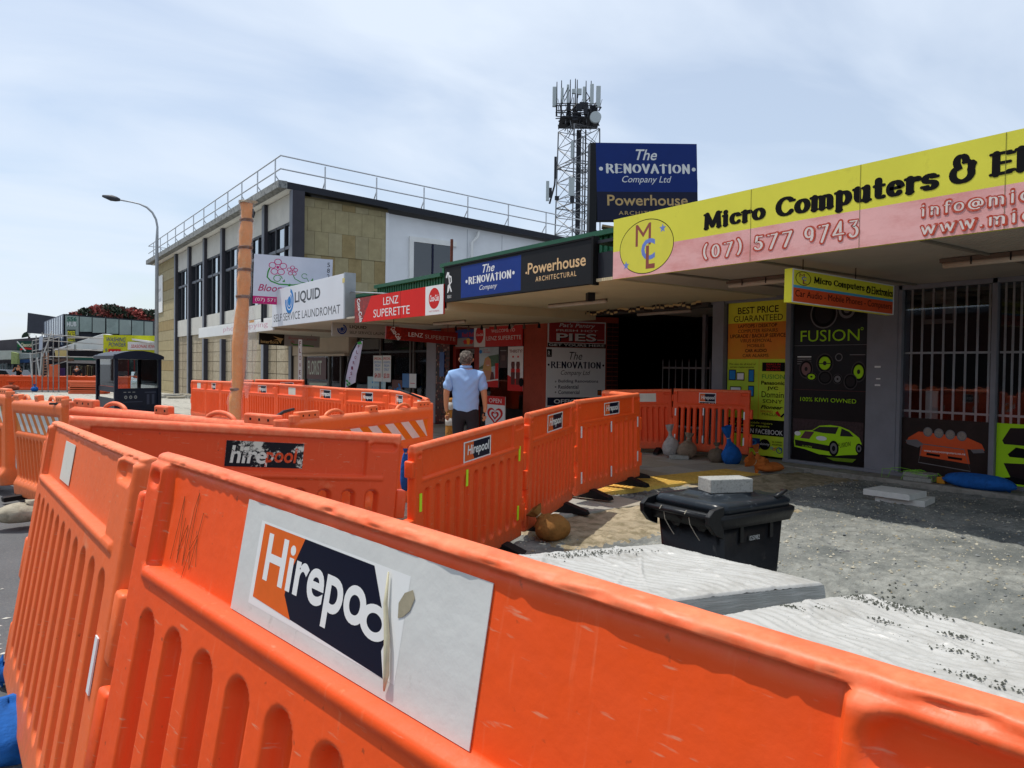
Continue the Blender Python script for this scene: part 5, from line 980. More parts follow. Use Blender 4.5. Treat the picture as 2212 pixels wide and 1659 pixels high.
# ---------------------------------------------------------------- two-storey building
bl = empty('two_storey_building', (10, 29.3, -.3), 'two-storey building with columns toned in light and shade, tall windows and sandstone side wall', 'building')
Y0 = 29.3; X0 = 10.1; Y1 = 57.0; ZR = 8.3
colm = mat('column_shade', '3e3d44', .7, .1, 2); colb = mat('column_lit_face', '7c8088', .7, .1, 2); bandw = mat('band_white', 'c4c2ba', .7, .08, 1.5, col2='a8a69e', fac=(.6, .8), scale2=2)
sand = [mat('sandstone_'+n_, c, .85, .14, 2.5, col2=c2, fac=(.4, .75), scale2=3, bump=.3, bscale=12) for n_, c, c2 in (('ochre', 'aa9f7e', '9c9070'), ('tan', 'a69a76', '968a68'), ('olive', 'a29776', '948868'), ('brown', '9c8a62', '8a7852'))]
blkst = [mat('block_'+n_, c, .9, .14, 3, col2=c2, fac=(.45, .65), scale2=8, bump=.4, bscale=30) for n_, c, c2 in (('a', 'a69a84', '8e826c'), ('b', '9c907a', '867a64'), ('c', 'ada28c', '948872'))]
bgl = glass('upper_glass', (.45, .5, .55), .38, .55)
ccx = [FY(px, 9.85) for px in (626, 566, 518, 476, 438, 405, 376.5)]
ccy = [Y0+.3+(FY(376.5, 9.85)-Y0-.3)*i/6 for i in range(7)]
colY = ccx
box('core_wall', darkroom, X0+.5, X0+.8, Y0+.3, Y1, -1.2, ZR, bl)
cb_ = None
for y in colY:
    box('column', colm, 9.87, 10.35, y-.15, y+.15, -1.1, ZR-.05, bl); box('column_lit_face', colb, 9.845, 9.87, y-.15, y+.15, -1.1, ZR-.05, bl)  # paler street face and darker sides: light and shade put into the colours
bays = list(zip(colY[:-1], colY[1:]))+[]
pan = None
for bi, (a, b_) in enumerate(bays):
    a += .15; b_ -= .15; wbay = b_-a
    box('spandrel', bandw, 10.0, 10.3, a, b_, 3.12, 4.1, bl); box('top_panel', bandw, 10.02, 10.3, a, b_, 7.15, ZR-.05, bl)
    box('window_pane', bgl, 10.10, 10.11, a, b_, 4.1, 7.15, bl)
    for i in range(4): y = a+wbay*(i)/3; y = min(max(y, a+.05), b_-.05); box('mullion', darkgrey, 10.02, 10.10, y-.05, y+.05, 4.1, 7.15, bl)
    box('transom', mat('transom_grey', '6a6e76', .5, .1), 10.03, 10.098, a, b_, 6.1, 6.22, bl); box('window_head', darkgrey, 10.03, 10.10, a, b_, 7.05, 7.15, bl)
    for j in range(8):
        for i in range(3):
            yy0 = a+wbay*i/3; z0 = -.95+j*.51
            o = MB().box(10.06, 10.16, yy0+.012, yy0+wbay/3-.012, z0, z0+.485).build('stone_block', blkst[(i*2+j*3+bi) % 3], bl); o.location[0] += .012*((i*5+j*3) % 3)
    box('block_backing', mat('block_joint', '6c6252', .9, .1), 10.12, 10.3, a, b_, -1.1, 3.12, bl)
# far sandstone end strip on the street front
for j in range(14):
    z0 = -1+j*.66; o = box('stone_slab', sand[j % 4], 10.0, 10.3, colY[-1]+.2, Y1-.05, z0+.01, z0+.65, bl)
pbn = Panel('street_front_sign', 'white rental sign high on the far end of the two-storey building', 'sign', (9.93, Y1-.1, 4.9), (0, -1, 0), ZUP, 2.1, 2.5, white, .05); pbn.text('rental', .3, .3, .8, .42, greyp); pbn.text('park', .4, .55, .8, .68, greyp); star(pbn, .22, .5, .3, greyp)
# sandstone side wall facing the viewer, white clad extension behind
def SX(px, py=600): return float(ony(px, py, Y0)[0])
xe = SX(838)
box('side_backing', mat('stone_backing', '857a5a', .9, .1), X0, xe, Y0+.06, Y0+.3, -1, ZR-.1, bl)
nx_ = 7; wx = (xe-10.1)/nx_
def roofz(x): return ZR-.05-.035*(x-X0)*1.0
for j in range(9):
    for i in range(nx_+1):
        off = .5*wx*(j % 2); x0 = 10.36+i*wx-off; x1 = x0+wx-.010; z0 = .2+j*.95; z1 = z0+.94
        x0 = max(x0, 10.36); x1 = min(x1, xe); zt = min(z1, roofz(x1)-.1)
        if x1-x0 < .1 or zt-z0 < .1: continue
        MB().box(x0, x1, Y0+.0+.012*((i*3+j) % 3), Y0+.06, z0, zt).build('stone_slab', sand[(i*5+j*7+i*j) % 4], bl)
xw = SX(1215)+2
wallw = mat('clad_white', 'e4e6e8', .6, .05, 1)
mbw = MB().prism([(xe, Y0+.08, -.5), (xw, Y0+.08, -.5), (xw, Y0+.08, roofz(xw)-.12), (xe, Y0+.08, roofz(xe)-.12)], (0, .25, 0)); mbw.build('white_wall', wallw, bl)
for px in (1010, 1085): x = SX(px); box('wall_joint', mat('joint_grey', '9aa0a8', .6, .05), x, x+.02, Y0+.074, Y0+.081, 0, roofz(x)-.2, bl)
box('corner_trim', wallw, xe-.12, xe+.02, Y0-.02, Y0+.1, -.5, roofz(xe)-.12, bl)
x0, x1 = SX(893), SX(975); zt = float(ony(893, 522, Y0)[2]); zb = 3.5
box('window_surround', white, x0-.2, x1+.25, Y0-.02, Y0+.09, zt, zt+.22, bl); box('window_surround', white, x0-.2, x0, Y0-.02, Y0+.09, zb, zt, bl)
box('window_pane', glass('dark_blue_glass', (.16, .2, .3), .05, .6), x0, x1, Y0+.03, Y0+.04, zb, zt, bl); box('window_mullion', navy, (x0+x1)/2-.04, (x0+x1)/2+.04, Y0-.0, Y0+.05, zb, zt, bl)
box('window_back', darkroom, x0, x1, Y0+.05, Y0+.075, zb, zt, bl)
xd = SX(1016); MB().tube([(xd+.35, Y0-.1, roofz(xd)-.25), (xd+.3, Y0-.12, roofz(xd)-.5), (xd, Y0-.1, roofz(xd)-.8), (xd, Y0-.08, 2.5)], .07, 8).build('downpipe', white, bl, smooth=True)
# roof edges
MB().box(9.35, 9.7, Y0-.35, Y1+.4, ZR, ZR+.28).build('roof_edge', mat('stained_concrete', '8c8e8c', .85, .2, 3, col2='4c4e50', fac=(.5, .62), scale2=7), bl)
box('roof_soffit', white, 9.7, 10.4, Y0-.3, Y1+.4, ZR-.02, ZR+.05, bl)
MB().prism([(9.7, Y0-.35, ZR), (xw, Y0-.35, roofz(xw)-.08), (xw, Y0-.35, roofz(xw)+.16), (9.7, Y0-.35, ZR+.26)], (0, .3, 0)).build('gutter', mat('gutter_dark', '23262e', .5, .1), bl)
MB().prism([(9.7, Y0-.05, ZR+.02), (xw, Y0-.05, roofz(xw)-.05), (xw, Y0-.05, roofz(xw)+.02), (9.7, Y0-.05, ZR+.12)], (0, 27.9, 0)).build('roof', darkgrey, bl)
# handrail
hr = empty('roof_handrail', (9.5, Y0, ZR+.28), 'white galvanised handrail round the roof edge of the two-storey building', 'handrail'); rail = mat('rail_white', 'c2c6ca', .4, .06, metal=.2)
hx = 9.5
for z in (1.03, .52): MB().tube([(hx, Y0-.15, ZR+.25+z), (hx, Y1+.3, ZR+.25+z)], .028, 6).build('rail', rail, hr); MB().tube([(hx, Y0-.15, ZR+.25+z), (xw, Y0-.15, roofz(xw)+.22+z)], .028, 6).build('rail', rail, hr)
MB().tube([(hx, Y1+.3, ZR+1.28), (hx+3, Y1+.3, ZR+1.2)], .028, 6).build('rail', rail, hr)
po = MB().tube([(0, 0, 0), (0, 0, 1.03)], .03, 6).tube([(0, 0, .45), (.0, .0, .45)], .01, 4, cap=False)
for i in range(12):
    y = Y0+.5+i*2.33; MB().tube([(hx, y, ZR+.25), (hx, y, ZR+1.28)], .03, 6).tube([(hx, y, ZR+.65), (hx+.3, y+.0, ZR+.25)], .025, 5).build('post', rail, hr)
for i in range(7):
    x = hx+1.8+i*2.25; z = roofz(x)+.2
    if x < xw: MB().tube([(x, Y0-.15, z), (x, Y0-.15, z+1.03)], .03, 6).tube([(x, Y0-.15, z+.45), (x+.02, Y0+.3, z)], .025, 5).build('post', rail, hr)
tag(MB().tube([D(976, 517, 15.0), D(975, 583, 15.0)], .03, 7).build('rusty_pipe', mat('rust_brown', '6c3a2c', .8, .3, 12)), 'rusty vent pipe rising above the green parapet', 'pipe')

# ---------------------------------------------------------------- communications tower
TD = 55.; tb = D(1243, 780, TD); tw = empty('communications_tower', (tb[0], tb[1], 0), 'tall grey lattice communications tower with antenna panels and a dish', 'tower')
gal = mat('tower_steel', '77797c', .5, .1, metal=.3); tdk = mat('tower_dark', '2a2c32', .6, .15); ant = mat('antenna_grey', 'b4bcbc', .5, .05)
def zt_(py): return 1.45+(797-py)/FOC*TD
Hh = np.array([_h[0], _h[1], 0]); Fh = np.array([math.sin(_y), math.cos(_y), 0])
a_ = R(28); e1 = Hh*math.cos(a_)+Fh*math.sin(a_); e2 = -Hh*math.sin(a_)+Fh*math.cos(a_)
def tp_(i, z):
    w = 1.18+.38*(22-z)/22*.9; s1, s2 = ((-1, -1), (1, -1), (1, 1), (-1, 1))[i % 4]; return np.array([tb[0], tb[1], 0])+e1*s1*w*.88+e2*s2*w*.88+np.array([0, 0, z])
zt0 = zt_(285)
for i in range(4): MB().tube([tp_(i, 0), tp_(i, zt0)], .05, 5).build('leg', gal, tw)
mb = MB(); nlev = 15
for k in range(nlev):
    za, zb = zt0*k/nlev, zt0*(k+1)/nlev
    for i in range(4):
        mb.tube([tp_(i, za), tp_(i+1, zb)], .026, 4, cap=False); mb.tube([tp_(i+1, za), tp_(i, zb)], .026, 4, cap=False); mb.tube([tp_(i, zb), tp_(i+1, zb)], .026, 4, cap=False)
        if k % 2 == 0: mb.tube([(tp_(i, zb)+tp_(i+1, zb))/2, (tp_(i+2, zb)+tp_(i+1, zb))/2], .02, 4, cap=False); mb.tube([(tp_(i, za)+tp_(i+1, za))/2, tp_(i, zb)], .016, 4, cap=False)
mb.build('brace', gal, tw, fix=False)['kind'] = 'stuff'
ctr = np.array([tb[0], tb[1], 0])
MB().obox(ctr-Hh*.16-Fh*.1, Hh, Fh, (0, 0, 1), .34, .2, zt0).build('cable_run', tdk, tw); MB().obox(ctr+Hh*.45-Fh*.1, Hh, Fh, (0, 0, 1), .1, .1, zt0).build('cable_run', tdk, tw)
mb = MB()
for i in range(40): mb.obox(ctr+Hh*.75+np.array([0, 0, i*.42]), Hh, Fh, (0, 0, 1), .45, .03, .03)
for s_ in (.75, 1.2): mb.obox(ctr+Hh*s_, Hh, Fh, (0, 0, 1), .04, .03, 16.8)
mb.build('ladder', gal, tw, fix=False)
for z in (zt_(450), zt_(365), zt_(262)): 
    for i in range(4): MB().tube([tp_(i, z)*1.0, tp_(i+1, z)], .05, 5).build('platform_rail', gal if z < 19 else tdk, tw)
MB().obox(ctr-Hh*1.45-Fh*1.3+np.array([0, 0, zt_(270)]), Hh, Fh, (0, 0, 1), 2.9, 2.6, .05).build('platform', tdk, tw)
for i in range(17):
    u, z = random.uniform(-1.45, 1.2), random.uniform(zt_(268), zt_(238)); MB().obox(ctr+Hh*u+Fh*random.uniform(-1.5, .3)+np.array([0, 0, z-.3]), Hh, Fh, (0, 0, 1), random.uniform(.2, .4), .2, random.uniform(.4, .6)).build('radio_unit', tdk, tw)
for i in range(60): u = random.uniform(-1.5, 1.45); z = random.uniform(zt_(300), zt_(222)); q = ctr+Hh*u+Fh*random.uniform(-1.4, 1.2)+np.array([0, 0, z]); MB().tube([q, q+Hh*random.uniform(-.5, .5)+np.array([0, 0, random.uniform(.3, 1.0)])], random.uniform(.02, .05), 4).build('mount_bar', tdk if i % 3 else gal, tw)
for px, y0, y1, w in ((1198, 201, 243, .28), (1215, 203, 235, .17), (1227, 196, 236, .17), (1240, 205, 215, .3), (1252, 204, 217, .3), (1262, 200, 235, .2), (1279, 194, 236, .26), (1293, 198, 243, .32)):
    q = D(px, y0, TD-1.2); z1, z0 = zt_(y0), zt_(y1); MB().obox((q[0]-Hh[0]*w/2, q[1]-Hh[1]*w/2, z0), Hh, Fh, (0, 0, 1), w, .2, z1-z0).build('antenna', ant, tw, bevel=.03)
for px, y0, y1 in ((1203, 189, 262), (1213, 186, 262), (1232, 184, 262), (1243, 182, 262), (1247, 184, 262), (1266, 186, 262), (1277, 186, 262), (1290, 200, 262)): q = D(px, y0, TD-1); MB().tube([(q[0], q[1], zt_(y1)), (q[0], q[1], zt_(y0))], [.07, .03], 5).build('mast', tdk, tw)
for y in (228, 243, 256): 
    MB().tube([D(1200, y, TD-1.2), D(1290, y, TD-1.2)], .04, 4).build('mount_bar', tdk, tw); MB().tube([D(1204, y-4, TD+1.2), D(1286, y-4, TD+1.2)], .04, 4).build('mount_bar', tdk, tw)
q = D(1286, 255, TD-1.8); dn = -_f; MB().tube([q, q+dn*.25], .40, 20).build('dish', ant, tw); 
for px, y0, y1, w, t_ in ((1183, 406, 447, .22, 0), (1189, 420, 440, .2, 1), (1200, 355, 400, .17, 1), (1236, 322, 357, .2, 0), (1235, 398, 436, .4, 0), (1236, 437, 450, .3, 1), (1203, 437, 445, .3, 1)):
    q = D(px, y0, TD-1.9); z1, z0 = zt_(y0), zt_(y1); MB().obox((q[0]-Hh[0]*w/2, q[1]-Hh[1]*w/2, z0), Hh, Fh, (0, 0, 1), w, .16, z1-z0).build('antenna', ant if not t_ else tdk, tw)
MB().tube([D(1187, 440, TD-1.5), D(1198, 400, TD-1.5), D(1201, 352, TD-1.5)], .07, 5).build('cable_run', tdk, tw)

# ---------------------------------------------------------------- street lamp, wrapped pole, kiosk
la = D(338, 850, 40); sl_ = empty('street_lamp', (la[0], la[1], G(2, la[1])), 'tall grey curved-arm street lamp in front of the two-storey building', 'lamp')
zl = lambda py: 1.45+(783-py)/FOC*40; bx_, by_ = la[0], la[1]
pts = [np.array([bx_, by_, -.5]), np.array([bx_, by_, zl(520)])]+[np.array([bx_, by_, 0])-_h*((338-px)/FOC*40)+np.array([0, 0, zl(py)]) for px, py in ((339, 490), (336, 474), (328, 459), (316, 448), (300, 441), (282, 437), (258, 433))]
MB().tube(pts, [.11, .08]+[.055]*4+[.04]*3, 10).build('pole', mat('lamp_grey', '9a9ea2', .45, .08, metal=.3), sl_, smooth=True)
A = pts[-1]; B = np.array([bx_, by_, 0])-_h*((338-221)/FOC*40)+np.array([0, 0, zl(425)]); MB().tube([A, (A*.8+B*.2), (A+B)/2, B], [.07, .13, .16, .06], 8).build('lamp_head', mat('lamp_dark', '3a3c42', .5, .1), sl_, smooth=True)
wp = D(513, 950, 15.5); wr = empty('wrapped_pole', (wp[0], wp[1], -.1), 'leaning pole wrapped in orange sheet and clear plastic tied with grey tape', 'pole')
def pl(px, py): return D(px, py, 15.5)
prof = [(506, 985, 13), (508, 905, 14), (508, 865, 15), (513, 838, 12.5), (515, 800, 16), (518, 740, 18.5), (521, 700, 17), (526, 641, 14), (527, 605, 16.5), (528, 583, 14.5), (529, 560, 16), (530, 536, 14), (531, 500, 16), (533, 474, 13), (534, 455, 14), (532, 437, 15)]
cen = [pl(a, b_) for a, b_, _ in prof]; rr = [r/FOC*15.5 for _, _, r in prof]
def crinkle(name, cen, rr, amp, m, n=22, sub=7, seed=1, a0=0, a1=2*math.pi):
    g = np.random.default_rng(seed); pts = []; rs = []
    for i in range(len(cen)-1):
        for k in range(sub): t = k/sub; pts.append(cen[i]*(1-t)+cen[i+1]*t); rs.append(rr[i]*(1-t)+rr[i+1]*t)
    pts.append(cen[-1]); rs.append(rr[-1]); V = []; ph = g.uniform(0, 6, n)
    for i, (p, r) in enumerate(zip(pts, rs)):
        for j in range(n):
            a = a0+(a1-a0)*j/(n-1 if a1-a0 < 6.2 else n); q = r*(1+amp*(.5*math.sin(a*3+i*.22)+.5*math.sin(a*7-i*.31+1)+g.normal()*.35)); V.append(p+Hh*q*math.cos(a)+Fh*q*math.sin(a))
    cl = a1-a0 > 6.2; mb = MB(); mb.add(V, [(i*n+j, i*n+(j+1) % n, (i+1)*n+(j+1) % n, (i+1)*n+j) for i in range(len(pts)-1) for j in range(n if cl else n-1)]); return mb.build(name, m, wr, smooth=True, fix=False)
crinkle('orange_wrap', cen, [r*.86 for r in rr], .05, mat('orange_wrap', 'e08c40', .5, .12, 4, col2='dfa468', fac=(.5, .75), scale2=7, bump=.3, bscale=12), seed=2)
film = bpy.data.materials.new('clear_film'); film.use_nodes = True; n = film.node_tree; bb = n.nodes['Principled BSDF']; bb.inputs['Base Color'].default_value = (.8, .8, .8, 1); bb.inputs['Roughness'].default_value = .25; bb.inputs['Alpha'].default_value = .12
crinkle('clear_wrap', cen, [r*1.06 for r in rr], .09, film, seed=5)
crinkle('loose_film', [pl(a+9, b_) for a, b_ in ((523, 860), (527, 800), (531, 740), (532, 700), (534, 660))], [.03, .12, .15, .11, .03], .12, film, seed=9)
for a, b_, r in ((510, 841, 12.5), (525, 641, 14.8), (528.5, 583, 15), (530.5, 535, 15), (532.5, 476, 14)): MB().lathe(pl(a, b_), [(r/FOC*15.5*.98, -.03), (r/FOC*15.5*1.04, -.01), (r/FOC*15.5*1.04, .015), (r/FOC*15.5*.98, .03)], 18).build('tape_band', mat('grey_tape', '74706c' if b_ < 800 else '7c5a48', .6, .2, 30), wr, smooth=True)
crinkle('gathered_top', [pl(532, 440), pl(536, 435), pl(541, 434)], [.15, .17, .09], .2, mat('film_white', 'c8bca8', .5, .2, 20), seed=4)
MB().tube([pl(545, 452), pl(549, 460), pl(546, 470)], .03, 5).build('bracket', darkgrey, wr)
kk = D(253, 893, 23); kb = empty('kiosk', (kk[0], kk[1], -.3), 'dark blue-grey glazed kiosk booth with a curved roof on the footpath', 'kiosk')
kn = mat('kiosk_navy', '1e2230', .4, .08, bump=.1); kg = glass('kiosk_glass', (.9, .94, .95), .02, .04)
c1 = D(250, 893, 23.0); c2 = D(344, 893, 24.3); c3 = D(211, 893, 24.9); c4 = c2+c3-c1
for c in (c1, c2, c3, c4): c[2] = 0
zk = lambda py, d=23.0: 1.45+(784-py)/FOC*d
zt1, zb0 = 1.72, -.45; ux = (c2-c1)/np.linalg.norm(c2-c1); uy = (c3-c1)/np.linalg.norm(c3-c1); wk, dk = np.linalg.norm(c2-c1), np.linalg.norm(c3-c1)
for c in (c1, c2, c3, c4): MB().obox(c-ux*.06-uy*.06+np.array([0, 0, zb0]), ux, uy, (0, 0, 1), .12, .12, zt1-zb0).build('post', kn, kb, bevel=.008)
MB().obox(c1+np.array([0, 0, zb0]), ux, uy, (0, 0, 1), wk, .04, zk(841)-zb0).build('lower_panel', kn, kb); MB().obox(c1+np.array([0, 0, zk(841)-.04]), ux, uy, (0, 0, 1), wk, .06, .06).build('ledge', kn, kb)
MB().obox(c1+uy*.1+np.array([0, 0, zk(840)-.12]), uy, ux, (0, 0, 1), dk-.1, .06, .16).build('side_ledge', kn, kb); MB().obox(c1+uy*.1+np.array([0, 0, zb0]), uy, ux, (0, 0, 1), dk-.1, .02, zk(862)-zb0).build('mesh_panel', mat('mesh_dark', '3a3c44', .6, .3, 90), kb)
MB().obox(c1+ux*.06+np.array([0, 0, zk(841)+.03]), ux, uy, (0, 0, 1), wk-.1, .01, zt1-.1-zk(841)).build('glass_pane', kg, kb); MB().obox(c1+uy*.06+np.array([0, 0, zk(838)+.03]), uy, ux, (0, 0, 1), dk-.1, .01, zt1-.1-zk(838)).build('glass_pane', kg, kb); MB().obox(c2+uy*.06+np.array([0, 0, zk(838)+.03]), uy, ux, (0, 0, 1), dk-.1, .01, zt1-.1-zk(838)).build('glass_pane', kg, kb); MB().obox(c3+ux*.06+np.array([0, 0, zk(838)+.03]), ux, uy, (0, 0, 1), wk-.1, .01, zt1-.1-zk(838)).build('glass_pane', kg, kb)
q0 = c1-ux*.12-uy*.15; pts = [q0+ux*((wk+.24)*t)+np.array([0, 0, zt1-.05+.17*math.sin(math.pi*t)**.8]) for t in np.linspace(0, 1, 13)]
MB().prism([q0+np.array([0, 0, zt1-.15]), q0+ux*(wk+.24)+np.array([0, 0, zt1-.15])]+pts[::-1], uy*(dk+.3)).build('curved_roof', kn, kb)
kp = Panel('', '', '', c1+np.array([0, 0, zk(880)])-uy*.004, ux, ZUP, wk, zk(842)-zk(880), kn, .002, parent=kb, part='print_panel')
for k in range(3): kp.oval(.22+.11*k, .55, .035, .10, greyp, inner=.4); kp.rect(.17+.1*k, .82, .23+.1*k, .86, greyp)
kp.rect(.15, .25, .6, .3, mat('dim_print', '3c4050', .5, .1)); kp.rect(.7, .1, .76, .7, MATS['dim_print']); kp.rect(.82, .1, .88, .7, MATS['dim_print']); kp.rect(.65, .78, .92, .85, MATS['dim_print'])
# ---------------------------------------------------------------- across the intersection
def facing(name, label, cat, pts, d, m, th=.5, parent=None, part='wall', dr=None):
    "upright slab whose outline is given in photo units, at distance d (left) .. dr (right)"
    dr = dr or d; x0 = min(p[0] for p in pts); x1 = max(p[0] for p in pts)
    P = [D(px, py, 1/(1/d+(1/dr-1/d)*(px-x0)/(x1-x0+1e-9))) for px, py in pts]
    par = parent or empty(name, (P[0][0], P[0][1], -.6), label, cat); MB().prism(P, Fh*th).build(part, m, par); return par
hubd = mat('hub_dark', '20242c', .5, .1); hg = mat('hub_mirror_glass', '6e8078', .12, .25, .5, spec=.8, col2='98a8a0', fac=(.45, .7), scale2=.35); hgb = mat('hub_glass_blue', 'a4b4c4', .2, .15, 2)
hub = facing('glass_office', 'dark two-storey office with mirrored glazing and green 556 lettering', 'building', [(137, 678), (330, 693), (330, 850), (137, 850)], 62, hubd, 8, dr=70)
def hd(px): return 1/(1/62+(1/70-1/62)*(px-137)/193.)
for i, (a, b_) in enumerate(((141, 170), (172, 198), (200, 227), (230, 256), (258, 283), (285, 310), (312, 330))):
    t0, t1 = 680+(a-137)*.075, 680+(b_-137)*.075
    MB().add([D(a, t0+1, hd(a)-.25), D(b_, t1+1, hd(b_)-.25), D(b_, t1+ (32 if i else 42), hd(b_)-.25), D(a, t0+(34 if i else 44), hd(a)-.25)], [(0, 3, 2, 1)]).build('glass_panel', hg if i % 2 else mat('hub_mirror_glass2', '7c8a82', .1, .2, .4, spec=.8, col2='a8b4aa', fac=(.5, .7), scale2=.3), hub, fix=False)
for i in range(7): a = 172+i*28; MB().add([D(a, 722+i, hd(a)-.25), D(a+24, 723+i, hd(a)-.25), D(a+24, 735, hd(a)-.25), D(a, 735, hd(a)-.25)], [(0, 3, 2, 1)]).build('dark_panel', mat('hub_lower', '2c303a', .4, .2, 4), hub, fix=False)
facing('', '', '', [(95, 695), (137, 678), (137, 850), (95, 850)], 77, mat('hub_left_navy', '26324e', .4, .15), .3, parent=hub, part='side_wall', dr=62)
for i in range(8):
    a = 97+i*5; f = (a-95)/42; d = 1/(1/77+(1/62-1/77)*f); t = 695-17*f
    MB().add([D(a, t+2, d-.2), D(a+2.4, t+1, d-.9), D(a+2.4, t+ (34+8*f), d-.9), D(a, t+(34+8*f), d-.2)], [(0, 3, 2, 1)]).build('glass_strip', hgb, hub, fix=False); MB().add([D(a, t+40+8*f, d-.2), D(a+2.4, t+40+8*f, d-.9), D(a+2.4, t+58+8*f, d-.9), D(a, t+58+8*f, d-.2)], [(0, 3, 2, 1)]).build('glass_strip', hgb, hub, fix=False)
def fpanel(par, x0, y0, x1, y1, d, m, name='print_panel'): return Panel('', '', '', D(x0, y1, d), D(x1, y1, d)-D(x0, y1, d), ZUP, np.linalg.norm(D(x1, y1, d)-D(x0, y1, d)), (y1-y0)/FOC*d, m, .02, parent=par, part=name)
p = fpanel(hub, 142, 683, 169, 706, 61.6, mat('hub_sign_glass', '8c9c94', .3, .08)); p.step = .02; p.text('556', .12, .52, .88, .92, mat('deep_green', '1c6450', .5, .05), bold=.08); p.text('HUB', .12, .04, .88, .46, signwhite, bold=.08)
p = fpanel(hub, 145, 712, 163, 743, 61.4, mat('grey_yellow_back', '3c4a3c', .4, .1)); p.step = .02; p.text('TYRES', .02, .50, .98, .9, mat('bright_yellow', 'e8dc28', .5, .05), bold=.1); p.text('WHEELS', .02, .05, .98, .42, MATS['bright_yellow'], bold=.1)
facing('dark_billboard', 'large dark grey billboard back seen against the sky', 'billboard', [(60, 675.5), (116, 684), (93, 722), (58, 719)], 80, mat('billboard_back', '3e4048', .6, .1), .4)
wb_ = facing('grey_shop', 'low dark grey shop with a cafe sign at far left', 'building', [(-60, 740), (0, 735), (92, 728), (92, 852), (-60, 852)], 62, mat('grey_far_wall', '4c484c', .7, .1), 6)
p = fpanel(wb_, 37, 737, 73, 761, 61.5, mat('cafe_green', '143c34', .5, .1)); p.step = .02; p.text('The', .02, .5, .22, .75, greenp, bold=.03, shear=.3); p.text('Cheesecake', .25, .5, .98, .85, mat('cream_letter', 'd8d4b0', .5, .05), shear=.25, bold=.03); p.line([(.2, .25), (.5, .36), (.9, .3)], .14, redp)
facing('', '', '', [(-60, 758), (26, 757), (24, 776), (-60, 779)], 60, mat('pale_fascia', 'b8bcb0', .6, .1), 1.2, parent=wb_, part='shop_fascia'); facing('', '', '', [(24, 760), (38, 763), (37, 786), (24, 786)], 59.5, mat('dull_lime', '98a468', .6, .2, 6), .3, parent=wb_, part='lime_sign')
facing('', '', '', [(37, 762), (68, 764), (68, 773), (37, 776)], 59.7, mat('awning_front', '8c9490', .6, .2, 6), 1.0, parent=wb_, part='awning_fascia'); facing('', '', '', [(37, 777), (66, 776), (64, 783), (37, 784)], 61.4, mat('blue_band', '3c5c8c', .5, .2), .3, parent=wb_, part='blue_band')
facing('', '', '', [(-60, 786), (70, 786), (70, 852), (-60, 852)], 61.9, mat('far_shop_glass', '2c3438', .25, .5, 2.5, col2='8c9a9c', fac=(.5, .62), scale2=1.6), .05, parent=wb_, part='shop_window')
for a in (-10, 4, 12, 25, 40, 50, 66): facing('', '', '', [(a, 784), (a+2, 784), (a+2, 850), (a, 850)], 61.7, mat('far_mullion', '8c9094', .6, .1), .1, parent=wb_, part='mullion')
# white sided dairy with yellow sign wall
dy = facing('corner_dairy', 'white gabled corner store with a yellow advertising wall', 'shop', [(118, 754), (223, 722), (223, 757), (145, 757), (118, 762)], 57, mat('dairy_white', 'd0d2cc', .6, .05), .6, dr=54.5)
facing('', '', '', [(116, 755), (222, 721), (324, 737), (324, 741), (222, 724.5), (116, 758)], 56.5, white, .8, parent=dy, part='roof_trim', dr=54.5)
for a in (140, 160, 185, 203): facing('', '', '', [(a, 757-(a-118)*.31), (a+1, 757-(a-118)*.31), (a+1, 757), (a, 757)], 55.8, mat('panel_joint', '9ca09c', .6, .1), .1, parent=dy, part='panel_joint')
yw = facing('', '', '', [(223, 724), (326, 740), (326, 775), (223, 774)], 54.5, mat('dairy_yellow', 'c8cc28', .5, .06), .5, parent=dy, part='yellow_wall', dr=55.5)
dob = Panel('', '', '', D(223, 774, 54.3), D(326, 775, 55.3)-D(223, 774, 54.3), ZUP, 3.5, 1.7, mat('dairy_yellow', ''), .02, parent=dy, part='sign_face'); dob.step = .02
dob.poly([(0, 1.02), (1, .62), (1, 1.05), (0, 1.05)][:0] or [(0, 0), (.01, 0), (.01, .01)], MATS['dairy_yellow'])
dob.text('WASHING', .06, .72, .42, .90, mat('deep_blue', '16348a', .5, .05), bold=.03, shear=.25); dob.text('POWDER', .10, .50, .42, .68, MATS['deep_blue'], bold=.03, shear=.25); dob.rect(.46, .38, 1, .72, signwhite); dob.text('SEASONAL KIWI', .52, .46, .99, .60, redp, bold=.04, shear=.2); dob.text('$', .04, .28, .08, .42, MATS['deep_blue']); dob.rect(.10, .0, .33, .40, redp); dob.text('2.99', .13, .1, .3, .32, signwhite, bold=.04)
facing('', '', '', [(144, 757), (212, 758), (212, 770), (144, 768)], 54.2, mat('awning_black', '16161a', .8, .1), 1.2, parent=dy, part='awning'); facing('', '', '', [(144, 771), (212, 773), (212, 779), (144, 777)], 54.2, mat('awning_green', '1c4c40', .6, .1), .2, parent=dy, part='green_band')
facing('', '', '', [(144, 778), (212, 779), (212, 786), (144, 784)], 54.0, mat('checker_grey', '8c8c88', .6, .3, 20), .2, parent=dy, part='checked_band'); facing('', '', '', [(118, 757), (144, 755), (144, 770), (120, 772)], 54.6, mat('fascia_cream', 'c8b878', .6, .06), .3, parent=dy, part='cream_fascia')
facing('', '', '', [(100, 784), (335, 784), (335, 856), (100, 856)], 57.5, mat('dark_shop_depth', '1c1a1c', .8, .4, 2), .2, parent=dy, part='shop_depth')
g3 = [mat('goods_%d' % i, c, .6, .3, 4) for i, c in enumerate(('4c4438', '6c6a54', '3a2c2c', '585048', '8a7858'))]
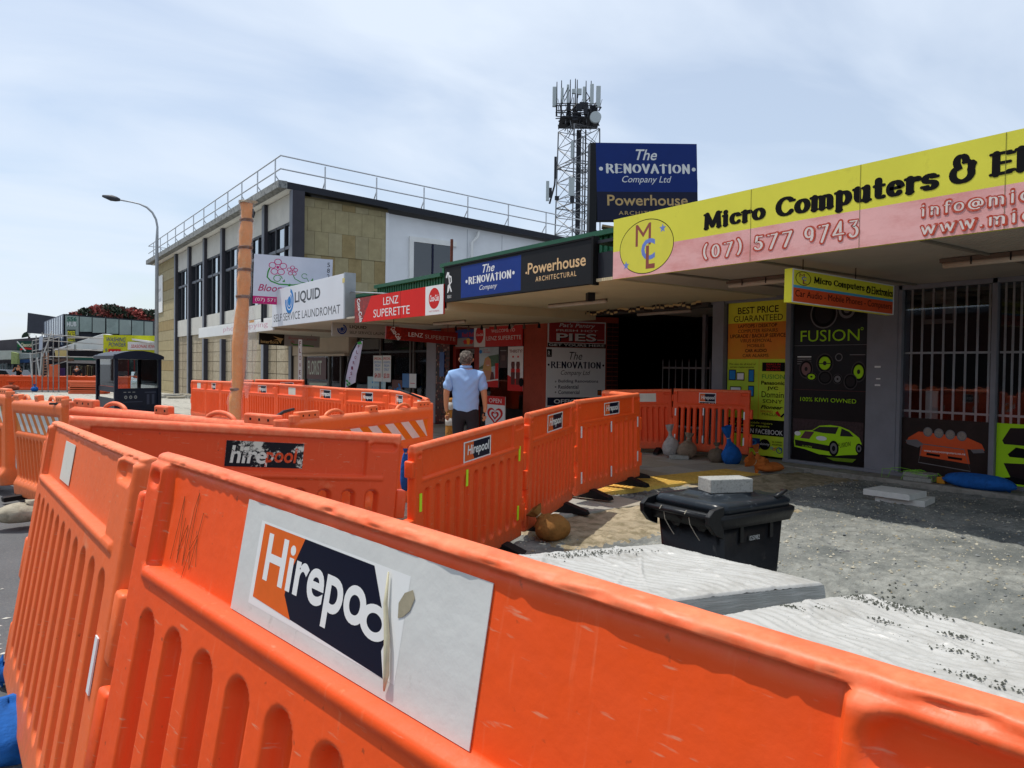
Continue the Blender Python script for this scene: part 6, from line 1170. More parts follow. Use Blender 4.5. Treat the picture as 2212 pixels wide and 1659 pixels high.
for i in range(15): a = 146+i*4.6; facing('', '', '', [(a, 790+random.uniform(-1, 4)), (a+random.uniform(1.2, 3), 790), (a+3, 830), (a, 830)], 56.8, g3[i % 5], .2, parent=dy, part='goods_rack')
cp = facing('', '', '', [(221, 774), (248, 774), (248, 806), (221, 806)], 54.4, mat('car_poster', '5c4c4c', .5, .4, 2.5, col2='b0a4a0', fac=(.55, .7), scale2=4), .1, parent=dy, part='car_poster'); q = fpanel(dy, 221, 791, 246, 799, 54.2, MATS['car_poster']); q.step = .02; q.text('TWIN FORD', .02, .15, .98, .85, signwhite, bold=.04)
facing('', '', '', [(250, 774), (275, 774), (275, 810), (250, 810)], 54.3, mat('ice_poster', '4a2a26', .5, .4, 2.5, col2='a08878', fac=(.6, .72), scale2=5), .1, parent=dy, part='poster'); facing('', '', '', [(277, 774), (326, 776), (326, 830), (277, 830)], 54.6, mat('teal_glass', '3c4a48', .3, .3, 2, col2='7c8c86', fac=(.55, .7), scale2=2), .1, parent=dy, part='window')
for a in (249, 276, 289, 310): facing('', '', '', [(a, 774), (a+1.3, 774), (a+1.3, 822), (a, 822)], 54.0, mat('red_frame', '8c2c2c', .6, .1), .1, parent=dy, part='red_frame')
facing('orange_board', 'plain orange board standing behind the far barriers', 'board', [(106, 787), (128, 787), (128, 814), (106, 814)], 51, ORA, .05); facing('purple_notice', 'small purple and white notice beside the orange board', 'notice', [(129, 795), (140, 795), (140, 812), (129, 812)], 51.5, mat('purple_sign', '3c3468', .5, .2), .05)
# scaffolding
scf = empty('scaffold', D(105, 850, 50), 'steel tube scaffolding with ladder around the far shops', 'scaffolding'); sm_ = mat('scaffold_steel', '9a9894', .4, .2, metal=.3)
for a, t in ((70, 737), (78, 725), (91, 718), (104, 722), (115, 720), (127, 728), (145, 715), (145.5, 780)): MB().tube([D(a, t, 50), D(a, 856, 50)], .035, 5).build('upright', sm_, scf)
for (x0, y0, x1, y1) in ((70, 736, 115, 729), (70, 758, 112, 750), (70, 782, 112, 770), (72, 745, 145, 724), (92, 722, 224, 731), (92, 735, 224, 744), (100, 770, 222, 772), (95, 751, 222, 758), (110, 790, 145, 780), (68, 765, 110, 757), (88, 775, 128, 777), (145, 730, 224, 730), (115, 756, 224, 755)): MB().tube([D(x0, y0, 50+random.uniform(-.8, .8)), D(x1, y1, 50+random.uniform(-.8, .8))], .03, 5).build('ledger', sm_, scf)
for (x0, y0, x1, y1) in ((65, 762, 69, 815), (80, 772, 85, 812), (90, 762, 86, 812), (100, 760, 104, 812), (37, 738, 55, 758), (112, 715, 92, 770)): MB().tube([D(x0, y0, 49), D(x1, y1, 49)], .045, 5).build('brace', mat('bright_tube', 'b8bab8', .4, .1), scf)
for i in range(8): MB().tube([D(94, 770+i*6, 48.8), D(103, 770+i*6, 48.8)], .03, 4).build('ladder_rung', mat('ladder_brown', '8c6a58', .6, .2), scf)
for a in (94, 103): MB().tube([D(a+1.5, 762, 48.8), D(a-1, 815, 48.8)], .035, 4).build('ladder_rail', MATS['ladder_brown'], scf)
facing('', '', '', [(112, 775), (145, 774), (145, 780), (112, 781)], 50, mat('scaffold_board', '5c4a40', .8, .2), .8, parent=scf, part='deck'); facing('', '', '', [(85, 727), (92, 725), (91, 755), (84, 757)], 49.5, mat('pale_sheet', 'b4bcc8', .6, .1), .05, parent=scf, part='hung_sheet')
# red flowering tree
tr = empty('flowering_tree', D(240, 700, 86), 'broad tree in dark red flower behind the glass office', 'tree'); lv = [mat('red_blossom', '743c36', .8, .3, 2), mat('dark_leaf', '2e3a2c', .8, .3, 2), mat('bright_blossom', 'a4524a', .8, .3, 2)]
blobs = [(165, 676, 14), (190, 672, 20), (215, 668, 24), (240, 667, 26), (262, 672, 24), (285, 674, 24), (308, 676, 22), (330, 678, 24), (150, 680, 7), (225, 680, 30), (270, 684, 30), (310, 688, 26)]
mbs = [MB(), MB(), MB()]
for px, py, r in blobs:
    c = D(px, py+4, 86); rr_ = r/FOC*86
    for k in range(int(520*(r/24)**2)):
        v = rng.normal(size=3); v /= np.linalg.norm(v); v = v*rng.uniform(.55, 1.05)**.5; s_ = random.uniform(.10, .22); q = c+v*rr_*np.array([1, 1, .55]); a, b_ = rng.normal(size=3), rng.normal(size=3); a /= np.linalg.norm(a); b_ /= np.linalg.norm(b_)
        cl = math.sin(q[0]*2.1+q[2]*3)+math.sin(q[1]*2.7-q[2]*2)+random.uniform(-.9, .9); mbs[1 if cl < -.05 else 2 if cl > 1.3 else 0].add([q-a*s_, q-b_*s_, q+a*s_, q+b_*s_*.8], [(0, 1, 2, 3)])
for m_, l_, n_ in zip(mbs, lv, ('blossom_crown', 'leaf_crown', 'blossom_crown')): m_.build(n_, l_, tr, fix=False)
MB().tube([D(240, 850, 86), D(240, 760, 86), D(243, 700, 86)], [.5, .4, .25], 8).build('trunk', mat('bark', '4c4038', .9, .2), tr)
for a in (190, 285, 320): MB().tube([D(241, 770, 86), D((a+240)/2, 720, 86), D(a, 685, 86)], [.3, .2, .08], 6).build('limb', MATS['bark'], tr)
pb = empty('palm_tree', D(63, 728, 95), 'small dark palm top behind the grey shop', 'tree'); mb = MB()
for i in range(14): a = i*math.pi/13; c = D(63, 727, 95); mb.add([c, c+Hh*.9*math.cos(a)+np.array([0, 0, .7*math.sin(a)]), c+Hh*1.0*math.cos(a+.15)+np.array([0, 0, .7*math.sin(a+.15)-.1])], [(0, 1, 2)])
mb.build('crown', mat('palm_dark', '2c3a2c', .8, .2), pb, fix=False); MB().tube([D(63, 727, 95), D(63, 760, 95)], .15, 6).build('trunk', MATS['bark'], pb)
# low far skyline
struct(MB().prism([D(-200, 781, 300), D(330, 784, 300), D(330, 800, 300), D(-200, 800, 300)], Fh*10).build('far_ridge', mat('far_ridge', '6a7478', .9, .1)))
# parked car behind the far barriers
def car(label, c, yaw, m, s=1.):
    o = empty('parked_car', (0, 0, 0), label, 'car'); 
    prof = [(-2.1, .3), (-2.1, .75), (-1.95, .92), (-1.3, 1.0), (-.75, 1.42), (.7, 1.45), (1.35, 1.0), (2.0, .85), (2.15, .6), (2.15, .3)]
    MB().prism([(x, -.85, z) for x, z in prof], (0, 1.7, 0)).build('body', m, o, bevel=.06, smooth=False)
    for sy in (-.862, .852): MB().prism([(x, sy, z) for x, z in ((-1.15, 1.02), (-.68, 1.36), (-.02, 1.38), (-.02, 1.02))], (0, .012, 0)).build('side_window', black, o); MB().prism([(x, sy, z) for x, z in ((.04, 1.02), (.04, 1.38), (.64, 1.38), (1.12, 1.02))], (0, .012, 0)).build('side_window', black, o)
    MB().add([(2.0-.7, -.72, 1.03), (2.0-.7, .72, 1.03), (.76, .62, 1.42), (.76, -.62, 1.42)], [(0, 1, 2, 3)]).build('windscreen', black, o).location = (.03, 0, .02)
    for x in (-1.35, 1.35):
        for y in (-.86, .72): MB().tube([(x, y, .32), (x, y+.16, .32)], .32, 16).build('wheel', rubber, o)
    for y in (-.62, .62): MB().box(2.12, 2.17, y-.17, y+.17, .62, .74).build('headlight', signwhite, o, bevel=.02)
    o.location = (float(c[0]), float(c[1]), -.6); o.rotation_euler = (0, 0, yaw); return o
c = D(313, 840, 53.4); car('white car parked beyond the kiosk glass', c, R(-100), mat('car_white', 'c8ccd0', .25, .03, spec=.6, coat=.5))
c = D(24, 845, 57); car('dark car parked before the far left shops', c, R(120), mat('car_dark', '3a3e44', .25, .03, spec=.6, coat=.5))
# ---------------------------------------------------------------- sandbags
def bag(label, c, size, m, neck=(0, 0, 1), nl=.18, yaw=0., seed=0, group='sandbags weighing down the barriers', tie=True, squash=1.):
    c = np.array([c[0], c[1], c[2]], float); o = empty('sandbag', c, label, 'sandbag', group); g = np.random.default_rng(seed); a, b_, h = size; n1, n2 = 26, 16
    cy, sy = math.cos(yaw), math.sin(yaw); ph = g.uniform(0, 6, 8); V = []
    for i in range(n2+1):
        t = math.pi*i/n2; z = -math.cos(t); r = math.sin(t)**.7
        for j in range(n1):
            q = 2*math.pi*j/n1; w = 1+.05*math.sin(q*3+ph[0]+z*2)+.035*math.sin(q*7+ph[1]-z*4)+.02*math.sin(q*13+z*9+ph[2])+g.normal()*.006-.09*abs(math.sin(q*4.5+ph[5]))*max(0, z)**1.5-.05*abs(math.sin(q*6.5+z*1.5+ph[6]))*max(0, z+.3)
            x, y = a*r*w*math.cos(q), b_*r*w*math.sin(q); zz = h*(.5+.5*z)*(1+.05*math.sin(q*2+ph[3])); zz = max(zz, .0)
            f = .6+.4*min(1, zz/h*2.5) if False else 1
            V.append(c+np.array([x*cy-y*sy, x*sy+y*cy, zz]))
    mb = MB(); mb.add(V, [(i*n1+j, i*n1+(j+1) % n1, (i+1)*n1+(j+1) % n1, (i+1)*n1+j) for i in range(n2) for j in range(n1)]); mb.build('sack', m, o, smooth=True, fix=False)
    nk = np.array(neck, float); nk /= np.linalg.norm(nk); k0 = c+np.array([0, 0, h*.5])+nk*np.array([a, a, h*.5])*.82; pts = [k0+nk*nl*t for t in (0, .25, .45, .7, 1.)]; nn = 16
    e1 = np.cross(nk, [.3, .9, .1]); e1 /= np.linalg.norm(e1); e2 = np.cross(nk, e1); mb = MB(); V = []
    for p, r in zip(pts, (a*.5, a*.2, a*.14, a*.3, a*.42)):
        for j in range(nn): q = 2*math.pi*j/nn; w = r*(1+.25*math.sin(q*4+ph[4])+.12*math.sin(q*7)); V.append(p+e1*w*math.cos(q)+e2*w*math.sin(q)*.55)
    mb.add(V, [(i*nn+j, i*nn+(j+1) % nn, (i+1)*nn+(j+1) % nn, (i+1)*nn+j) for i in range(4) for j in range(nn)]); mb.build('tied_neck', m, o, smooth=True, fix=False)
    if tie: MB().tube([pts[2]+e1*a*.17*math.cos(q)+e2*a*.11*math.sin(q) for q in np.linspace(0, 6.3, 10)], .005, 5).build('tie', mat('tie_cord', 'b8a888', .8, .1), o)
    return o
def cloth(n_, c, c2): return mat(n_, c, .85, .14, 6, col2=c2, fac=(.5, .7), scale2=14, bump=.6, bscale=45)
bw = cloth('sack_white', 'b0aaa6', '8a8480'); bg = cloth('sack_taupe', '8c7a68', '6c5c4c'); bd = cloth('sack_brown', '6e6152', '544838'); bb_ = cloth('sack_blue', '1c5ca8', '164880'); bo = cloth('sack_orange', 'b8662c', '94501e'); bc_ = cloth('sack_cream', 'a29a88', '837b6a'); bt = cloth('sack_ochre', '8f6230', '6f4a22')
def g_at(px, py, z=.05): q = onz(px, py, z); q[2] = z; return q
bag('upright dirty white sandbag with flared tied neck at the alley corner', D(1449, 986, 11.95), (.15, .13, .30), bw, (-.1, 0, 1), .24, seed=1)
bag('taupe sandbag with tied top leaning on the slotted barrier', D(1484, 989, 11.8), (.17, .14, .26), bg, (.15, 0, 1), .16, seed=2)
bag('small brown sandbag left of the blue one', D(1548, 1001, 11.45), (.14, .12, .22), bd, (0, 0, 1), .12, seed=3)
o = bag('bright blue sandbag tied to the slotted barrier', D(1580, 1005, 11.3), (.17, .13, .30), bb_, (-.3, 0, 1), .34, seed=4)
bag('orange sandbag slumped before the price poster', g_at(1662, 1018, .075), (.24, .16, .12), bo, (-.9, .2, .5), .22, seed=5)
bag('flatter orange sandbag folded behind the slumped one', g_at(1640, 1008, .075), (.14, .12, .14), bo, (-.3, 0, 1), .2, seed=6)
bag('ochre brown sandbag with gathered corner beside the middle barrier row', g_at(1192, 1167, .02), (.155, .14, .21), bt, (-.6, .3, .8), .12, seed=7)
bag('long blue sandbag lying along the shop sill at right', (9.75, FY(2118, 9.7), .07), (.14, .40, .18), bb_, (.0, -1, -.1), .22, seed=8)
bag('beige sandbag on the asphalt at far left with a folded end', g_at(42, 1128, .06), (.19, .15, .16), bc_, (.8, -.1, .9), .20, seed=9)
bag('large blue sandbag at the lower left edge of the view', D(18, 1590, 2.45)+np.array([0, 0, -.08]), (.15, .18, .20), bb_, (.3, -.7, -.2), .06, seed=10)
bag('blue sandbag end poking out behind the near left barrier', D(72, 1440, 2.95)+np.array([0, 0, -.06]), (.12, .10, .12), bb_, (-.9, .1, 0), .09, seed=11)
bag('blue sack hanging between the two middle barriers', D(875, 1062, 5.15), (.035, .03, .26), bb_, (0, 0, 1), .06, seed=12)
bag('small blue bag on the far road by the barriers', g_at(75, 846, -.52)+np.array([0, 0, 0]), (.22, .2, .32), bb_, (0, 0, 1), .2, seed=13, group='far bags')
bag('small brown sack by the far left barriers', g_at(24, 844, -.52), (.5, .3, .4), cloth('sack_rust', 'a8543a', '7c3c2a'), (0, 0, 1), .2, seed=14, group='far bags')
# ---------------------------------------------------------------- wheelie bin with a concrete paver on its lid
bk = mat('bin_black', '17181a', .34, .2, 4, col2='4a4640', fac=(.62, .8), scale2=9, bump=.15, bscale=30); bl_ = mat('bin_lid', '1c2228', .28, .2, 3, col2='7c8288', fac=(.58, .8), scale2=7, bump=.35, bscale=9)  # pale lid streaks paint in dust and the gloss of reflected sky
uu = .847; zr = 1.45-uu
def onr(px, py): return onz(px, py, zr)
A, B, Cc = onr(1393, 1086), onr(1550, 1120), onr(1722, 1098); ux = (B-A); wb2 = np.linalg.norm(ux); ux /= wb2; uy = (Cc-B); dpt = np.linalg.norm(uy); uy = uy-ux*(uy@ux); uy /= np.linalg.norm(uy)
bn = empty('wheelie_bin', (B[0], B[1], G(B[0], B[1])), 'dusty black wheelie bin with closed lid standing on the gravel', 'bin')
W2, D2 = .56, .70; O = B-ux*W2; zg = -.36
def bpt(a, b_, z): return O+ux*a+uy*b_+np.array([0, 0, z-zr])
def ring(a0, a1, b0, b1, z, r=.05, n=5):
    P = []
    for cx, cy, t0 in ((a1-r, b0+r, -90), (a1-r, b1-r, 0), (a0+r, b1-r, 90), (a0+r, b0+r, 180)):
        for k in range(n): t = R(t0+90*k/(n-1)); P.append(bpt(cx+r*math.cos(t), cy+r*math.sin(t), z))
    return P
def loft(rings, name, m, par, cap=(True, True), smooth=True):
    n = len(rings[0]); V = sum(rings, []); Fc = [(i*n+j, i*n+(j+1) % n, (i+1)*n+(j+1) % n, (i+1)*n+j) for i in range(len(rings)-1) for j in range(n)]
    if cap[0]: Fc.append(tuple(range(n))[::-1])
    if cap[1]: Fc.append(tuple((len(rings)-1)*n+j for j in range(n)))
    o = MB().add(V, Fc).build(name, m, par); 
    if smooth:
        for p_ in o.data.polygons: p_.use_smooth = len(p_.vertices) == 4
    return o
loft([ring(.09, W2-.05, .12, D2-.10, zg), ring(.03, W2-.02, .04, D2-.03, zr-.04)], 'body', bk, bn)
loft([ring(.0, W2, .0, D2+.03, zr-.075, .06), ring(-.008, W2+.008, .0, D2+.06, zr-.02, .06), ring(-.008, W2+.008, .0, D2+.06, zr+.0, .06), ring(.01, W2-.01, .02, D2+.03, zr+.012, .06)], 'rim', bk, bn)
loft([ring(.0, W2, .03, D2+.02, zr+.012, .07), ring(.0, W2, .03, D2+.03, zr+.045, .07), ring(.02, W2-.02, .05, D2-.0, zr+.068, .07), ring(.06, W2-.06, .10, D2-.06, zr+.072, .06), ring(.10, W2-.10, .18, D2-.16, zr+.078, .05), ring(.12, W2-.12, .2, D2-.18, zr+.095, .05)], 'lid', bl_, bn)
hb = MB().tube([bpt(.02, -.045, zr+.0), bpt(W2-.02, -.045, zr+.0)], .017, 12).build('handle_bar', bk, bn, smooth=True)
for a in (.0, W2-.035): MB().prism([bpt(a, .06, zr+.06), bpt(a, -.03, zr+.045), bpt(a, -.07, zr+.01), bpt(a, -.065, zr-.04), bpt(a, -.01, zr-.10), bpt(a, .06, zr-.13)], ux*.035).build('handle_bracket', bk, bn, bevel=.004)
for a in (.17, .37): MB().prism([bpt(a, .0, zr), bpt(a+.13, .0, zr), bpt(a+.12, .0, zr-.06), bpt(a+.08, .015, zr-.1), bpt(a+.04, .015, zr-.1), bpt(a, .0, zr-.06)], uy*.03-ux*0).build('rear_gusset', bk, bn)
for b2 in (.22, .50): MB().obox(bpt(W2-.022, b2, zr-.17), ux, uy, (0, 0, 1), .012, .03, .11).build('side_rib', bk, bn)
MB().tube([bpt(W2-.09, D2+.02, zr+.09), bpt(W2-.03, D2-.02, zr+.10), bpt(W2-.02, D2-.14, zr+.07)], .012, 6).build('lid_grip', bk, bn, smooth=True); MB().tube([bpt(.05, D2+.03, zr+.05), bpt(.05, D2+.07, zr+.1), bpt(.14, D2+.07, zr+.1), bpt(.14, D2+.03, zr+.05)], .01, 6).build('lid_grip', bk, bn, smooth=True)
for a in (.1, W2-.14): MB().tube([bpt(a, .06, zg+.1), bpt(a+.05, .06, zg+.1)], .1, 14).build('wheel', rubber, bn)
for k, a in enumerate((.17, .37)): MB().tube([bpt(a, -.066, zr-.0), bpt(a, -.05, zr+.02), bpt(a-.005, -.03, zr+.01), bpt(a+.02, -.04, zr-.06), bpt(a+.05, -.02, zr-.12), bpt(a+.07, -.01, zr-.15)], .0028, 5).build('string', mat('dusty_string', '9c9484', .8, .1), bn)
q = Panel('', '', '', bpt(W2-.02, .30, zr-.17), uy, ZUP, .10, .035, bk, .001, parent=bn, part='number_plate'); q.O = q.O+q.n*.012; q.text('0250982', .02, .1, .98, .9, mat('number_white', 'b8bab8', .5, .05))
cbk = mat('block_concrete', '9c9c96', .85, .12, 12, col2='7c7c78', fac=(.5, .66), scale2=60, bump=.5, bscale=140)
tag(MB().obox(bpt(.20, .24, zr+.096), (ux*.35+uy*.94), (-(ux*.94)+uy*.35), (0, 0, 1), .29, -.16, .085).build('concrete_block', cbk, bevel=.005), 'grey rectangular concrete block lying on the bin lid', 'block')
# ---------------------------------------------------------------- wrapped pallets of pavers
wrap = mat('white_wrap', 'b0afaa', .4, .05, 3, col2='8f8c84', fac=(.52, .75), scale2=2.2, bump=.35, bscale=9, spec=.5)
n = wrap.node_tree; b = n.nodes['Principled BSDF']; t = n.nodes.new('ShaderNodeTexCoord'); src = b.inputs['Base Color'].links[0].from_socket
z2 = n.nodes.new('ShaderNodeTexVoronoi'); z2.inputs['Scale'].default_value = 55; n.links.new(t.outputs['Object'], z2.inputs['Vector']); z3 = n.nodes.new('ShaderNodeTexNoise'); z3.inputs['Scale'].default_value = 3.5; n.links.new(t.outputs['Object'], z3.inputs['Vector'])
m1 = n.nodes.new('ShaderNodeMapRange'); m1.inputs[1].default_value = .13; m1.inputs[2].default_value = .1; n.links.new(z2.outputs['Distance'], m1.inputs[0]); m2 = n.nodes.new('ShaderNodeMapRange'); m2.inputs[1].default_value = .5; m2.inputs[2].default_value = .58; n.links.new(z3.outputs[0], m2.inputs[0])
mm = n.nodes.new('ShaderNodeMath'); mm.operation = 'MULTIPLY'; n.links.new(m1.outputs[0], mm.inputs[0]); n.links.new(m2.outputs[0], mm.inputs[1]); x = n.nodes.new('ShaderNodeMixRGB'); x.inputs[2].default_value = (.12, .12, .11, 1); n.links.new(mm.outputs[0], x.inputs[0]); n.links.new(src, x.inputs[1]); n.links.new(x.outputs[0], b.inputs['Base Color'])
sidew = mat('side_film', 'a2a4a0', .3, .15, 3, col2='b4b4b0', fac=(.5, .62), scale2=5, stretch=(1, 1, 14), spec=.6, bump=.4, bscale=14)
def pallet(label, O, ux, uy, w, l, zt, seed, creases):
    O = np.array(O, float); O[2] = 0; o = empty('wrapped_pallet', (O[0], O[1], -.28), label, 'pallet', 'film-wrapped pallets of pavers'); g = np.random.default_rng(seed); n1, n2 = 170, 150; V = []
    cr = [(g.uniform(0, 1), g.uniform(0, 1), g.uniform(-1, 1), g.uniform(.004, .014), g.uniform(.005, .018)) for _ in range(creases)]
    gn_ = g.normal(size=(n1+1, n2+1))*.0007
    for i in range(n1+1):
        for j in range(n2+1):
            a, b_ = i/n1, j/n2; e = min(a, 1-a, b_, 1-b_); z = zt-.014*max(0, 1-e/.012)**2
            z += .0022*math.sin((b_*1.0+.06*math.sin(a*5+seed)+.02*math.sin(a*17))*120)*min(1, e*12)*(.4+.6*math.sin(a*3.3+b_*4+seed)**2)+.006*math.sin(a*6+seed)*math.sin(b_*5)
            for cx, cy, an, am, wd_ in cr:
                dd = (a-cx)*math.sin(an)+(b_-cy)*math.cos(an); al_ = (a-cx)*math.cos(an)-(b_-cy)*math.sin(an); z += .6*am*math.exp(-(dd/wd_)**2)*math.exp(-(al_/.28)**2)
            V.append(O+ux*w*a+uy*l*b_+np.array([0, 0, z+gn_[i, j]]))
    N = n2+1; mb = MB(); mb.add(V, [(i*N+j, (i+1)*N+j, (i+1)*N+j+1, i*N+j+1) for i in range(n1) for j in range(n2)]); mb.build('wrap_top', wrap, o, smooth=True, fix=False)
    zb = zt-.42
    for (p0, p1) in (((0, 0), (1, 0)), ((1, 0), (1, 1)), ((1, 1), (0, 1)), ((0, 1), (0, 0))):
        a0, a1 = np.array(p0), np.array(p1); m_ = 40; V = []
        for i in range(m_+1):
            q = a0+(a1-a0)*i/m_; base = O+ux*w*q[0]+uy*l*q[1]; out = (ux*(q[0]-.5)+uy*(q[1]-.5)); 
            for k, f in enumerate((0, .12, .35, .6, 1)): V.append(base+out*.012*math.sin(i*.9+k)+np.array([0, 0, (zt-.012)*(1-f)+zb*f]))
        MB().add(V, [(i*5+k, (i+1)*5+k, (i+1)*5+k+1, i*5+k+1) for i in range(m_) for k in range(4)]).build('wrap_side', sidew, o, smooth=True, fix=False)
    bxs = MB().obox(O+ux*.02+uy*.02+np.array([0, 0, zb]), ux, uy, (0, 0, 1), w-.04, l-.04, .34).build('paver_stack', cbk, o)
    for k in range(3): MB().obox(O+uy*(l*(.05+.4*k))+np.array([0, 0, zb-.12]), ux, uy, (0, 0, 1), w, .1, .11).build('pallet_bearer', mat('raw_timber', '9c7c54', .8, .2, 6), o)
    return o
zt1_ = .45
a_, b_, c_ = onz(1429, 1174, zt1_), onz(1780, 1258, zt1_), onz(1090, 1179, zt1_)
e1_ = (b_-a_)/np.linalg.norm(b_-a_); e2_ = c_-a_; e2_ = e2_-e1_*(e2_@e1_)*.45; l1 = np.linalg.norm(e2_); e2_ /= l1
print('pallet1', a_, b_, c_, np.linalg.norm(b_-a_), l1)
pallet('white film-wrapped pallet of pavers directly in front of the bin', a_, e1_, e2_, np.linalg.norm(b_-a_), 1.05, zt1_, 3, 26)
a2, b2_ = onz(1859, 1282, zt1_), onz(2250, 1380, zt1_); c2_ = onz(1558, 1312, zt1_)
f1 = (b2_-a2)/np.linalg.norm(b2_-a2); f2 = c2_-a2; print('pallet2', a2, b2_, c2_, np.linalg.norm(b2_-a2), np.linalg.norm(f2), f1@f2); f2 = f2-f1*(f2@f1)*.25; l2 = np.linalg.norm(f2); f2 /= l2
pallet('dirtier white film-wrapped pallet of pavers at lower right with grit heaps', a2, f1, f2, 1.12, min(max(l2, .95), 1.15), zt1_, 8, 30)
mb = MB()
for cx, cy, r, n_ in ((.10, .12, .09, 240), (.25, .07, .07, 120), (.03, .5, .05, 110), (.03, .65, .04, 80), (.5, .35, .04, 50), (.62, .6, .05, 60), (.3, .45, .03, 30), (.8, .9, .07, 80)):
    for k in range(n_):
        a, b_ = cx+random.gauss(0, r), cy+random.gauss(0, r*.5)
        if not (0.01 < a < .99 and .01 < b_ < .99): continue
        q = a2+f1*1.12*a+f2*l2*b_; s_ = random.uniform(.002, .0065); z = zt1_+.004; mb.add([(q[0]+s_, q[1], z), (q[0], q[1]+s_, z), (q[0]-s_, q[1], z), (q[0], q[1]-s_, z), (q[0], q[1], z+s_)], [(0, 1, 4), (1, 2, 4), (2, 3, 4), (3, 0, 4)])
for k in range(260):
    a, b_ = .12+random.gauss(0, .04)+.0, .55+random.gauss(0, .14); q = onz(1429, 1174, zt1_)+e1_*(a*1.)+e2_*b_; s_ = random.uniform(.002, .0065); z = zt1_+.004; mb.add([(q[0]+s_, q[1], z), (q[0], q[1]+s_, z), (q[0]-s_, q[1], z), (q[0], q[1]-s_, z), (q[0], q[1], z+s_)], [(0, 1, 4), (1, 2, 4), (2, 3, 4), (3, 0, 4)])
o = mb.build('grit', lump, fix=False); o['kind'] = 'stuff'; tag(o, 'dark grit spilled on the pallet wraps', 'grit')
# ---------------------------------------------------------------- loose pavers by the shop
def slabt(label, c, w, l, t, yaw, m=cbk, cat='paver', z=0): 
    ux_ = np.array([math.cos(yaw), math.sin(yaw), 0]); uy_ = np.array([-math.sin(yaw), math.cos(yaw), 0]); c = np.array(c, float)-ux_*w/2-uy_*l/2; return tag(MB().obox(c, ux_, uy_, (0, 0, 1), w, l, t).build('loose_paver', m, bevel=.004), label, cat)
palep = mat('pale_paver', 'c8c8c2', .85, .08, 8, bump=.2, bscale=120); q = onz(1940, 1082, .03); slabt('lower grey paver of the pair stacked on the gravel', (q[0]+.05, q[1]-.05, .02), .42, .5, .065, R(12), palep); slabt('upper grey paver of the pair stacked on the gravel', (q[0]-.04, q[1]+.02, .087), .42, .5, .065, R(3), palep)
q = onz(1922, 1048, .08); slabt('small paver under green string by the shop pillar', (9.82, q[1], .077), .26, .34, .05, R(5)); slabt('small upper paver under green string by the shop pillar', (9.84, q[1]+.02, .128), .24, .32, .05, R(-3))
gs = []; 
for i in range(60): t = i/59*26; gs.append((9.82+.15*math.cos(t*1.3)+random.uniform(-.04, .04), q[1]+.2*math.sin(t)+random.uniform(-.04, .04)+(.25 if i < 10 else 0), .18+.02*math.sin(t*3)-(.09 if abs(math.sin(t)) > .9 else 0)))
tag(MB().tube(gs, .003, 4).build('string_line', mat('green_string', '8cd040', .6, .1)), 'tangled bright green string over the small pavers', 'string'); tag(box('string_spool', mat('spool_orange', 'c88a28', .6, .1), 9.75, 9.85, q[1]-.32, q[1]-.22, .08, .16, bevel=.01), 'small amber string spool beside the pavers', 'spool')
slabt('small grey block by the white sandbag', g_at(1468, 991, .06), .2, .3, .06, R(35), cat='block')
for k in range(14):
    q = onz(350+k*6+random.uniform(-2, 2), 858+random.uniform(-2, 3), -.35); tag(MB().box(q[0]-.4, q[0]+.4, q[1]-.25, q[1]+.25, -.38, -.30+random.uniform(0, .12)).build('rubble_slab', pav[k % 3]), 'broken paving slab heaped at the foot of the two-storey building', 'slab', 'slabs heaped at the foot of the two-storey building')
# ---------------------------------------------------------------- worn bollard beside the man
q = D(976, 936, 11.0); bo_ = empty('bollard', (q[0], q[1], -.05), 'worn ochre timber bollard with white bands beside the walking man', 'bollard')
MB().lathe((q[0], q[1], 0), [(.11, -.1), (.105, .2), (.095, .6), (.09, .98), (.07, 1.0)], 16).build('post', mat('ochre_timber', '9c6a2c', .8, .3, 8, col2='5c3a1c', fac=(.5, .65), scale2=14, bump=.4), bo_, smooth=False)
for z in (.83, .60): MB().lathe((q[0], q[1], z), [(.099, 0), (.098, .11)], 16).build('white_band', mat('dirty_white_band', 'b4b0a8', .7, .15, 10), bo_, smooth=True)
# ---------------------------------------------------------------- people
def skin(name, J, E_, m, par, sub=2, smooth=True):
    me = bpy.data.meshes.new(name); keys = list(J); me.from_pydata([J[k][:3] for k in keys], [(keys.index(a), keys.index(b)) for a, b in E_], [])
    o = bpy.data.objects.new(name, me); COL.objects.link(o); md = o.modifiers.new('s', 'SKIN'); md.use_smooth_shade = True
    sk = me.skin_vertices[0].data
    for i, k in enumerate(keys): r = J[k][3]; sk[i].radius = (r, r) if not isinstance(r, tuple) else r
    sk[0].use_root = True
    ss_ = o.modifiers.new('u', 'SUBSURF'); ss_.levels = sub; ss_.render_levels = sub
    dg = bpy.context.evaluated_depsgraph_get(); m2 = bpy.data.meshes.new_from_object(o.evaluated_get(dg)); bpy.data.objects.remove(o); bpy.data.meshes.remove(me)
    m2.name = name; m2.materials.clear(); m2.polygons.foreach_set('use_smooth', [True]*len(m2.polygons)); return link(name, m2, m, par)
skinm = mat('skin', 'b8805e', .55, .08, 8); shirt = mat('shirt_light_blue', '8fb0dc', .85, .05, 4, bump=.5, bscale=9); trou = mat('trousers_charcoal', '26242a', .85, .1, 6, bump=.5, bscale=12); hair = mat('grey_hair', '4e463f', .8, .35, 25, col2='968c80', fac=(.5, .62), scale2=28, bump=1, bscale=60); shoe = mat('shoe_dark', '2c241e', .6, .1)
pp = D(1006, 850, 10.4); zg_ = G(pp[0], pp[1])+.055
man = empty('person', (pp[0], pp[1], zg_), 'grey-haired man in a light blue polo shirt walking away from the viewer', 'person')
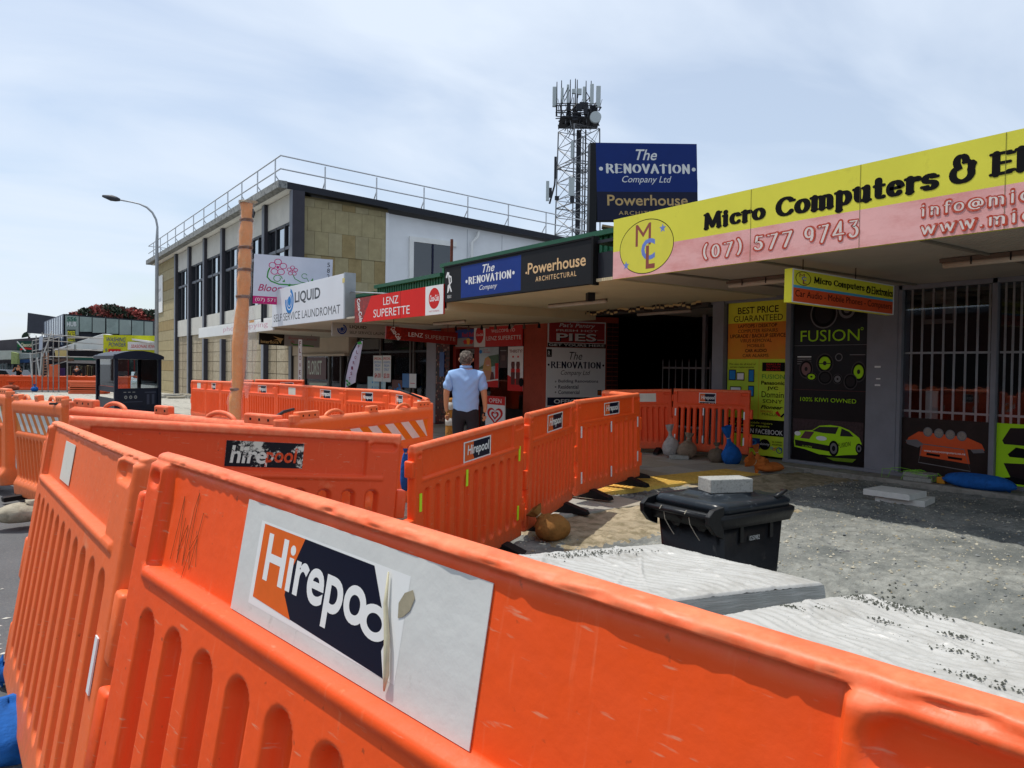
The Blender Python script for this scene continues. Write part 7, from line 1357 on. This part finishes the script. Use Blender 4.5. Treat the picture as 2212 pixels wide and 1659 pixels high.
# local: x right, y forward (away), z up ; height 1.66
J = {'pelvis': (0, 0, .90, (.155, .11)), 'spine': (0, 0, 1.07, (.165, .12)), 'chest': (0, .01, 1.25, (.18, .12)), 'sh': (0, 0, 1.36, (.13, .09)), 'neck': (0, .01, 1.44, .058), 'headb': (0, .025, 1.50, (.070, .082)), 'head': (0, .03, 1.565, (.078, .095)), 'headt': (0, .025, 1.62, (.062, .075)),
 'shl': (-.185, -.005, 1.335, .062), 'ell': (-.255, -.02, 1.09, .046), 'wrl': (-.262, .03, .875, .031), 'hal': (-.25, .045, .80, (.038, .024)), 'shr': (.185, -.005, 1.335, .062), 'elr': (.245, -.03, 1.09, .046), 'wrr': (.262, .0, .875, .031), 'har': (.255, .01, .80, (.038, .024)),
 'hipl': (-.09, 0, .82, .085), 'knl': (-.095, .06, .47, .058), 'anl': (-.1, -.04, .09, .04), 'tol': (-.105, .10, .035, .035), 'hipr': (.09, 0, .82, .085), 'knr': (.095, .0, .47, .058), 'anr': (.1, .08, .09, .04), 'tor': (.105, .22, .035, .035)}
EB = [('pelvis', 'spine'), ('spine', 'chest'), ('chest', 'sh'), ('sh', 'neck'), ('neck', 'headb'), ('headb', 'head'), ('head', 'headt'), ('sh', 'shl'), ('shl', 'ell'), ('ell', 'wrl'), ('wrl', 'hal'), ('sh', 'shr'), ('shr', 'elr'), ('elr', 'wrr'), ('wrr', 'har'), ('pelvis', 'hipl'), ('hipl', 'knl'), ('knl', 'anl'), ('anl', 'tol'), ('pelvis', 'hipr'), ('hipr', 'knr'), ('knr', 'anr'), ('anr', 'tor')]
skin('body', J, EB, skinm, man)
SJ = {'z': (0, 0, .79, (.185, .135)), 'a': (0, 0, .875, (.190, .135)), 'b': (0, -.005, 1.02, (.192, .142)), 'c': (0, -.01, 1.2, (.200, .140)), 'd': (0, -.01, 1.335, (.165, .115)), 'e': (0, .005, 1.43, (.078, .075)), 'l1': (-.185, -.008, 1.325, .088), 'l2': (-.225, -.014, 1.2, .078), 'l3': (-.248, -.02, 1.10, .078), 'r1': (.185, -.008, 1.325, .088), 'r2': (.22, -.016, 1.2, .078), 'r3': (.242, -.026, 1.10, .078)}
skin('polo_shirt', SJ, [('z', 'a'), ('a', 'b'), ('b', 'c'), ('c', 'd'), ('d', 'e'), ('d', 'l1'), ('l1', 'l2'), ('l2', 'l3'), ('d', 'r1'), ('r1', 'r2'), ('r2', 'r3')], shirt, man, sub=4)
_sh = [c for c in man.children if c.name.startswith('polo')][0].data
for v in _sh.vertices:
    x, y, z = v.co; f = .0045*math.sin(z*34+x*16)*math.sin(x*19+z*9)+.004*math.sin(z*52-abs(x)*60)*max(0, 1-abs(z-1.15)/.3)+.006*math.sin(x*42)*max(0, 1-(z-.78)/.25)
    v.co = v.co+v.normal*f
MB().lathe((0, .005, 1.425), [(.088, 0), (.082, .035), (.070, .045), (.066, .03)], 18, (1, .95)).build('collar', mat('shirt_collar', '88a8d4', .8, .05), man, local=True, smooth=True)
TJ = {'a': (0, 0, .93, (.168, .122)), 'b': (0, 0, .84, (.165, .122)), 'l1': (-.095, .005, .76, .105), 'l2': (-.1, .06, .47, .078), 'l3': (-.105, -.04, .10, .066), 'r1': (.095, .005, .76, .105), 'r2': (.1, .0, .47, .078), 'r3': (.105, .08, .10, .066)}
skin('trousers', TJ, [('a', 'b'), ('b', 'l1'), ('l1', 'l2'), ('l2', 'l3'), ('b', 'r1'), ('r1', 'r2'), ('r2', 'r3')], trou, man)
# hair: a tufted shell over the back and top of the head, ears left free
V = []; n1, n2 = 30, 18; g = np.random.default_rng(5)
for i in range(n2+1):
    t = math.pi*.80*i/n2
    for j in range(n1):
        q = 2*math.pi*j/n1; w = 1+.035*math.sin(q*6+i)+g.normal()*.028; fr_ = math.sin(q) > .55
        r_ = math.sin(t)**.75 if t < 1.7 else math.sin(t)**1.0; V.append((.090*w*r_*math.cos(q), .014+.106*w*r_*math.sin(q)*(.72 if fr_ and t > 1 else 1), 1.57+.108*w*math.cos(t)))
MB().add(V, [(i*n1+j, (i+1)*n1+j, (i+1)*n1+(j+1) % n1, i*n1+(j+1) % n1) for i in range(n2) for j in range(n1)]).build('hair', hair, man, local=True, smooth=True, fix=False)
for s_ in (-1, 1): MB().tube([(s_*.086, .02, 1.525), (s_*.093, .01, 1.55), (s_*.090, .012, 1.575)], [.008, .011, .006], 8).build('ear', skinm, man, local=True, smooth=True)
def hand(par, c, s, m):
    for k, (dx, L) in enumerate(((-.026, .062), (-.009, .072), (.008, .068), (.024, .052))): p = np.array(c)+np.array([dx*.55, dx*1.0, -.02]); MB().tube([p, p+np.array([s*.004, .006, -L*.5]), p+np.array([s*-.006, .010, -L*.8]), p+np.array([s*-.016, .010, -L])], [.010, .0095, .0085, .006], 7).build('finger', m, par, local=True, smooth=True)
    p = np.array(c)+np.array([-s*.016, .02, .01]); MB().tube([p, p+np.array([-s*.012, .022, -.03]), p+np.array([-s*.010, .026, -.055])], [.012, .010, .007], 7).build('thumb', m, par, local=True, smooth=True)
hand(man, (-.25, .045, .77), -1, skinm); hand(man, (.255, .01, .77), 1, skinm)
for sx_, fx_ in ((-.105, .03), (.105, .15)): MB().box(sx_-.045, sx_+.045, fx_-.13, fx_+.15, 0, .075).build('shoe', shoe, man, bevel=.025, smooth=True, local=True)
man.rotation_euler = (0, 0, -R(36)); man.scale = (1.04, 1.04, .975)
def small_person(label, c, top, hairc, pose, yaw):
    o = empty('person', (c[0], c[1], -.58), label, 'person'); Jq = dict(J)
    for k in J: v = J[k]; Jq[k] = (v[0], -v[1], v[2]+.03, v[3])
    if pose == 'photo': Jq['ell'] = (-.30, -.22, 1.18, .045); Jq['wrl'] = (-.08, -.30, 1.45, .03); Jq['hal'] = (-.03, -.30, 1.5, (.035, .024)); Jq['elr'] = (.30, -.22, 1.18, .045); Jq['wrr'] = (.08, -.30, 1.45, .03); Jq['har'] = (.03, -.30, 1.5, (.035, .024))
    skin('body', Jq, EB, skinm, o, 1); S2 = {k: (v[0], -v[1], v[2]+.03, v[3]) for k, v in SJ.items()}
    if pose == 'photo': S2['l2'] = (-.25, -.12, 1.24, .075); S2['l3'] = (-.28, -.20, 1.18, .07); S2['r2'] = (.25, -.12, 1.24, .075); S2['r3'] = (.28, -.20, 1.18, .07)
    skin('shirt', S2, [('z', 'a'), ('a', 'b'), ('b', 'c'), ('c', 'd'), ('d', 'e'), ('d', 'l1'), ('l1', 'l2'), ('l2', 'l3'), ('d', 'r1'), ('r1', 'r2'), ('r2', 'r3')], top, o, 1)
    skin('trousers', {k: (v[0], -v[1], v[2]+.03, v[3]) for k, v in TJ.items()}, [('a', 'b'), ('b', 'l1'), ('l1', 'l2'), ('l2', 'l3'), ('b', 'r1'), ('r1', 'r2'), ('r2', 'r3')], trou, o, 1)
    MB().lathe((0, 0, 1.60), [(.09, 0), (.095, .04), (.07, .09), (.02, .11)], 12).build('hair', hairc, o, local=True)
    if pose == 'photo': MB().box(-.05, .05, -.34, -.32, 1.5, 1.58).build('phone', black, o, local=True)
    else: MB().lathe((0, -.06, 1.42), [(.02, -.08), (.06, 0), (.07, .08)], 10).build('beard', signwhite, o, local=True)
    for sx_ in (-.105, .105): MB().box(sx_-.045, sx_+.045, -.16, .1, 0, .075).build('shoe', shoe, o, local=True)
    o.rotation_euler = (0, 0, -R(35)+yaw); o.scale = (1.08, 1.08, 1.08); return o
small_person('far man in black raising a phone with both hands behind the barriers', D(41, 830, 54.5), black, mat('hair_dark', '2a221e', .8, .2), 'photo', 0)
small_person('far bearded man in dark clothes and cap at the store front', D(167, 830, 53.6), darkgrey, darkgrey, 'stand', .2)
# ---------------------------------------------------------------- buildings behind the viewer, seen mirrored in the shop glass
ob = empty('brick_building', (-16, 5, 0), 'dark brick shop building across the road behind the viewer', 'building'); brm = mat('dark_red_brick', '4a2e26', .85, .2, 3)
MB().box(-22, -16, -30, 90, -.5, 4.3).box(-22, -16.02, -30, -4, 4.3, 5.6).build('wall', brm, ob)
for i in range(19): box('window', darkroom, -15.99, -15.95, -26+i*5.6, -22.6+i*5.6, .6, 2.4, ob)
box('parapet', mat('parapet_grey', '5c5c60', .8, .1), -16.1, -15.9, -4, 90, 4.2, 4.45, ob)
